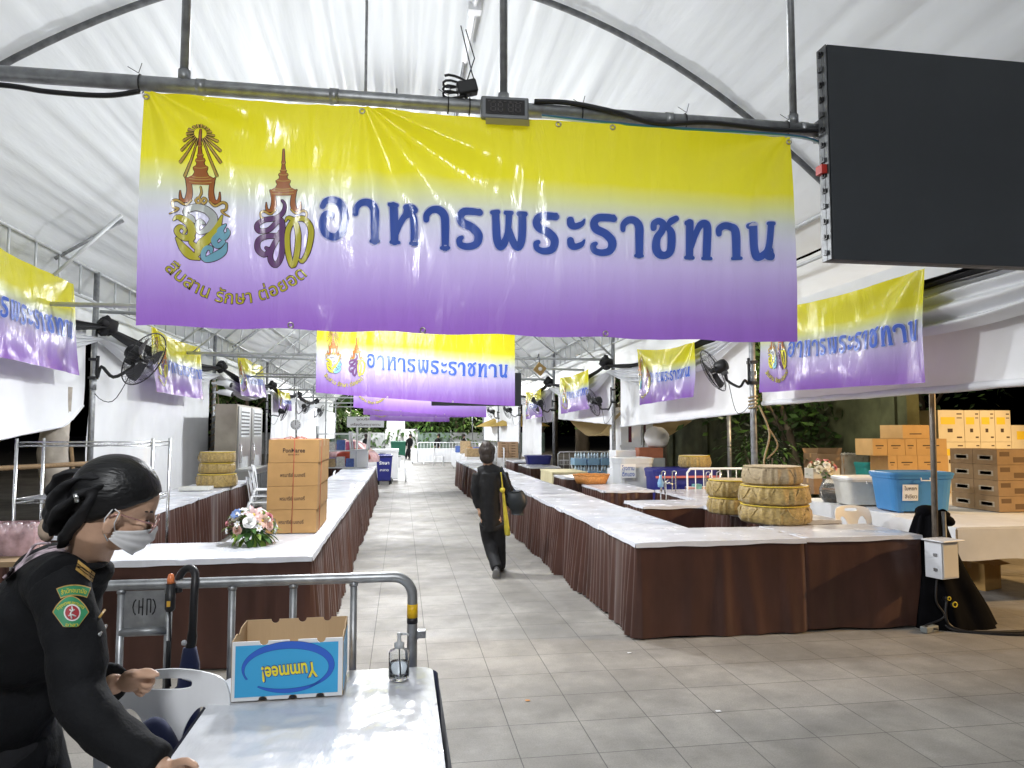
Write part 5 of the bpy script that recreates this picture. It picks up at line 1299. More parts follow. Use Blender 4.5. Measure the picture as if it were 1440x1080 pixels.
cable('power_cable', 'second black cable on the ground right of the slim dark post', [(pb.x+.02, pb.y-.09, .25), (pb.x+.03, pb.y-.14, .03), (pb.x+.5, pb.y-.34, .012), (pb.x+1.3, pb.y-.36, .012), (pb.x+2.4, pb.y-.2, .012)], .012, M_black)
cable('power_cable', 'black cable looping from the electric box down to the socket block', [(pb.x-.06, pb.y-.1, .46), (pb.x-.10, pb.y-.12, .25), (pb.x-.04, pb.y-.13, .12), (pb.x-.2, pb.y-.1, .04), (pb.x-.12, pb.y-.16, .03)], .008, M_black)
t = thing('socket_block', 'grey socket block lying at the foot of the slim dark post', 'socket', (pb.x-.17, pb.y-.12, .0), R(20))
m = MB(); m.box(-.08, .08, -.03, .03, .004, .05); m.build('body', mat('grey_plastic', (.22, .24, .24), .45, var=.1), t, bevel=.006)
m = MB(); m.lathe([(.001, .05), (.014, .05), (.014, .054), (.001, .054)], (-.04, 0, 0), 12); m.build('socket', M_black, t)
t = thing('plug_cluster', 'pair of plugs with yellow rings hung low on the slim dark post', 'plug', (pb.x+.07, pb.y-.07, .2))
m = MB(); m.tube([(0, 0, 0), (0, -.05, .01)], .028, 12); m.tube([(-.05, 0, .05), (-.05, -.05, .06)], .02, 12); m.build('plug_body', M_black, t)
m = MB(); m.tube([(.02*math.cos(a), -.052, .01+.02*math.sin(a)) for a in [i*PI/6 for i in range(12)]], .005, 5, closed=True); m.tube([(-.05+.014*math.cos(a), -.052, .06+.014*math.sin(a)) for a in [i*PI/6 for i in range(12)]], .004, 5, closed=True); m.build('yellow_ring', M_ys, t)

# --- middle right goods
p = GZ(836, 681, .757)
t = thing('wicker_basket', 'shallow orange wicker basket on the right inner table', 'basket', (p.x, p.y+.2, .757))
M_wick = mat('orange_wicker', (.50, .22, .06), .55, var=.3, vs=40, bump=.6, bs=60)
m = MB(); m.lathe([(.001, .01), (.25, .0), (.31, .14), (.295, .14), (.24, .02), (.001, .02)], n=48, wob=lambda q, i: .006*math.sin(q*24)); m.v = [(x, y*.72, z) for x, y, z in m.v]; m.build('bowl', M_wick, t)
m = MB(); m.tube([(.305*math.cos(2*PI*i/40), .72*.305*math.sin(2*PI*i/40), .145+.004*math.sin(i*2)) for i in range(40)], .014, 6, closed=True); m.build('rim', M_wick, t)
p = GZ(925, 690, .40)
bin_('grey_tub', 'big pale grey plastic tub with a paper sign in blue letters', 'tub', GY(889, 680, 12.4).x, 12.4, .35, .62, .6, .78, mat('pale_grey_plastic', (.60, .62, .64), .4, var=.04), mat('pale_grey_plastic', (.6, .62, .64)), 0, feet=False, handles=False, taper=.9)
a = GY(874, 655, 12.02); b = GY(893, 672, 12.02)
t = thing('paper_sign', 'white paper sign with two lines of blue Thai writing before the grey tub', 'sign', ((a.x+b.x)/2, 12.02, b.z)); w_, h_ = b.x-a.x+.03, a.z-b.z+.03
m = MB(); m.box(-w_/2, w_/2, 0, .004, 0, h_); m.build('sheet', mat('white_paper', (.78, .79, .80), .7), t)
for s_, k_ in (('โรงทาน', .68), ('ตึกแดง', .25)): m = MB(); put_text(m, s_, (0, -.002, h_*k_), (1, 0, 0), (0, 0, 1), h_*.42, 0, .02, w_*.82); m.build('lettering', M_bluepen, t)
m = MB(); m.tube([(-w_*.4, .02, h_*.5), (-w_*.4, .02, -(b.z-.76))], .006, 5); m.tube([(w_*.4, .02, h_*.5), (w_*.4, .02, -(b.z-.76))], .006, 5); m.build('stand', M_plastic, t)
p = GY(967, 695, 10.9)
bin_('cool_box', 'large navy cool box with a pink stripe behind the bare right tables', 'cool box', p.x, 11.2, 0, 1.05, .6, .98, M_navyp, M_navyp, 0, feet=False, handles=False, lidh=.05, taper=.92)
m = MB(); q = GY(967, 672, 10.9); m.box(p.x-.54, p.x+.54, 10.868, 10.876, q.z-.0, q.z+.035); tag(m.build('pink_band', mat('coral_stripe', (.55, .16, .16), .5), None, (p.x, 10.87, q.z)), 'coral band strapped round the navy cool box', 'strap')
p = GY(975, 665, 11.2); basket(p.x, 11.15, 1.033, .25, .20, 'single gold basket standing on the navy cool box', 1, .9)
a, b = GY(968, 682, 10.6), GY(1007, 698, 10.6)
t = thing('snack_box', 'pastel patterned paper box leaning before the navy cool box', 'box', ((a.x+b.x)/2, 10.6, b.z-.02)); w_ = b.x-a.x
for i, c in enumerate(((.55, .30, .28), (.20, .45, .45), (.55, .25, .10), (.55, .42, .35))): m = MB(); m.box(-w_/2+w_*i/4, -w_/2+w_*(i+1)/4-.002, 0, .14, 0, (a.z-b.z)*(.9+.25*(i % 2))); m.build('printed_panel', mat('pastel_%d' % i, c, .6, var=.3, vs=14), t)
m = MB(); m.box(-w_/2, w_/2, .02, .12, -(b.z-.02-.76), -.002); m.build('riser', M_plastic, t)
# two small wire frames with curved tops on the bare right tables
def wire_frame(px, py, y, label):
    p = GY(px, py, y); t = thing('wire_stand', label, 'stand', (p.x, y, .757), 0, 'small chrome wire stands'); h = .30
    for dx in (0, .16):
        m = MB(); m.tube(catmull([(dx-.0, 0, 0), (dx, 0, h*.8), (dx+.02, .03, h), (dx+.02, .14, h), (dx+.02, .18, h*.8), (dx+.02, .18, 0)], 4), .009, 7); m.build('bent_rail', M_chrome, t)
    m = MB(); m.tube([(0, 0, h*.45), (.16, 0, h*.45)], .007, 6); m.tube([(.02, .18, h*.45), (.18, .18, h*.45)], .007, 6); m.build('crossbar', M_chrome, t)
wire_frame(935, 690, 9.55, 'left chrome wire stand near the navy cool box'); wire_frame(999, 700, 9.3, 'right chrome wire stand near the basket pile')
p = GY(893, 690, 9.6); t = thing('blue_bottle', 'small pale blue spray bottle hooked on a thin chrome pole', 'bottle', (p.x, 8.6, .757))
m = MB(); m.tube([(0, 0, .0), (0, 0, .26)], .007, 6); m.tube([(.07, 0, 0), (.07, 0, .24), (.10, 0, .26)], .007, 6); m.build('chrome_pole', M_chrome, t)
m = MB(); m.lathe([(.001, .16), (.035, .17), (.04, .22), (.02, .28), (.015, .32), (.001, .32)], n=14); m.build('body', mat('pale_blue_plastic', (.20, .36, .55), .4), t)
# dark blue tub, cartons, crates further back
p = GZ(764, 655, .757); bin_('blue_tub', 'wide dark blue tub on a far right table', 'tub', p.x-.02, p.y+.6, .757, .66, .5, .22, M_navyp, M_navyp, 0, feet=False, handles=False)
p = GZ(731, 647, .757)
for r in range(6):
    for c_ in range(2):
        carton('flat_carton', 'flat brown carton, %s layer, %s column of the far right pile' % (('lowest', 'second', 'third', 'fourth', 'fifth', 'top')[r], ('left', 'right')[c_]), p.x-.22+c_*.33, p.y+2.1, .757+r*.088, .32, .32, .084, mat('flat_brown_carton', (.34, .22, .13), .8, var=.1), .02*nz(r, c_), 'flat brown cartons in the far right pile', [('p', 'f', -.2, .2, .3, .6, M_gi)], tape=False)
p = GZ(805, 655, .76)
t = thing('wire_rack', 'white wire dish rack on the pale yellow cloth table', 'rack', (p.x, p.y+.45, .762))
m = MB()
for z in (0.01, .12):
    m.tube([(-.25, -.18, z), (.25, -.18, z), (.25, .18, z), (-.25, .18, z)], .006, 5, closed=True)
for i in range(9): x = -.25+.0625*i; m.tube([(x, -.18, .01), (x, -.18, .12)], .004, 4); m.tube([(x, .18, .01), (x, .18, .12)], .004, 4)
m.build('wire_body', M_plastic, t)
M_crate = mat('pale_blue_crate', (.22, .38, .55), .45, var=.12, vs=12, transl=.15)
for i in range(3):
    for r in range(3):
        a = GY(815+i*18.5, 670, 16.0); t = thing('bottle_crate', 'pale blue bottle crate, %s layer, %s column of the far crate block' % (('bottom', 'middle', 'top')[r], ('left', 'middle', 'right')[i]), 'crate', (a.x, 16.1, .25+r*.30), 0, 'pale blue bottle crates')
        m = MB(); m.box(-.14, .14, -.2, .2, 0, .16)
        m.build('crate_body', M_crate, t, bevel=.006)
        m = MB()
        for k in range(4): m.lathe([(.03, .16), (.03, .24), (.014, .275), (.014, .288), (.001, .288)], (-.105+.07*k, -.15, 0), 10)
        m.build('bottle_tops', mat('clear_blue_bottle', (.50, .62, .72), .2, var=.15), t)
for r in range(1):
    m = MB(); a = GY(834, 690, 16.1); m.box(a.x-.5, a.x+.45, 15.9, 16.35, 0, .245); tag(m.build('crate_plinth', M_plastic, None, (a.x, 16.1, 0)), 'low white plinth under the pale blue crates', 'plinth')
# ================================================================ PEOPLE
def W(px, py, d): return GD(px, py, d)
M_skin = mat('warm_skin', (.52, .325, .225), .5, var=.10, vs=14, bump=.08, bs=120)
M_hair = mat('black_hair', (.005, .005, .006), .40, var=.4, vs=30, bump=.30, bs=9, stretch=(1.5, 18, 14), spec=.5)
M_jacket = mat('black_uniform_cloth', (.006, .0065, .008), .8, var=.3, vs=8, bump=.25, bs=120, spec=.25)
M_trous = mat('black_trouser_cloth', (.012, .012, .014), .75, var=.25, vs=9, bump=.2, bs=80)
M_maskc = mat('white_face_mask', (.66, .66, .67), .8, var=.05)
def finger(mb, pts, r): mb.tube(catmull(pts, 3), [r*(1-.28*i/(3*(len(pts)-1))) for i in range(3*(len(pts)-1)+1)], 8); mb.sph(pts[-1], r*.78, 8)

# ---- the uniformed woman at the left edge
base = W(-10, 1050, 1.78)
per = thing('person', 'woman in black uniform and white face mask bending over the foreground table', 'person', (base.x, base.y, 0))
OG = Vector((base.x, base.y, 0))
hc = W(165, 706, 1.68); ca_, sa_ = math.cos(R(27)), math.sin(R(27))
hs = (-CF+CR*.5).normalized(); hf = (CR*ca_-CU*sa_+CF*.55).normalized(); hf = (hf-hs*hf.dot(hs)).normalized(); hu = hs.cross(hf)*-1
if hu.dot(CU) < 0: hu = -hu
def H(f, u, s=0): return hc+hf*f+hu*u+hs*s
b = MB()
b.ell(H(-.004, .012), hf*.090, hs*.073, hu*.088, 24)
b.ell(H(.030, -.045), hf*.052, hs*.056, hu*.062, 20)
b.ell(H(.050, -.070), hf*.030, hs*.040, hu*.028, 16)
b.sph(H(.066, -.082), .016, 10)
b.tube([H(.074, .010), H(.086, -.020), H(.097, -.038), H(.088, -.047)], [.008, .010, .013, .009], 10)
b.ell(H(.066, .006), hf*.014, hs*.052, hu*.012, 14)
for s in (-1, 1):
    b.ell(H(.066, -.030, s*.032), hf*.016, hs*.022, hu*.018, 12)
    b.tube([H(.008+.010*math.cos(a)-.004*(i > 6), -.030+.028*math.sin(a)-.004, s*(.074+.004*math.sin(i))) for i, a in enumerate([k*PI/7+.2 for k in range(13)])], .0055, 7)
    b.ell(H(.006, -.034, s*.070), hf*.012, hs*.008, hu*.022, 10)
b.tube([H(-.02, -.03), H(-.015, -.075), W(128, 772, 1.70), W(112, 800, 1.72), W(70, 860, 1.74)], [.058, .052, .050, .055, .07], 16)
b.tube([W(70, 860, 1.74), W(20, 960, 1.76), W(-15, 1040, 1.78)], [.07, .06, .07], 14)
# near arm and hand
b.tube([W(85, 825, 1.63), W(100, 900, 1.55), W(106, 980, 1.50), W(168, 1044, 1.47), W(232, 1084, 1.45)], [.045, .042, .036, .030, .023], 12)
b.tube([W(85, 825, 1.63), W(70, 840, 1.74), W(95, 825, 1.86)], [.05, .07, .05], 12)
def hand(wr, dr, palm_n, sc, fingers, thumb):
    pass
P0 = W(232, 1084, 1.45)
b.ell(W(252, 1094, 1.445), (W(268, 1098, 1.44)-P0).normalized()*.05, CF*.016, (CU+CR*.3).normalized()*.036, 14)
for i, (a, c, d_) in enumerate((((262, 1078), (284, 1088), (300, 1098)), ((266, 1088), (288, 1100), (302, 1112)), ((264, 1096), (284, 1110), (297, 1122)), ((258, 1104), (274, 1117), (285, 1127)))):
    finger(b, [tuple(W(*a, 1.44)), tuple(W(*c, 1.435+.004*i)), tuple(W(*d_, 1.44+.004*i))], .0088-.0007*(i == 3))
finger(b, [tuple(W(246, 1074, 1.44)), tuple(W(262, 1070, 1.42)), tuple(W(276, 1077, 1.41))], .0095)
# far arm and its pinching hand
b.tube([W(95, 825, 1.86), W(100, 905, 1.92), W(104, 958, 1.90), W(140, 964, 1.84), W(166, 962, 1.815)], [.045, .042, .036, .032, .024], 12)
pd_ = (W(205, 952, 1.79)-W(166, 962, 1.815)).normalized()
b.ell(W(184, 957, 1.80), pd_*.045, (CF*.8+CU*.3)*.022, (CU-CF*.3)*.030, 14)
finger(b, [tuple(W(194, 946, 1.785)), tuple(W(209, 943, 1.775)), tuple(W(222, 949, 1.77))], .0092)
finger(b, [tuple(W(196, 952, 1.80)), tuple(W(215, 955, 1.79)), tuple(W(210, 965, 1.785)), tuple(W(202, 964, 1.785))], .0090)
finger(b, [tuple(W(194, 959, 1.81)), tuple(W(211, 963, 1.80)), tuple(W(206, 972, 1.795)), tuple(W(198, 970, 1.79))], .0085)
finger(b, [tuple(W(190, 965, 1.815)), tuple(W(203, 970, 1.81)), tuple(W(199, 978, 1.805)), tuple(W(192, 975, 1.80))], .0075)
finger(b, [tuple(W(178, 950, 1.785)), tuple(W(198, 950, 1.765)), tuple(W(214, 951, 1.762))], .0098)
# legs and feet
hip = W(-20, 1045, 1.78)
feet = []
for k, (dx, dy) in enumerate(((.02, -.09), (.10, .10))):
    f0 = Vector((hip.x+dx, hip.y+dy, .07)); kn = Vector((hip.x+dx+.04, hip.y+dy, .45)); hp = hip+Vector((0, dy*.8, -.02)); feet.append((hp, kn, f0))
    b.tube([hp, kn, f0], [.075, .05, .034], 12); b.ell(f0+Vector((.05, 0, -.035)), (.11, 0, 0), (0, .038, 0), (0, 0, .032), 12)
remeshed(b, 'body', M_skin, per, OG, .0042, 5)
# hair
m = MB(); n = 56; N = 36; vs = []
def uline(f): 
    T = ((-.12, -.10), (-.08, -.092), (-.035, -.062), (-.002, -.026), (.012, -.010), (.040, .012), (.062, .030), (.078, .046), (.12, .05))
    for (a, ua), (c, uc) in zip(T, T[1:]):
        if f <= c: return ua+(uc-ua)*(f-a)/(c-a)
    return .05
for i in range(N+1):
    t = PI*i/N
    for k in range(n):
        q = 2*PI*k/n; f, s, u = .090*math.cos(q)*math.sin(t)-.006, .073*math.sin(q)*math.sin(t), .088*math.cos(t)+.012
        e = max(0, min(1, (u-uline(f))/.010+.5)); e = e*e*(3-2*e)
        sc = .93+e*.17+e*.012*nz(f*8, s*30+u*20, 2)
        vs.append(H((f+.006)*sc-.010, (u-.012)*sc+.014, s*sc))
m.add(vs, [(i*n+k, (i+1)*n+k, (i+1)*n+(k+1) % n, i*n+(k+1) % n) for i in range(N) for k in range(n)], 0, True)
m.ell(W(112, 732, 1.68), (W(140, 742, 1.68)-W(112, 732, 1.68)).normalized()*.052, CF*.05, CU*.045, 20)
hair = m.build('hair', M_hair, per, OG)
# cloth bow over the bun, with a silver clip
m = MB()
for i, (P, r, fl) in enumerate((([(150, 672, 1.62), (122, 672, 1.63), (96, 690, 1.64), (70, 735, 1.66)], [.014, .034, .046, .016], .30), ([(146, 682, 1.60), (118, 694, 1.60), (90, 720, 1.62), (76, 752, 1.64)], [.014, .030, .042, .018], .30),
                              ([(140, 670, 1.72), (112, 664, 1.72), (86, 672, 1.72), (66, 700, 1.70)], [.014, .030, .040, .014], .32), ([(138, 690, 1.60), (124, 712, 1.60), (104, 742, 1.62), (92, 765, 1.66)], [.014, .030, .042, .026], .32),
                              ([(120, 690, 1.66), (96, 712, 1.67), (80, 742, 1.70)], [.04, .05, .03], 1))):
    m.tube([tuple(W(*p)) for p in catmull(P, 4)], [r[min(len(r)-1, j//4)]+(r[min(len(r)-1, j//4+1)]-r[min(len(r)-1, j//4)])*(j % 4)/4 for j in range(4*(len(P)-1)+1)], 14, flat=fl)
o = remeshed(m, 'hair_bow', M_black_cloth, per, OG, .005, 2, lambda c: .004*nz(c.x*40, c.y*40, c.z*40)+.005*nz(c.x*18+c.z*30, c.z*10, 3))
m = MB(); m.tube([W(107, 694, 1.575), W(109, 706, 1.575)], .006, 8); m.build('hair_clip', M_chrome, per, OG)
m = MB(); m.ell(W(66, 745, 1.74), CR*.02, CF*.02, CU*.03, 10); m.build('hair_flower', mat('pale_tan_cloth', (.42, .33, .25), .7, var=.3, vs=30), per, OG)
# brow, eye
m = MB(); m.tube([H(.079, .004, .016), H(.077, .008, .034), H(.062, .006, .052)], [.002, .003, .0015], 6); m.build('eyebrow', M_hair, per, OG)
m = MB(); m.ell(H(.074, -.018, .032), hf*.010, hs*.013, hu*.005, 10); m.build('eye', mat('dark_eye', (.02, .012, .01), .15), per, OG)
# glasses
m = MB()
for s in (-1, 1): m.tube([H(.094+.004*math.sin(q), -.022+.019*math.sin(q), s*.032+.023*math.cos(q)) for q in [2*PI*i/20 for i in range(20)]], .0015, 6, closed=True)
m.tube([H(.095, -.018, -.009), H(.098, -.016, 0), H(.095, -.018, .009)], .0016, 6)
for s in (-1, 1): m.tube([H(.093, -.014, s*.055), H(.07, -.014, s*.068), H(.012, -.012, s*.079), H(-.004, -.026, s*.080)], .0017, 6)
m.build('glasses_frame', mat('rose_metal', (.55, .30, .28), .25, .8), per, OG)
m = MB()
for s in (-1, 1): m.add([H(.0945, -.022, s*.032)]+[H(.0945, -.022+.0185*math.sin(q), s*.032+.0225*math.cos(q)) for q in [2*PI*i/20 for i in range(20)]], [(0, 1+i, 1+(i+1) % 20) for i in range(20)], 0, True)
m.build('lens', mat('spectacle_glass', (.95, .97, 1), .02, trans=1, ior=1.15), per, OG)
# mask and its loops
def maskf(u, v):
    a = (u-.5)*2; an = a*R(82)
    top = -.026-.026*abs(a)**1.4; bot = -.104+.030*abs(a)**1.6
    uu = top+(bot-top)*v
    f = .006+.094*math.cos(an)*(1-.10*v)+.012*math.exp(-(a/.25)**2)*math.exp(-((v-.35)/.3)**2)-.012*max(0, v-.7)*3*math.cos(an)
    return H(f+.0015*math.sin(v*PI*6), uu, .066*math.sin(an)*(1-.05*v))
m = MB(); m.grid(maskf, 36, 20); m.build('face_mask', M_maskc, per, OG, solid=.002)
for s in (-1, 1):
    m = MB(); m.tube([H(.02, -.052, s*.066), H(.012, -.035, s*.076), H(.012, -.008, s*.082), H(.0, -.004, s*.082)], .0015, 5); m.tube([H(.016, -.078, s*.064), H(-.002, -.06, s*.072), H(-.010, -.03, s*.080), H(-.004, -.006, s*.083)], .0015, 5); m.build('ear_loop', M_maskc, per, OG)
# jacket
j = MB(); sp = (W(95, 800, 1.72)-W(0, 980, 1.76)).normalized(); sq = sp.cross(CF).normalized()
j.ell(W(52, 880, 1.75), sp*.20, CF*.165, sq*.115, 26); j.ell(W(0, 1000, 1.77), sp*.20, CF*.165, sq*.115, 26); j.ell(W(-18, 1070, 1.78), CR*.15, CF*.18, CU*.15, 22)
j.tube([W(88, 822, 1.60), W(70, 815, 1.74), W(92, 822, 1.88)], [.064, .085, .064], 18)
j.tube([W(120, 790, 1.71), W(98, 812, 1.73)], [.060, .09], 18); j.ell(W(134, 806, 1.70), CR*.035, CF*.06, CU*.035, 14)
j.tube([tuple(W(*p)) for p in catmull([(84, 822, 1.60), (100, 870, 1.555), (106, 925, 1.53), (108, 978, 1.505), (136, 1018, 1.48), (180, 1054, 1.462), (220, 1080, 1.45)], 3)], [.062-.0011*i for i in range(10)]+[.052-.0014*i for i in range(9)], 18)
j.tube([tuple(W(*p)) for p in catmull([(95, 822, 1.88), (100, 900, 1.92), (98, 955, 1.90), (130, 964, 1.86), (158, 961, 1.825)], 3)], [.064, .064, .063, .063, .063, .063, .062, .06, .058, .056, .053, .05, .048], 18)
def jf(c):
    return .008*nz(c.x*7+c.z*9, c.y*7, c.z*4)+.006*(.5-abs(nz(c.x*11+c.y*9, c.z*9-c.x*7, 7)))+.004*nz(c.x*26, c.y*22, c.z*26)
jac = remeshed(j, 'jacket', M_jacket, per, OG, .0075, 5, jf)
m = MB(); m.tube([W(119+25*math.cos(q)*1.0, 788+8*math.sin(q)+.10*25*math.cos(q), 1.71-.062*math.sin(q)) for q in [2*PI*i/28 for i in range(28)]], .013, 8, closed=True, flat=.6); m.build('collar', M_jacket, per, OG)
m = MB()
for hp, kn, f0 in feet: m.tube([hp+Vector((0, 0, .06)), kn, f0+Vector((0, 0, -.01))], [.115, .082, .07], 18)
m.ell(hip, (.15, 0, 0), (0, .18, 0), (0, 0, .13), 18); remeshed(m, 'trousers', M_trous, per, OG, .014, 4)
m = MB()
for hp, kn, f0 in feet: m.ell(f0+Vector((.055, 0, -.032)), (.135, 0, 0), (0, .05, 0), (0, 0, .038), 14)
m.build('shoes', M_black, per, OG)
# things sewn on and worn over the jacket: laid on its surface
bpy.context.view_layer.update()
bvh = BVHTree.FromPolygons([v.co+OG for v in jac.data.vertices], [tuple(p.vertices) for p in jac.data.polygons])
def on(px, py, off=.0025):
    d = ray(px, py).normalized(); h, nn, _i, _d = bvh.ray_cast(EYE, d)
    return (h-d*off) if h is not None else W(px, py, 1.6)
def decal(name, parts, mats):
    m = MB()
    for poly_rows, mi, off in parts:   # rows of pixel points, same count
        R2 = [[on(x, y, off) for x, y in row] for row in poly_rows]; k = len(R2[0])
        m.add([p for r in R2 for p in r], [(i*k+q, i*k+q+1, (i+1)*k+q+1, (i+1)*k+q) for i in range(len(R2)-1) for q in range(k-1)], mi, True)
    return m
def quadrows(a, b_, c, d, n=6, k=8):
    return [[(a[0]+(b_[0]-a[0])*i/k+((d[0]-a[0])+((c[0]-b_[0])-(d[0]-a[0]))*i/k)*j_/n, a[1]+(b_[1]-a[1])*i/k+((d[1]-a[1])+((c[1]-b_[1])-(d[1]-a[1]))*i/k)*j_/n) for i in range(k+1)] for j_ in range(n+1)]
M_goldth = mat('gold_thread', (.42, .26, .07), .5, var=.25, vs=80); M_green = mat('green_embroidery', (.03, .22, .10), .6, var=.15, vs=60); M_red = mat('dark_red_embroidery', (.30, .02, .03), .6)
M_ythr = mat('yellow_thread', (.55, .48, .03), .6); M_wthr = mat('white_thread', (.6, .6, .58), .6)
a = (110, 787); bq = (134, 806); c = (130, 819); d = (106, 801)
P = [(quadrows(a, bq, c, d), 0, .004)]
for t0, t1 in ((.32, .40), (.60, .68)):
    L = lambda p, q, t: (p[0]+(q[0]-p[0])*t, p[1]+(q[1]-p[1])*t)
    P.append((quadrows(L(a, d, t0), L(bq, c, t0), L(bq, c, t1), L(a, d, t1), 1, 6), 1, .0055))
P.append((quadrows((126, 790), (133, 793), (132, 801), (126, 797), 2, 3), 0, .006))
decal('rank', P, 0).build('rank_slide', [M_goldth, M_jacket], per, OG)
def arcrows(cx, cy, r0, r1, a0, a1, k=16, n=3, sk=0): return [[(cx+(r0+(r1-r0)*j_/n)*math.sin(R(a0+(a1-a0)*i/k)), cy-(r0+(r1-r0)*j_/n)*math.cos(R(a0+(a1-a0)*i/k))) for i in range(k+1)] for j_ in range(n+1)]
def arctext(m, s, cx, cy, r, per_deg, a0, h, mi, off, flip=False):
    V, F = text_mesh(s, .012, 1, 2); xs = [v[0] for v in V]; wd = max(xs)-min(xs); xm = (max(xs)+min(xs))/2
    pts = []
    for x, y, z in V:
        aa_ = R(a0+(x-xm)/wd*per_deg)
        if flip: aa_ = -R(-a0+(x-xm)/wd*per_deg)+0; pts.append(on(cx+(r-y*h)*math.sin(R((x-xm)/wd*per_deg)), cy+(r-y*h)*math.cos(R((x-xm)/wd*per_deg)), off))
        else: pts.append(on(cx+(r+y*h)*math.sin(aa_), cy-(r+y*h)*math.cos(aa_), off))
    m.add(pts, F, mi)
m = decal('a', [(arcrows(105, 884, 46.5, 62, -25, 22), 0, .004), (arcrows(105, 884, 48, 60.5, -24, 21), 1, .0045)], 0)
arctext(m, 'สำนักอนามัย', 105, 884, 53.5, 39, -1.5, 8.5, 2, .0056); m.build('shoulder_tab', [M_goldth, M_green, M_ythr], per, OG)
def shield(g, mi, off):
    top = [(75-g+(49+2*g)*i/14, 861-22*math.sin(PI*i/14)**.8-(861-861)*0-g) for i in range(15)]
    bot = [(75-g+(49+2*g)*i/14, 861+g*.3+min(1, min(i, 14-i)/4.2)*20.5) for i in range(15)]
    return ([[(top[i][0], top[i][1]+(bot[i][1]-top[i][1])*j_/8) for i in range(15)] for j_ in range(9)], mi, off)
def disc(cx, cy, r, mi, off): return (arcrows(cx, cy, .2, r, 0, 360, 20, 3), mi, off)
m = decal('b', [shield(1.2, 0, .004), shield(0, 1, .0046), disc(101.5, 861.5, 12, 3, .0054), disc(101.5, 861.5, 10, 4, .006)], 0)
arctext(m, 'กรุงเทพมหานคร', 100, 872, 24.5, 100, -2, 7, 2, .0056); arctext(m, 'อาสา', 101, 800, 79, 13, 0, 6.5, 2, .0056, True)
for q in ([(101, 853), (102, 858), (99, 863), (101, 870)], [(98, 857), (101, 860), (105, 857)], [(96, 866), (101, 864), (107, 867)]):
    m.tube([on(x, y, .0068) for x, y in q], .0016, 5, 3)
m.build('sleeve_badge', [M_goldth, M_green, M_ythr, M_wthr, M_red], per, OG)
M_lan = mat('floral_lanyard', (.42, .34, .38), .6, var=.9, vs=45)
def strap(pts, wid, off=.006):
    Q = catmull([(x, y, 0) for x, y in pts], 8); L = []
    for i, (x, y, _) in enumerate(Q):
        p, q = Q[max(0, i-1)], Q[min(len(Q)-1, i+1)]; l = math.hypot(q[0]-p[0], q[1]-p[1]) or 1; nx_, ny_ = -(q[1]-p[1])/l*wid/2, (q[0]-p[0])/l*wid/2
        L.append([on(x-nx_, y-ny_, off), on(x, y, off+.002), on(x+nx_, y+ny_, off)])
    return L
m = MB(); L1 = [W(150, 768, 1.625), W(138, 765, 1.63), W(128, 763, 1.635), W(118, 762, 1.64)]
for rows in (strap([(104, 776), (80, 772), (60, 776), (34, 790), (5, 814)], 6),):
    m.add([p for r in rows for p in r], [(i*3+q, i*3+q+1, (i+1)*3+q+1, (i+1)*3+q) for i in range(len(rows)-1) for q in range(2)], 0, True)
m.tube(catmull([tuple(p) for p in (W(118, 767, 1.643), W(110, 765, 1.645), W(96, 766, 1.65), W(70, 770, 1.66))], 5), .006, 6, flat=.5)
m.tube(catmull([tuple(p) for p in (W(70, 764, 1.70), W(50, 766, 1.70), W(38, 782, 1.69), W(20, 806, 1.67))], 5), .006, 6, flat=.5)
m.build('lanyard', M_lan, per, OG)
m = MB(); m.tube([on(140, 868, .006), on(147, 858, .006)], .003, 6); m.tube([on(139, 893, .006), on(149, 880, .006)], .004, 6, 1); m.build('pen', [M_goldth, M_chrome], per, OG)

# ---- the woman walking away down the aisle
D2 = 8.06
def V2(px, py, dz=0): return GD(px, py, D2+dz)
k2 = D2/1000
ft = GZ(698, 812, 0)
per2 = thing('person', 'woman in black walking away down the aisle with a dark shoulder bag', 'person', (ft.x, ft.y, 0)); OG2 = Vector((ft.x, ft.y, 0))
b = MB()
b.ell(V2(685.5, 637), CR*.078, CF*.095, CU*.115, 18); b.tube([V2(685, 645), V2(687, 658), V2(688, 672)], [.055, .055, .08], 12)
b.tube([V2(688, 668), V2(689, 700), V2(689, 728)], [.07, .065, .075], 14)
for s, P in ((-1, [(671, 666), (667, 690), (670, 706), (674, 717)]), (1, [(707, 666), (714, 688), (717, 704), (712, 712)])):
    b.tube([V2(x, y, .0 if s < 0 else -.03*(i > 1)) for i, (x, y) in enumerate(P)], [.046, .038, .032, .024], 10)
    hx, hy = P[-1]
    b.ell(V2(hx+.5, hy+3), CR*.022, CF*.035, CU*.04, 10)
    for i in range(4): finger(b, [tuple(V2(hx-1+.9*i, hy+5, -.02+.012*i)), tuple(V2(hx-.5+.9*i, hy+8.5, -.02+.012*i)), tuple(V2(hx+.6+.8*i, hy+10.5-.5*abs(i-1.5), -.015+.012*i))], .0085)
    finger(b, [tuple(V2(hx+2.6, hy+2, -.02)), tuple(V2(hx+4, hy+5, -.025)), tuple(V2(hx+4, hy+7.5, -.03))], .0095)
for P in ([(684, 728, 0), (688, 765, .04), (699, 798, -.22)], [(696, 728, 0), (702, 764, .10), (703.5, 792, .16)]):
    b.tube([V2(x, y, z) for x, y, z in P], [.075, .05, .035], 10)
remeshed(b, 'body', M_skin, per2, OG2, .009, 4)
m = MB(); m.ell(V2(684.8, 633.5, -.005), CR*.098, CF*.115, CU*.095, 24); m.ell(V2(685, 642, -.03), CR*.086, CF*.085, CU*.085, 20)
m.ell(V2(684, 628, -.02), CR*.07, CF*.09, CU*.07, 14)
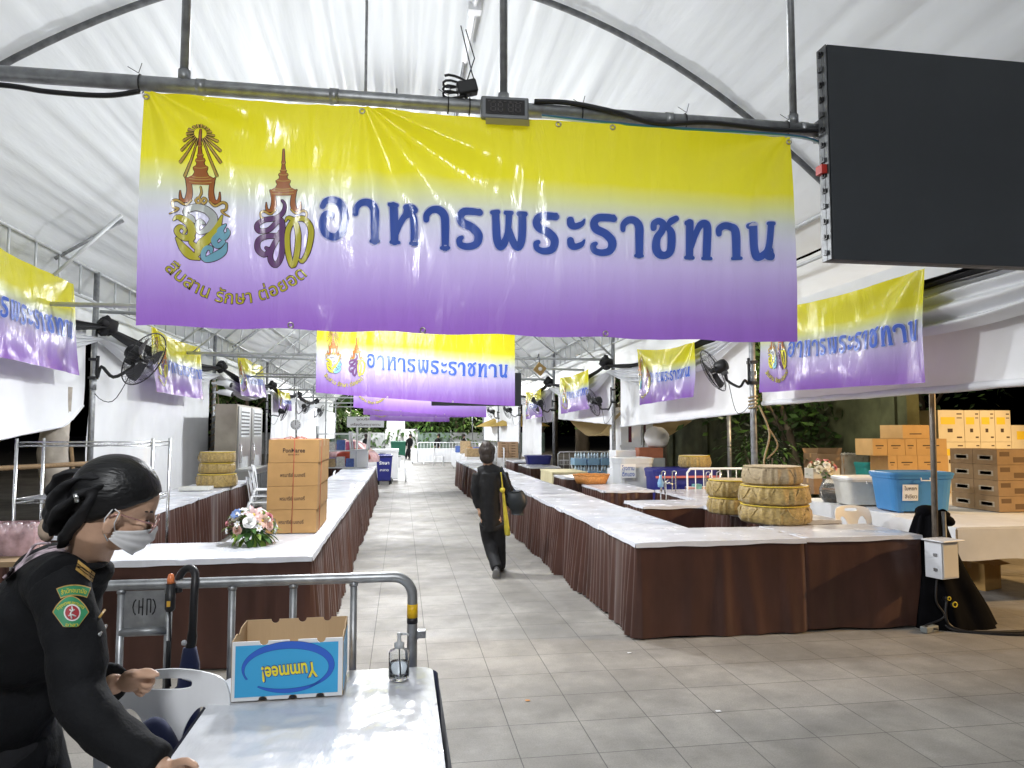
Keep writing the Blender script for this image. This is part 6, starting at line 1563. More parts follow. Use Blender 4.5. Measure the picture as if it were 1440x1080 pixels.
remeshed(m, 'hair', mat('dark_brown_hair', (.030, .022, .018), .5, var=.5, vs=30, bump=.3, bs=50), per2, OG2, .008, 3, lambda c: .006*nz(c.x*40, c.y*40, c.z*14))
M_knit = mat('black_knit', (.008, .008, .009), .85, var=.3, vs=14, bump=.2, bs=60)
m = MB(); m.tube([V2(689, 664), V2(688.5, 690), V2(689, 715), V2(690, 746)], [.12, .115, .108, .112], 18); m.ell(V2(689, 680), CR*.14, CF*.10, CU*.16, 20); m.ell(V2(689, 710), CR*.12, CF*.10, CU*.20, 20); m.ell(V2(690, 735), CR*.115, CF*.105, CU*.13, 20)
m.tube([V2(672, 664), V2(689, 660), V2(706, 664)], [.056, .075, .056], 14); m.tube([V2(687.5, 653), V2(688, 662)], [.062, .09], 14)
m.tube([V2(671.5, 666), V2(667, 690), V2(670, 706), V2(673, 714)], [.058, .050, .043, .037], 12); m.tube([V2(706.5, 666), V2(714, 688), V2(717, 704, -.03), V2(713, 711, -.03)], [.064, .055, .046, .04], 12)
remeshed(m, 'tunic', M_knit, per2, OG2, .011, 4, lambda c: .007*nz(c.x*12, c.y*12, c.z*6)+.004*nz(c.x*30, c.z*24, 3))
m = MB()
for P in ([(686, 735, 0), (689, 765, .04), (698.7, 800, -.21)], [(697, 735, 0), (701.5, 764, .08), (704, 798, .18)]):
    m.tube([V2(x, y, z) for x, y, z in catmull(P, 4)], [.10, .098, .094, .088, .08, .074, .068, .064, .06], 14)
remeshed(m, 'trousers', M_trous, per2, OG2, .011, 3, lambda c: .005*nz(c.x*14, c.y*14, c.z*9))
M_shoe = mat('grey_shoe', (.10, .10, .105), .6, var=.2); M_sole = mat('grey_sole', (.22, .22, .22), .7)
def shoe(hx, hy, hz, ang):
    t_ = MB(); c0 = V2(hx, hy, hz); fw = Vector((CF.x, CF.y, 0)).normalized(); dn = Vector((0, 0, -1))
    ax = (fw*math.cos(ang)+dn*math.sin(ang)); up = ax.cross(CR).normalized()*-1
    if up.z < 0: up = -up
    t_.ell(c0+ax*.07+up*.030, ax*.14, CR*.046, up*.055, 14, 0); t_.ell(c0+ax*.07-up*.012, ax*.142, CR*.048, up*.018, 14, 1); return t_
g = GZ(699, 811, 0)
shoe(698, 804.5, -.22, R(52)).build('shoe', [M_shoe, M_sole], per2, OG2)
s2 = shoe(703.5, 799, .2, R(4)); zmin = min(v[2] for v in s2.v); s2.v = [(x, y, z-zmin+.001) for x, y, z in s2.v]; s2.build('shoe', [M_shoe, M_sole], per2, OG2)
# bag and the yellow cloth: carried, so things of their own
o = V2(724, 707, -.02)
t = thing('shoulder_bag', 'dark slate shoulder bag hanging at the walking woman\'s right side', 'bag', o)
m = MB()
def bagf(u, v):
    a = 2*PI*u; z = .5-v; wv = .055+.05*math.sin(PI*min(1, v*1.1+.12))*(.7+.5*v)
    return (CR*(math.cos(a)*wv*1.3+.03*v)+CF*(math.sin(a)*wv*.8)+CU*(z*.27+.012*nz(u*6, v*3)))
m.grid(bagf, 28, 12); m.f.append([m.f[0][0]+i for i in range(28)]); m.m.append(0); m.s.append(False); m.f.append([12*29+27-i for i in range(28)]); m.m.append(0); m.s.append(False)
m.build('pouch', mat('slate_leather', (.020, .026, .032), .45, var=.2, vs=12), t)
m = MB(); m.tube(catmull([tuple(V2(719, 694, -.04)-o), tuple(V2(713, 676, -.12)-o), tuple(V2(706.5, 660, -.05)-o), tuple(V2(706, 659, .06)-o), tuple(V2(720, 685, .08)-o), tuple(V2(728, 694, .02)-o)], 5), .012, 6, flat=.5); m.build('strap', mat('slate_leather', (.02, .026, .032)), t)
m = MB()
def yel(u, v):
    w_ = 1.2+6.0*min(1, v*1.15)**1.3-(3 if v < .28 else 0)*math.sin(PI*v/.28)*.3; px = 704.5+9.5*v+(u-.5)*w_; py = 664+90*v-3*abs(u-.5)*v
    return V2(px, py, -.13-.02*v+.02*nz(u*4, v*5))
m.grid(yel, 12, 26); m.ell(V2(706.5, 689, -.15), CR*.028, CF*.03, CU*.028, 10)
tag(m.build('yellow_scarf', mat('yellow_cloth', (.52, .44, .05), .7, var=.15, vs=9), None, o, solid=.006), 'long yellow cloth hanging from the strap of the walking woman\'s bag', 'scarf')
# ================================================================ LEFT SIDE, FAR END, OUTSIDE
# chrome wire rack behind the woman
q0 = GY(23, 700, 6.05); q1 = GY(214, 700, 6.05); rt = GY(120, 622, 6.05).z
t = thing('wire_rack', 'tall chrome wire shelving rack behind the front left table', 'rack', (q0.x, 6.02, 0)); rw = q1.x-q0.x
for x in (0, rw):
    for y in (0, .42): m = MB(); m.tube([(x, y, 0), (x, y, rt+.03)], .0125, 8); m.build('post', M_chrome, t)
for z in (.25, GY(20, 702, 6.05).z, rt):
    m = MB()
    for zz in (z, z-.03):
        m.tube([(0, 0, zz), (rw, 0, zz)], .005, 6); m.tube([(0, .42, zz), (rw, .42, zz)], .005, 6); m.tube([(0, 0, zz), (0, .42, zz)], .005, 6); m.tube([(rw, 0, zz), (rw, .42, zz)], .005, 6)
    n = 40
    m.tube([(rw*i/n, 0, z-.03*(i % 2)) for i in range(n+1)], .0025, 4)
    for i in range(1, 14): m.tube([(0, .03*i, z), (rw, .03*i, z)], .002, 4)
    if z == rt: m.v = m.v[:]; 
    m.build('wire_shelf', M_chrome, t)
# shrink wrapped bottles on a wooden stand
p = GY(16, 781, 4.15)
t = thing('wooden_stand', 'rough plank stand at the left edge behind the woman', 'stand', (p.x-.1, 4.25, 0))
M_wood = mat('rough_plank', (.30, .21, .12), .8, var=.25, vs=5, bump=.3, bs=14, stretch=(1, 6, 6))
for i in range(4): m = MB(); m.box(-.5, .45, -.28+.145*i, -.28+.145*i+.135, p.z-.03, p.z-.004); m.build('plank', M_wood, t)
for sx in (-.42, .38):
    for sy in (-.2, .24): m = MB(); m.box(sx-.03, sx+.03, sy-.03, sy+.03, 0, p.z-.031); m.build('leg', M_wood, t)
M_pinkw = mat('pink_shrink_wrap', (.70, .45, .48), .12, var=.5, vs=16, bump=.7, bs=22, alpha=.5)
t = thing('bottle_pack', 'pink labelled water bottles in shrink wrap at the left edge', 'bottles', (p.x-.02, 4.2, p.z))
for i in range(4):
    for jj in range(2): m = MB(); m.lathe([(.001, 0), (.032, 0), (.032, .05), (.03, .06), (.032, .11), (.015, .145), (.012, .16), (.001, .16)], (-.12+.066*i, -.03+.066*jj, 0), 12); m.build('bottle', mat('pale_pink_bottle', (.72, .60, .62), .15, trans=.4, var=.1), t)
m = MB(); m.grid(lambda u, v: ((lambda a, k: (math.cos(a)*k*.152-.021, math.sin(a)*k*.078, -.0+.166*v))(2*PI*u, (abs(math.cos(2*PI*u))**8+abs(math.sin(2*PI*u))**8)**(-1/8)*(1+.03*nz(u*30, v*6)))), 60, 8); m.build('shrink_wrap', M_pinkw, t)
# bamboo rail, pale stump and dark planting seen under the left cloth
M_bam = mat('old_bamboo', (.26, .17, .09), .7, var=.3, vs=10, stretch=(1, 8, 8))
a, b = GY(-60, 662, 8.6), GY(124, 652, 9.6); m = MB(); m.tube([a.lerp(b, i/8)+Vector((0, 0, .01*nz(i, 3))) for i in range(9)], .03, 8)
tag(m.build('bamboo_rail', M_bam, None, a), 'weathered bamboo rail under the left cloth sheet', 'rail'); m = MB(); a2, b2 = GY(100, 628, 10.4), GY(112, 760, 10.4); m.tube([a2, b2], .025, 8); tag(m.build('bamboo_post', M_bam, None, b2), 'upright bamboo post beside the first left column', 'post'); m = MB(); m.tube([GY(-20, 640, 8.7), GY(-22, 790, 8.7)], .03, 8); tag(m.build('bamboo_post', M_bam, None, GY(-22, 790, 8.7)), 'bamboo post carrying the rail beyond the left edge', 'post')

M_bark = mat('grey_bark', (.14, .115, .09), .9, var=.4, vs=6, bump=.8, bs=12, stretch=(1, 1, .25), dist=.03)
M_crown = [mat('foliage_deep', (.035, .075, .020), .6, var=.4, vs=3, transl=.25), mat('foliage_mid', (.06, .125, .028), .55, var=.35, vs=3, transl=.3), mat('foliage_light', (.10, .19, .04), .5, var=.3, vs=3, transl=.3)]
def tree(x, y, h, r, label, seed=0, n=1500, leaf=.16, lean=.0, tr=.14, group='trees outside the marquee', low=.35, name='tree', sq=1.0):
    rnd = random.Random(seed); t = thing(name, label, 'tree', (x, y, 0), 0, group); m = MB()
    tp = Vector((lean, 0, h*.62)); m.tube([(0, 0, -.02), (lean*.2, .02, h*.2), (lean*.6, -.03, h*.42), tuple(tp)], [tr, tr*.78, tr*.62, tr*.3], 10)
    tips = []
    for i in range(9):
        a = rnd.uniform(0, 2*PI); k = rnd.uniform(.45, .95); s = Vector((lean*k, 0, h*.62*k)); e = s+Vector((math.cos(a)*r*rnd.uniform(.4, .8), math.sin(a)*r*rnd.uniform(.4, .8), rnd.uniform(.1, .4)*h))
        m.tube([s, s.lerp(e, .5)+Vector((0, 0, .1)), e], [tr*.32, tr*.2, tr*.06], 6); tips += [e, s.lerp(e, .7)]
    m.build('trunk', M_bark, t)
    m = MB(); cl = [(c+Vector((rnd.gauss(0, r*.2), rnd.gauss(0, r*.2), rnd.gauss(0, h*.05))), rnd.uniform(.22, .48)*r, rnd.choice((0, 0, 1, 1, 2))) for c in tips for _ in range(2)]
    for i in range(n):
        c, cr_, mi = rnd.choice(cl); d = Vector((rnd.gauss(0, 1), rnd.gauss(0, 1), rnd.gauss(0, .8)*sq)).normalized(); p = c+d*cr_*rnd.uniform(.35, 1.05)
        if p.z < h*low*.6 or (0 < x and 3 < x and x+p.x < 4.9 and y < 40) or (x < -3 and x+p.x > -4.9 and y < 40): continue
        q = Vector((rnd.gauss(0, 1), rnd.gauss(0, 1), rnd.gauss(-.4, .6))).normalized(); s = q.orthogonal().normalized()*leaf*.28*rnd.uniform(.7, 1.2); L = q*leaf*rnd.uniform(.7, 1.3)
        m.add([p, p+L*.45+s, p+L, p+L*.45-s], [(0, 1, 2, 3)], mi if rnd.random() < .75 else rnd.choice((0, 1, 2)), False)
    m.build('crown', M_crown, t); return t
tree(-7.4, 9.8, 4.6, 1.7, 'dark tree with mossy trunk just outside the left cloth sheet', 3, 1300, .15, .2, .2)
tree(-7.6, 7.4, 5.0, 1.8, 'dark tree at the left edge behind the bamboo rail', 5, 1200, .15, -.2, .17)
tree(-8.5, 12.5, 5.6, 2.0, 'tall dark tree behind the left curtains', 7, 1000, .18)
tree(6.9, 11.4, 3.6, 1.9, 'leafy bright green tree right of the first right column', 11, 2600, .17, -.5, .10, low=.15)
tree(7.6, 13.9, 4.2, 1.8, 'drooping leafy tree behind the mossy wall on the right', 12, 1500, .17, .2, .12, low=.2)
tree(10.8, 13.5, 4.8, 2.0, 'dim tree behind the carton piles on the right', 13, 1200, .18)
tree(7.7, 24.5, 6.2, 2.2, 'thick trunked dark tree beyond the second right column', 14, 1100, .22, .3, .42)
tree(7.2, 27.8, 6.0, 2.1, 'thick dark tree beside the carton pile far right', 15, 1000, .22, -.2, .36)
tree(8.3, 21.5, 5.8, 2.1, 'dark tree behind the pale blue crates', 16, 1000, .22, .2, .30)
tree(7.2, 33, 6.2, 2.3, 'far dark tree on the right past the fans', 17, 900, .25)
tree(-6.4, 24, 6, 2.2, 'far dark tree on the left past the curtains', 18, 900, .25)
tree(-6.8, 33, 6, 2.2, 'farthest dark tree on the left side', 19, 900, .25)
for i, (x, y) in enumerate(((-5.5, 58), (-2.2, 60), (1.2, 59), (4.5, 60), (7.8, 57), (-9.5, 56), (11.5, 58))):
    tree(x, y, 5.6+.4*(i % 3), 2.4, 'dark tree in the row closing the far end of the aisle, %s from the left' % ('second', 'third', 'fourth', 'fifth', 'sixth', 'first', 'last')[i], 30+i, 700, .32, 0, .22, 'trees closing the far end', low=.12)
# fern like plant and shrubs
def shrub(x, y, h, r, label, seed, n=420, leaf=.14):
    rnd = random.Random(seed); t = thing('shrub', label, 'shrub', (x, y, 0)); m = MB()
    for i in range(7): a = i*.9; m.tube([(0, 0, 0), (r*.5*math.cos(a), r*.5*math.sin(a), h*.8)], .012, 5)
    m.build('stems', M_bark, t); m = MB()
    for i in range(n):
        p = Vector((rnd.gauss(0, r*.5), rnd.gauss(0, r*.5), h*rnd.uniform(.15, 1))); q = Vector((p.x, p.y, rnd.uniform(-.3, .6)*r)).normalized(); leafm(m, p, q, leaf*rnd.uniform(.7, 1.4), leaf*.4, rnd.choice((0, 1, 2)), .5)
    m.build('leaves', M_crown, t)
for i, (x, y, h, r, lb) in enumerate(((-5.4, 8.2, 1.1, .5, 'low dark shrub under the bamboo rail'), (-5.8, 7.0, .9, .5, 'dark shrub at the left edge beside the plank stand'), (-6.2, 10.4, 1.4, .6, 'shrub by the pale stump left'), (5.9, 10.9, 1.5, .6, 'leafy shrub behind the gold basket piles'), (6.4, 12.3, 1.7, .5, 'shrub against the mossy wall'))): shrub(x, y, h, r, lb, 50+i)
m = MB(); a = GY(72, 690, 9.9); m.tube([(a.x, 9.9, 0), (a.x+.05, 9.9, .8), (a.x, 9.9, 1.35), (a.x+.05, 9.9, 2.2)], [.20, .16, .17, .13], 14); m.v = [(x+.03*nz(x*6, z*3, 1), y+.03*nz(y*6, z*3, 5), z) for x, y, z in m.v]
tag(m.build('pale_trunk', mat('pale_peeling_bark', (.36, .32, .27), .9, var=.35, vs=5, bump=.6, bs=10), None, (a.x, 9.9, 0)), 'pale peeling tree trunk between bamboo rail and left curtain', 'tree trunk')
# mossy brick wall
mw_ = mat('mossy_brick', (.075, .085, .045), .9, var=.5, vs=2.2, bump=.6, bs=9)
m = MB(); m.box(7.3, 7.5, 9.4, 19, 0, 2.3)
for i in range(5): m.box(7.25, 7.3, 9.6+i*2.2, 9.9+i*2.2, 0, 2.38)
tag(m.build('garden_wall', mw_, None, (7.4, 14, 0)), 'dark mossy garden wall behind the leafy trees at right', 'wall')

# steel cooler unit on the left
a, b = GY(303, 568, 14.9), GY(334, 568, 14.9); x0, x1 = a.x, b.x
t = thing('cooler_unit', 'tall stainless cooler unit with louvred doors on the left', 'cooler', ((x0+x1)/2, 16.1, 0)); w_ = x1-x0; H_ = a.z
M_inox = mat('brushed_stainless', (.40, .40, .385), .34, .85, var=.15, vs=3, bump=.05, bs=40, stretch=(1, 1, .1))
m = MB(); m.box(-w_/2, w_/2, -1.2, 1.3, .12, H_); m.build('cabinet', mat('stained_stainless', (.30, .27, .22), .5, .55, var=.3, vs=2), t, bevel=.01)
for i, y in enumerate((-1.16, .1)):
    m = MB(); m.box(w_/2+.002, w_/2+.03, y, y+1.16, .5, H_-.04); m.build('door', M_inox, t, bevel=.008)
    m = MB()
    for k in range(7): m.box(w_/2+.031, w_/2+.038, y+.2, y+.96, H_-.62+k*.075, H_-.585+k*.075)
    m.build('louvre', M_black, t)
    m = MB(); m.box(w_/2+.031, w_/2+.036, y+.18, y+.98, H_-.66, H_-.07, 0); m.box(w_/2+.03, w_/2+.0305, y+.3, y+.9, .55, 1.1); m.build('louvre_frame', M_lightsteel, t)
    m = MB(); m.tube([(w_/2+.03, y+.1, 1.0), (w_/2+.07, y+.1, 1.0), (w_/2+.07, y+.1, 1.35), (w_/2+.03, y+.1, 1.35)], .012, 6); m.build('handle', M_chrome, t)
for sx in (-.18, .18):
    for sy in (-1.1, 1.2): m = MB(); m.tube([(sx, sy, 0), (sx, sy, .12)], .03, 8); m.build('foot', M_steel, t)
t = thing('steel_counter', 'low stainless counter before the cooler unit', 'counter', (-3.25, 15.6, 0))
m = MB(); m.box(-.3, .35, -.9, .9, .82, .88); m.build('counter_top', M_inox, t, bevel=.006); m = MB(); m.box(-.27, .32, -.87, .87, .1, .82); m.build('counter_body', M_inox, t)
m = MB(); m.box(.325, .33, -.8, -.05, .2, .75); m.box(.325, .33, .05, .8, .2, .75); m.build('counter_door', M_dark_steel, t)
# rope wound on the second left column
m = MB(); y = YL[1]; m.tube([(-XC+.055*math.cos(i*.8), y+.055*math.sin(i*.8), .9+i*.017) for i in range(110)], .011, 5); m.tube(catmull([(-XC+.06, y-.05, 2.7), (-XC+.14, y-.06, 2.0), (-XC+.08, y-.06, 1.3), (-XC+.16, y-.06, .8)], 6), .011, 5)
tag(m.build('rope', mat('hemp_rope', (.34, .27, .17), .9, var=.3, vs=50), None, (-XC, y, .9)), 'pale rope wound round the second left column', 'rope')
m = MB(); y = YR[0]; m.tube(catmull([(XC+.04, y-.06, 1.93), (XC+.16, y-.07, 1.6), (XC+.08, y-.07, 1.25), (XC+.18, y-.07, 1.0), (XC+.02, y-.07, .8)], 6), .012, 5); m.tube(catmull([(XC+.16, y-.07, 1.65), (XC+.26, y-.07, 1.45), (XC+.12, y-.07, 1.3)], 5), .01, 5); m.tube([(XC+.05*math.cos(i*.9), y+.05*math.sin(i*.9), 1.88+i*.006) for i in range(30)], .011, 5)
tag(m.build('rope', mat('hemp_rope', (.34, .27, .17)), None, (XC, y, .8)), 'knotted rope hanging by the first right column', 'rope')
# round dial scale
p = GY(416, 597, 12.6); t = thing('hanging_scale', 'round white dial scale on a thin rod on the left', 'scale', p)
m = MB(); k = MB(); k.lathe([(.001, -.03), (.085, -.03), (.09, 0), (.085, .03), (.001, .03)], (0, 0, 0), 24); m.add([(x, z, y) for x, y, z in k.v], k.f, 0, True); m.build('dial', M_plastic, t)
m = MB()
for i in range(12): a = i*PI/6; m.tube([(.062*math.cos(a), -.032, .062*math.sin(a)), (.077*math.cos(a), -.032, .077*math.sin(a))], .004, 4)
m.tube([(0, -.033, -.01), (.0, -.033, .06)], .004, 4); m.build('dial_marks', M_ink, t)
m = MB(); m.tube([(0, .02, .08), (0, .02, .62)], .012, 6); m.tube([(0, 0, -.09), (0, 0, -.30)], .008, 6); m.lathe([(.001, -.34), (.14, -.33), (.16, -.30), (.001, -.325)], n=20); m.build('rod', M_steel, t)

# chairs seen further down
q = GZ(561, 676, 0); chair(q.x+.0, q.y-.1, 178, 'white plastic chair alone in the aisle beside the dark blue wheeled bin')
q = GZ(617, 655, 0); chair(q.x, q.y, 80, 'white plastic chair side on by the far white barriers')
q = GZ(1180, 770, 0); q = GY(1180, 745, 7.1); chair(q.x-.02, 6.62, 0, 'white plastic chair showing only its slotted back behind the front right table')
q = GZ(815, 676, .45); chair(q.x, q.y-.2, 75, 'white plastic chair at the pale yellow cloth table')
for i in range(3): chair(-2.36+.03*i, 12.75+.07*i, 95, 'white plastic chair %s in the stack behind the carton stack' % ('lowest', 'in the middle', 'on top')[i], .001+.10*i)
q = GZ(468, 690, .4); chair(q.x-.15, 14.6, -85, 'white plastic chair half hidden behind the left aisle row')
# chairs turned upside down on the far end of the left row
yq = YLn[6]+1.0
for i in range(2):
    t = dup(chair0, (-1.0+.02*i, yq+.15*i, .757+.50+.43+.0), R(10*i), 'upturned white chair %s on the far end of the left aisle row' % ('in front', 'behind')[i]); t.rotation_euler = (PI, 0, R(180+6*i)); t.location.z = .757+.86
m = MB(); m.box(-1.22, -.80, yq+.0, yq+.4, .757, 1.17); tag(m.build('white_box', M_plastic, None, (-1, yq+.2, .757), bevel=.01), 'plain white box under the upturned chairs', 'box')
# wheeled bin
q = GZ(540, 682, 0); t = thing('wheeled_bin', 'dark blue wheeled bin with faded white lettering by the left row', 'bin', (q.x, q.y+.25, 0)); m = MB()
for i, (z, s) in enumerate(((.12, .80), (.86, 1.0))): m.v += [(x*s, y*s, z) for x, y in ((-.24, -.26), (.24, -.26), (.24, .26), (-.24, .26))]
m.f = [[0, 1, 5, 4], [1, 2, 6, 5], [2, 3, 7, 6], [3, 0, 4, 7], [3, 2, 1, 0], [4, 5, 6, 7]]; m.m = [0]*6; m.s = [False]*6; m.build('bin_body', M_navyp, t, bevel=.02)
m = MB(); m.box(-.26, .26, -.29, .29, .862, .90); m.box(-.2, .2, .25, .32, .87, .93); m.build('lid', M_navyp, t, bevel=.012)
m = MB(); put_text(m, 'รักษา', (0, -.262, .66), (1, 0, 0), (0, .12, 1), .13, 0, .01, .3); m.build('lettering', M_plastic, t); m = MB(); put_text(m, 'สะอาด', (0, -.242, .45), (1, 0, 0), (0, .12, 1), .10, 0, .01, .26); m.build('lettering', M_plastic, t)
for sx in (-.2, .2): m = MB(); m.tube([(sx-.025, .16, .1), (sx+.025, .16, .1)], .1, 16); m.build('wheel', M_black, t)
for sx in (-.16, .16): m = MB(); m.tube([(sx, -.16, .12), (sx, -.16, 0)], .02, 8); m.build('front_foot', M_black, t)
for i, (px, lb) in enumerate(((555, 'left green wheeled bin at the far end of the aisle'), (565, 'right green wheeled bin at the far end of the aisle'))):
    q = GZ(px, 645, 0); g = dup(t, (q.x, q.y, 0), 0, lb, 'green wheeled bins', (1, 1, 1.15))
    for ch in list(g.children):
        if ch.name.startswith('lettering'): bpy.data.objects.remove(ch)
        elif ch.name.startswith(('bin_body', 'lid')): ch.data = ch.data.copy(); ch.data.materials[0] = mat('green_plastic', (.03, .20, .12), .45, var=.1)
q = GZ(575, 646, 0)
g = dup(per2, (q.x, q.y, 0), R(160), 'tiny distant person in dark clothes standing right of the green bins')
# plastic wrapped goods, bags and small things on the far left tables
M_film2 = mat('red_tinted_film', (.42, .26, .26), .15, var=.5, vs=5, bump=.6, bs=9, alpha=.85); M_redc = mat('red_cloth', (.50, .07, .04), .6, var=.2, vs=5)
q = GY(510, 640, 20.6)
m = MB(); m.grid(lambda u, v: (lambda a, r: (q.x-.35+r*.80*math.cos(a), 20.9+r*.6*math.sin(a), .76+.62*(1-v)**.7*(1+.12*nz(u*7, v*3, 2))))(2*PI*u, (.15+.85*v**.6)*(1+.12*nz(math.cos(2*PI*u)*2, math.sin(2*PI*u)*2, v*3))), 60, 20); tag(m.build('wrapped_heap', M_film2, None, (q.x, 20.9, .76)), 'heap of goods under pink translucent film on the far left table', 'heap')
q = GY(497, 640, 19.6); m = MB(); m.ell((q.x, 19.75, .95), (.42, 0, .08), (0, .3, 0), (-.1, 0, .22), 18); m.v = [(x+.05*nz(x*5, z*5), y, max(.757, z+.06*nz(x*6, y*6, 3))) for x, y, z in m.v]; tag(m.build('red_bundle', M_redc, None, (q.x, 19.75, .757)), 'red cloth bundle before the film covered heap', 'bundle')
q = GY(502, 645, 18.9); m = MB(); m.ell((q.x, 19.0, .86), (.26, 0, 0), (0, .2, 0), (0, 0, .12), 16); m.v = [(x+.03*nz(x*9, z*9), y, max(.757, z+.03*nz(x*9, y*9, 3))) for x, y, z in m.v]; tag(m.build('tan_sack', mat('tan_sack', (.34, .22, .11), .8, var=.3, vs=9), None, (q.x, 19, .757)), 'crumpled tan sack left of the plain white box', 'sack')
t = thing('white_freezer', 'white chest freezer behind the dark blue wheeled bin', 'freezer', (GY(538, 640, 23.5).x, 24.0, 0))
m = MB(); m.box(-.5, .5, -.4, .4, .08, .95); m.build('freezer_body', M_plastic, t, bevel=.02); m = MB(); m.box(-.52, .52, -.42, .42, .951, 1.05); m.build('lid', M_plastic, t, bevel=.015); m = MB(); m.box(-.1, .1, -.45, -.42, .9, .93); m.build('handle', M_steel, t)
t = thing('display_shelf', 'shelf with pink and tan packets behind the carton stack', 'shelf', (GY(472, 630, 17.5).x, 17.6, 0))
for z in (.75, 1.15, 1.55): m = MB(); m.box(-.45, .5, -.2, .2, z, z+.025); m.build('shelf_board', M_plastic, t)
for sx in (-.44, .49): m = MB(); m.box(sx-.015, sx+.015, -.19, .19, 0, 1.75); m.build('upright', M_lightsteel, t)
for r, z in enumerate((.777, 1.177)):
    for i in range(4):
        carton('packet', '%s packet on the %s board of the display shelf, %s along' % (('pink', 'tan', 'pale', 'blue')[(i+r) % 4], ('lower', 'middle')[r], ('first', 'second', 'third', 'fourth')[i]), t.location.x-.32+.22*i, 17.55, z, .19, .2, .24-.04*(i % 2), mat(('pink_pack', 'tan_pack', 'pale_pack', 'blue_pack')[(i+r) % 4], ((.55, .10, .22), (.42, .30, .16), (.6, .6, .58), (.08, .14, .4))[(i+r) % 4], .5, var=.25, vs=20), tape=False)
q = GZ(462, 652, .757); bin_('blue_tray', 'low royal blue tray on the table behind the carton stack', 'tray', q.x+.1, q.y+.3, .757, .55, .35, .14, mat('royal_blue_plastic', (.03, .07, .42), .4), None, 0, feet=False, handles=False)

# white barriers across the far aisle and along its right side
bar0 = thing('white_barrier', 'white crowd barrier closing the far aisle, leftmost of its row', 'barrier', (0, 0, 0), 0, 'white crowd barriers')
m = MB(); m.tube([(-1.1, 0, .12), (-1.1, 0, 1.02), (-1.04, 0, 1.08), (1.04, 0, 1.08), (1.1, 0, 1.02), (1.1, 0, .12), (-1.1, 0, .12)], .02, 8); m.build('frame', M_plastic, bar0)
for i in range(1, 14): m = MB(); m.tube([(-1.1+2.2*i/14, 0, .12), (-1.1+2.2*i/14, 0, 1.08)], .009, 6); m.build('bar', M_plastic, bar0)
for sx in (-.8, .8): m = MB(); m.tube([(sx, -.26, .02), (sx, 0, .13), (sx, .26, .02)], .018, 6); m.build('foot', M_plastic, bar0)
q = GZ(590, 653, 0); bar0.location = (q.x+1.0, q.y, 0)
dup(bar0, (q.x+3.25, q.y+.1, 0), R(2), 'white crowd barrier closing the far aisle, right of its row')
for i, y in enumerate((24.2, 26.5, 28.8, 31.1)): dup(bar0, (3.35+.03*i, y, 0), R(88), 'white crowd barrier along the far right side, %s toward the back' % ('first', 'second', 'third', 'fourth')[i])
q = GY(1030, 690, 10.3); dup(bar0, (q.x+.15, 10.2, 0), R(-6), 'white crowd barrier behind the gold basket piles', None, (.8, .8, .98))
q = GY(655, 640, 21); dup(bar0, (5.2, 18.6, 0), R(4), 'white crowd barrier beside the pale blue crates')
white_table(q.x-1.4, q.x+1.2, 36.4, 37.2, 'white cloth table behind the far barriers', [((-1, -1), (1, -1), (0, -1), .66)])
for i in range(3): white_table(2.2, 3.0, 24+i*2.6, 26.4+i*2.6, 'white cloth table in the far right row, %s' % ('nearest', 'middle', 'last')[i], [((-1, -1), (-1, 1), (-1, 0), .6), ((-1, -1), (1, -1), (0, -1), .6)])
for i in range(4): white_table(-2.6, -1.8, 26+i*2.6, 28.4+i*2.6, 'white cloth table in the far left row, %s' % ('nearest', 'second', 'third', 'last')[i], [((1, -1), (1, 1), (1, 0), .6), ((-1, -1), (1, -1), (0, -1), .6)])
# hanging sign boards at the far end
def board(px0, py0, px1, py1, y, label, col, lines, tc):
    a, b = GY(px0, py0, y), GY(px1, py1, y); t = thing('sign_board', label, 'sign', ((a.x+b.x)/2, y, b.z)); w_, h_ = b.x-a.x, a.z-b.z
    m = MB(); m.box(-w_/2, w_/2, 0, .02, 0, h_); m.build('board', col, t)
    for i, (s, k) in enumerate(lines): m = MB(); put_text(m, s, (0, -.003, h_*(1-(i+.5)/len(lines))), (1, 0, 0), (0, 0, 1), h_/len(lines)*.6, 0, .02, w_*k); m.build('lettering', tc, t)
    for sx in (-.4, .4): m = MB(); m.tube([(w_*sx, .01, h_), (w_*sx, .01, 3.9-b.z)], .01, 5); m.build('hanger', M_steel, t)
board(488, 586, 540, 601, 31, 'grey hanging sign with two lines of dark writing at the far end', mat('grey_board', (.36, .37, .38), .6), [('จุดบริการ', .5), ('เครื่องดื่มพระราชทาน', .8)], M_ink)
board(544, 592, 569, 603, 38, 'small white and violet hanging sign at the far end of the aisle', M_plastic, [('อาหาร', .6), ('พระราชทาน', .8)], mat('violet_print', (.10, .05, .30), .6))

# right side outside: kiosk, sacks, cabinet
a = GY(873, 600, 14.2); b = GY(906, 660, 14.2)
t = thing('white_kiosk', 'narrow white kiosk with dark red slit windows on the right', 'kiosk', ((a.x+b.x)/2+.1, 14.6, 0)); w_ = b.x-a.x+.2
m = MB(); m.box(-w_/2, w_/2, -.4, .4, 0, 2.05); m.build('kiosk_body', M_plastic, t, bevel=.01); m = MB(); m.box(-w_/2-.05, w_/2+.05, -.45, .45, 2.051, 2.12); m.build('roof_slab', M_plastic, t, bevel=.006); m = MB(); m.box(-w_/2-.03, w_/2+.03, -.43, -.401, 1.3, 1.34); m.build('cornice', M_plastic, t)
for x in (-w_*.22, w_*.22): m = MB(); m.box(x-.035, x+.035, -.405, -.399, 1.4, 1.95); m.build('window', mat('dark_red_pane', (.09, .012, .03), .3), t)
t = thing('grey_cabinet', 'grey metal drawer cabinet behind the grey tub', 'cabinet', (GY(917, 660, 12.9).x, 13.2, 0))
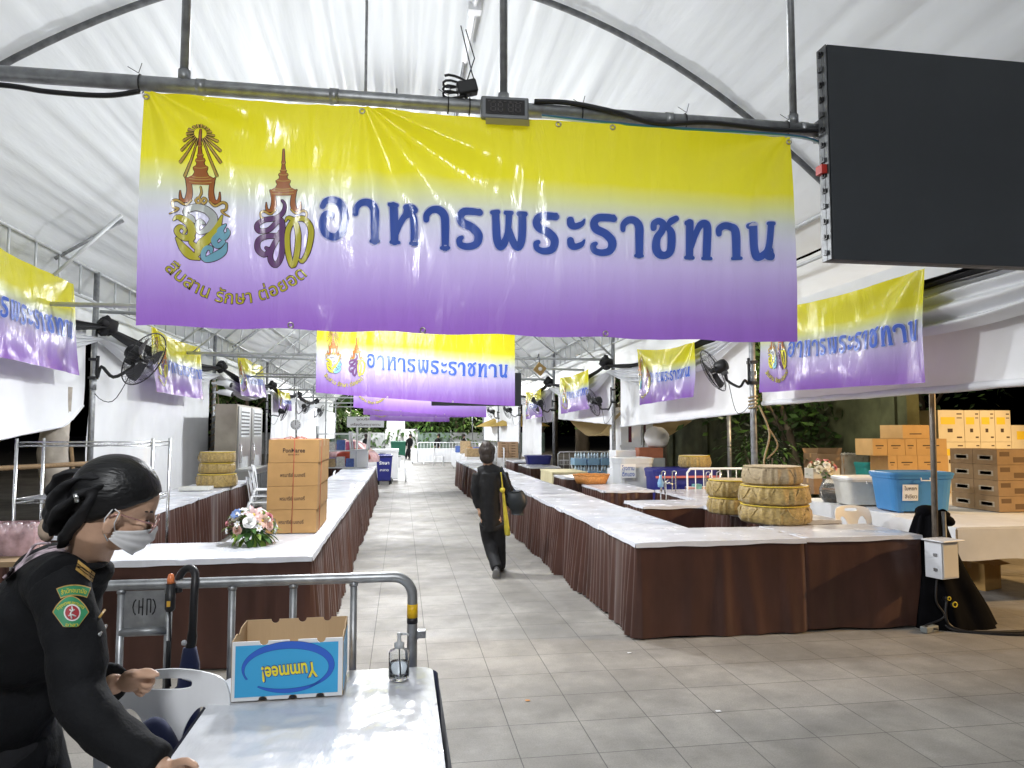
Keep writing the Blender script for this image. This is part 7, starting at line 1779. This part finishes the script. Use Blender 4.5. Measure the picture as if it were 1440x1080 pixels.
m = MB(); m.box(-.28, .28, -.25, .25, 0, 1.12); m.build('cabinet_body', mat('grey_enamel', (.30, .32, .32), .45, var=.1), t, bevel=.006)
for i in range(3): m = MB(); m.box(-.26, .26, -.262, -.251, .1+i*.34, .41+i*.34); m.build('drawer', mat('grey_enamel', (.30, .32, .32)), t, bevel=.004)
carton('red_brown_carton', 'open red brown carton on the grey drawer cabinet', t.location.x+.05, 13.2, 1.12, .46, .34, .19, mat('red_brown_card', (.30, .10, .05), .7, var=.15), R(-6), None, [], False)
q = GY(922, 622, 13.25); m = MB(); m.ell((q.x, 13.2, 1.5), (.24, 0, 0), (0, .2, 0), (0, 0, .22), 20); m.v = [(x+.03*nz(x*7, z*7), y, max(1.315, z+.03*nz(x*8, y*8, 2))) for x, y, z in m.v]; tag(m.build('white_sack', M_maskc, None, (q.x, 13.2, 1.315)), 'round white plastic sack on the red brown carton', 'sack')
for i in range(3): carton('foam_box', 'white foam box, %s in the low stack before the white kiosk' % ('bottom', 'middle', 'top')[i], GY(884, 650, 13.3).x-.02, 13.5, .9+.12*i, .5, .35, .115, M_plastic, .05*i, 'white foam boxes', [], False)
m = MB(); p = GY(884, 650, 13.3); m.box(p.x-.3, p.x+.28, 13.25, 13.75, 0, .898); tag(m.build('white_counter', M_wcloth2, None, (p.x, 13.5, 0), bevel=.01), 'white counter under the foam boxes', 'counter')
# tan awning under the third cloth panel
m = MB(); ya, yb = YR[1]+.4, YR[2]-.6
m.grid(lambda u, v: (XC+.25+1.6*v, ya+(yb-ya)*u, 2.02-.50*math.sin(PI*u)*(1-.2*v)+.04*nz(u*5, v*4)-.15*v), 30, 14); tag(m.build('tan_awning', mat('tan_canvas', (.50, .38, .19), .75, var=.12, vs=3, transl=.4), None, (XC+.3, (ya+yb)/2, 1.6)), 'sagging tan canvas awning on the right', 'awning')
# outside posts beyond the right columns
for i, (px, y) in enumerate(((1026, 11.2), (904, 14.2))):
    q = GY(px, 640, y); m = MB(); m.tube([(q.x, y, 0), (q.x, y, 2.6)], .035, 10); m.box(q.x-.08, q.x+.08, y-.08, y+.08, 0, .012); tag(m.build('outer_post', M_steel, None, (q.x, y, 0)), 'thin outer post %s the right cloth panels' % ('nearest behind', 'farther behind')[i], 'post')
# dim things in the dark behind the cartons
q = GY(1175, 600, 12.6)
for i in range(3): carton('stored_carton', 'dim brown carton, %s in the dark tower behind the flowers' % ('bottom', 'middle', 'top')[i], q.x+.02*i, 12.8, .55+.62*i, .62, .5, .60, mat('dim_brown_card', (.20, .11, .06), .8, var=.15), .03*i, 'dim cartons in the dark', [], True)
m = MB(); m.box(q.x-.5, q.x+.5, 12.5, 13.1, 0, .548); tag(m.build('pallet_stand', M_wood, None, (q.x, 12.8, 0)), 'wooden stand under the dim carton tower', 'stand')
q = GY(1214, 610, 13.6); t = thing('food_cart', 'blue food cart with an orange canopy in the dark behind the cartons', 'cart', (q.x, 13.9, 0))
m = MB(); m.box(-.42, .42, -.4, .4, .35, 1.55); m.build('cart_body', mat('faded_blue_paint', (.05, .12, .22), .5, var=.2), t, bevel=.02)
m = MB(); m.grid(lambda u, v: (-.6+1.2*u, -.5+v, 2.05-.25*(2*u-1)**2+.03*nz(u*6, v*5)), 20, 10); m.build('canopy', mat('orange_canvas', (.55, .26, .10), .7, var=.2, transl=.3), t)
for sx in (-.5, .5):
    for sy in (-.4, .4): m = MB(); m.tube([(sx, sy, .3), (sx, sy, 1.9)], .018, 6); m.build('canopy_post', M_lightsteel, t)
for sx in (-.3, .3): m = MB(); m.tube([(sx-.03, -.42, .25), (sx+.03, -.42, .25)], .25, 20); m.build('wheel', M_black, t)
# ---------------------------------------------------------------- busy far distance
for i, (px, py, y, lb) in enumerate(((690, 604, 33, 'yellow market parasol far down on the right, left of two'), (712, 603, 30, 'yellow market parasol far down on the right, right of two'))):
    q = GY(px, py, y); t = thing('parasol', lb, 'parasol', (q.x+.6, y, 0)); m = MB()
    m.lathe([(1.3, 1.85), (.9, 2.05), (.4, 2.25), (.02, 2.38)], (0, 0, 0), 8, 0, False); m.build('canopy', mat('yellow_canvas', (.60, .42, .10), .7, var=.15, transl=.35), t)
    m = MB(); m.tube([(0, 0, 0), (0, 0, 2.35)], .025, 8); m.lathe([(.001, 0), (.25, 0), (.22, .06), (.001, .07)], n=16); m.build('pole', M_steel, t)
rnd = random.Random(5)
FC = [('pink_pack', 0), ('tan_pack', 0), ('pale_pack', 0), ('blue_pack', 0), ('pale_grey_plastic', 0), ('brown_cardboard', 0)]
wd_ = ('pink', 'tan', 'pale', 'blue', 'grey', 'brown')
k = 0
for side, x0, ys in (('left', -2.2, (26.6, 27.5, 29.3, 30.4, 32.2, 33.1, 35.0)), ('right', 2.6, (24.6, 25.5, 27.2, 28.4, 29.8, 30.9))):
    for i, y in enumerate(ys):
        c = (i*2+(side == 'right')) % 6
        h = .22+.3*rnd.random()
        carton('far_carton', 'small %s carton on the far %s tables, %s along the row' % (wd_[c], side, ('first', 'second', 'third', 'fourth', 'fifth', 'sixth', 'seventh')[i]), x0+rnd.uniform(-.2, .2), y, .757, .3+.3*rnd.random(), .35, h, MATS[FC[c][0]], rnd.uniform(-.2, .2), 'small cartons on the far tables', [], False)
for i, (x, y, lb) in enumerate(((-3.5, 30, 'white cloth covered stall at the far left side'), (3.9, 36, 'white cloth covered stall at the far right side'), (-3.3, 39, 'farthest white stall on the left side'))):
    white_table(x-.7, x+.7, y, y+2.4, lb, [((-1, -1), (1, -1), (0, -1), .7), ((-1, -1), (-1, 1), (-1, 0), .7), ((1, -1), (1, 1), (1, 0), .7)])
for i, (x, y) in enumerate(((-1.9, 41.5), (2.1, 42.3), (3.3, 39.2))):
    g = dup(per2, (x, y, 0), R(40+110*i), 'tiny distant person %s' % ('by the far left stalls', 'right of the far barriers, beyond the white table', 'at the far right stall')[i])
# small goods on the rows of tables
def tray(x, y, z, label, c, w=.42, d=.3):
    t = thing('tray', label, 'tray', (x, y, z)); m = MB(); m.box(-w/2, w/2, -d/2, d/2, .001, .008)
    for a, b, c_, e in ((-w/2, w/2, -d/2, -d/2+.012), (-w/2, w/2, d/2-.012, d/2), (-w/2, -w/2+.012, -d/2+.012, d/2-.012), (w/2-.012, w/2, -d/2+.012, d/2-.012)): m.box(a, b, c_, e, .009, .05)
    m.build('tray_body', c, t, bevel=.003)
tray(-3.0, 11.2, .757, 'empty pale plastic tray on the outer left table near the cooler unit', M_frost)
# grey hoarding panels and hedge at the very end
for i in range(9):
    x = -9+2.25*i
    m = MB(); m.box(x-1.1, x+1.1, 50, 50.05, .12, 1.55+.25*(i % 3 == 1)); m.box(x-1.12, x-1.06, 49.95, 50.1, 0, 1.7); tag(m.build('hoarding_panel', mat(('pale_grey_hoarding', 'white_hoarding', 'dull_green_hoarding')[i % 3], ((.42, .43, .43), (.6, .6, .6), (.16, .22, .18))[i % 3], .6, var=.12, vs=2), None, (x, 50, 0)),
        '%s hoarding panel closing the far end, %s from the left' % (('pale grey', 'white', 'dull green')[i % 3], ('first', 'second', 'third', 'fourth', 'fifth', 'sixth', 'seventh', 'eighth', 'ninth')[i]), 'hoarding', 'hoarding panels at the far end')
for i in range(7):
    shrub(-7+2.3*i, 51.2, 2.9+.4*(i % 2), 1.6, 'tall dark bush above the far hoarding, %s from the left' % ('first', 'second', 'third', 'fourth', 'fifth', 'sixth', 'seventh')[i], 90+i, 500, .42)
# litter specks on the paving
for i, (px, py, lb) in enumerate(((885, 918, 'tiny white paper scrap on the paving before the right front table'), (1010, 1000, 'small pale scrap on the paving at lower right'), (742, 985, 'small dry leaf on the paving in the lower middle'))):
    q = GZ(px, py, .003); m = MB(); m.grid(lambda u, v: (q.x+(u-.5)*.03, q.y+(v-.5)*.022, .004+.006*u*(1-u)+.004*nz(u*5, v*5, i)), 4, 4); tag(m.build(('paper_scrap', 'paper_scrap', 'dry_leaf')[i], (M_plastic, M_maskc, M_wick)[i], None, (q.x, q.y, .003)), lb, 'scrap')
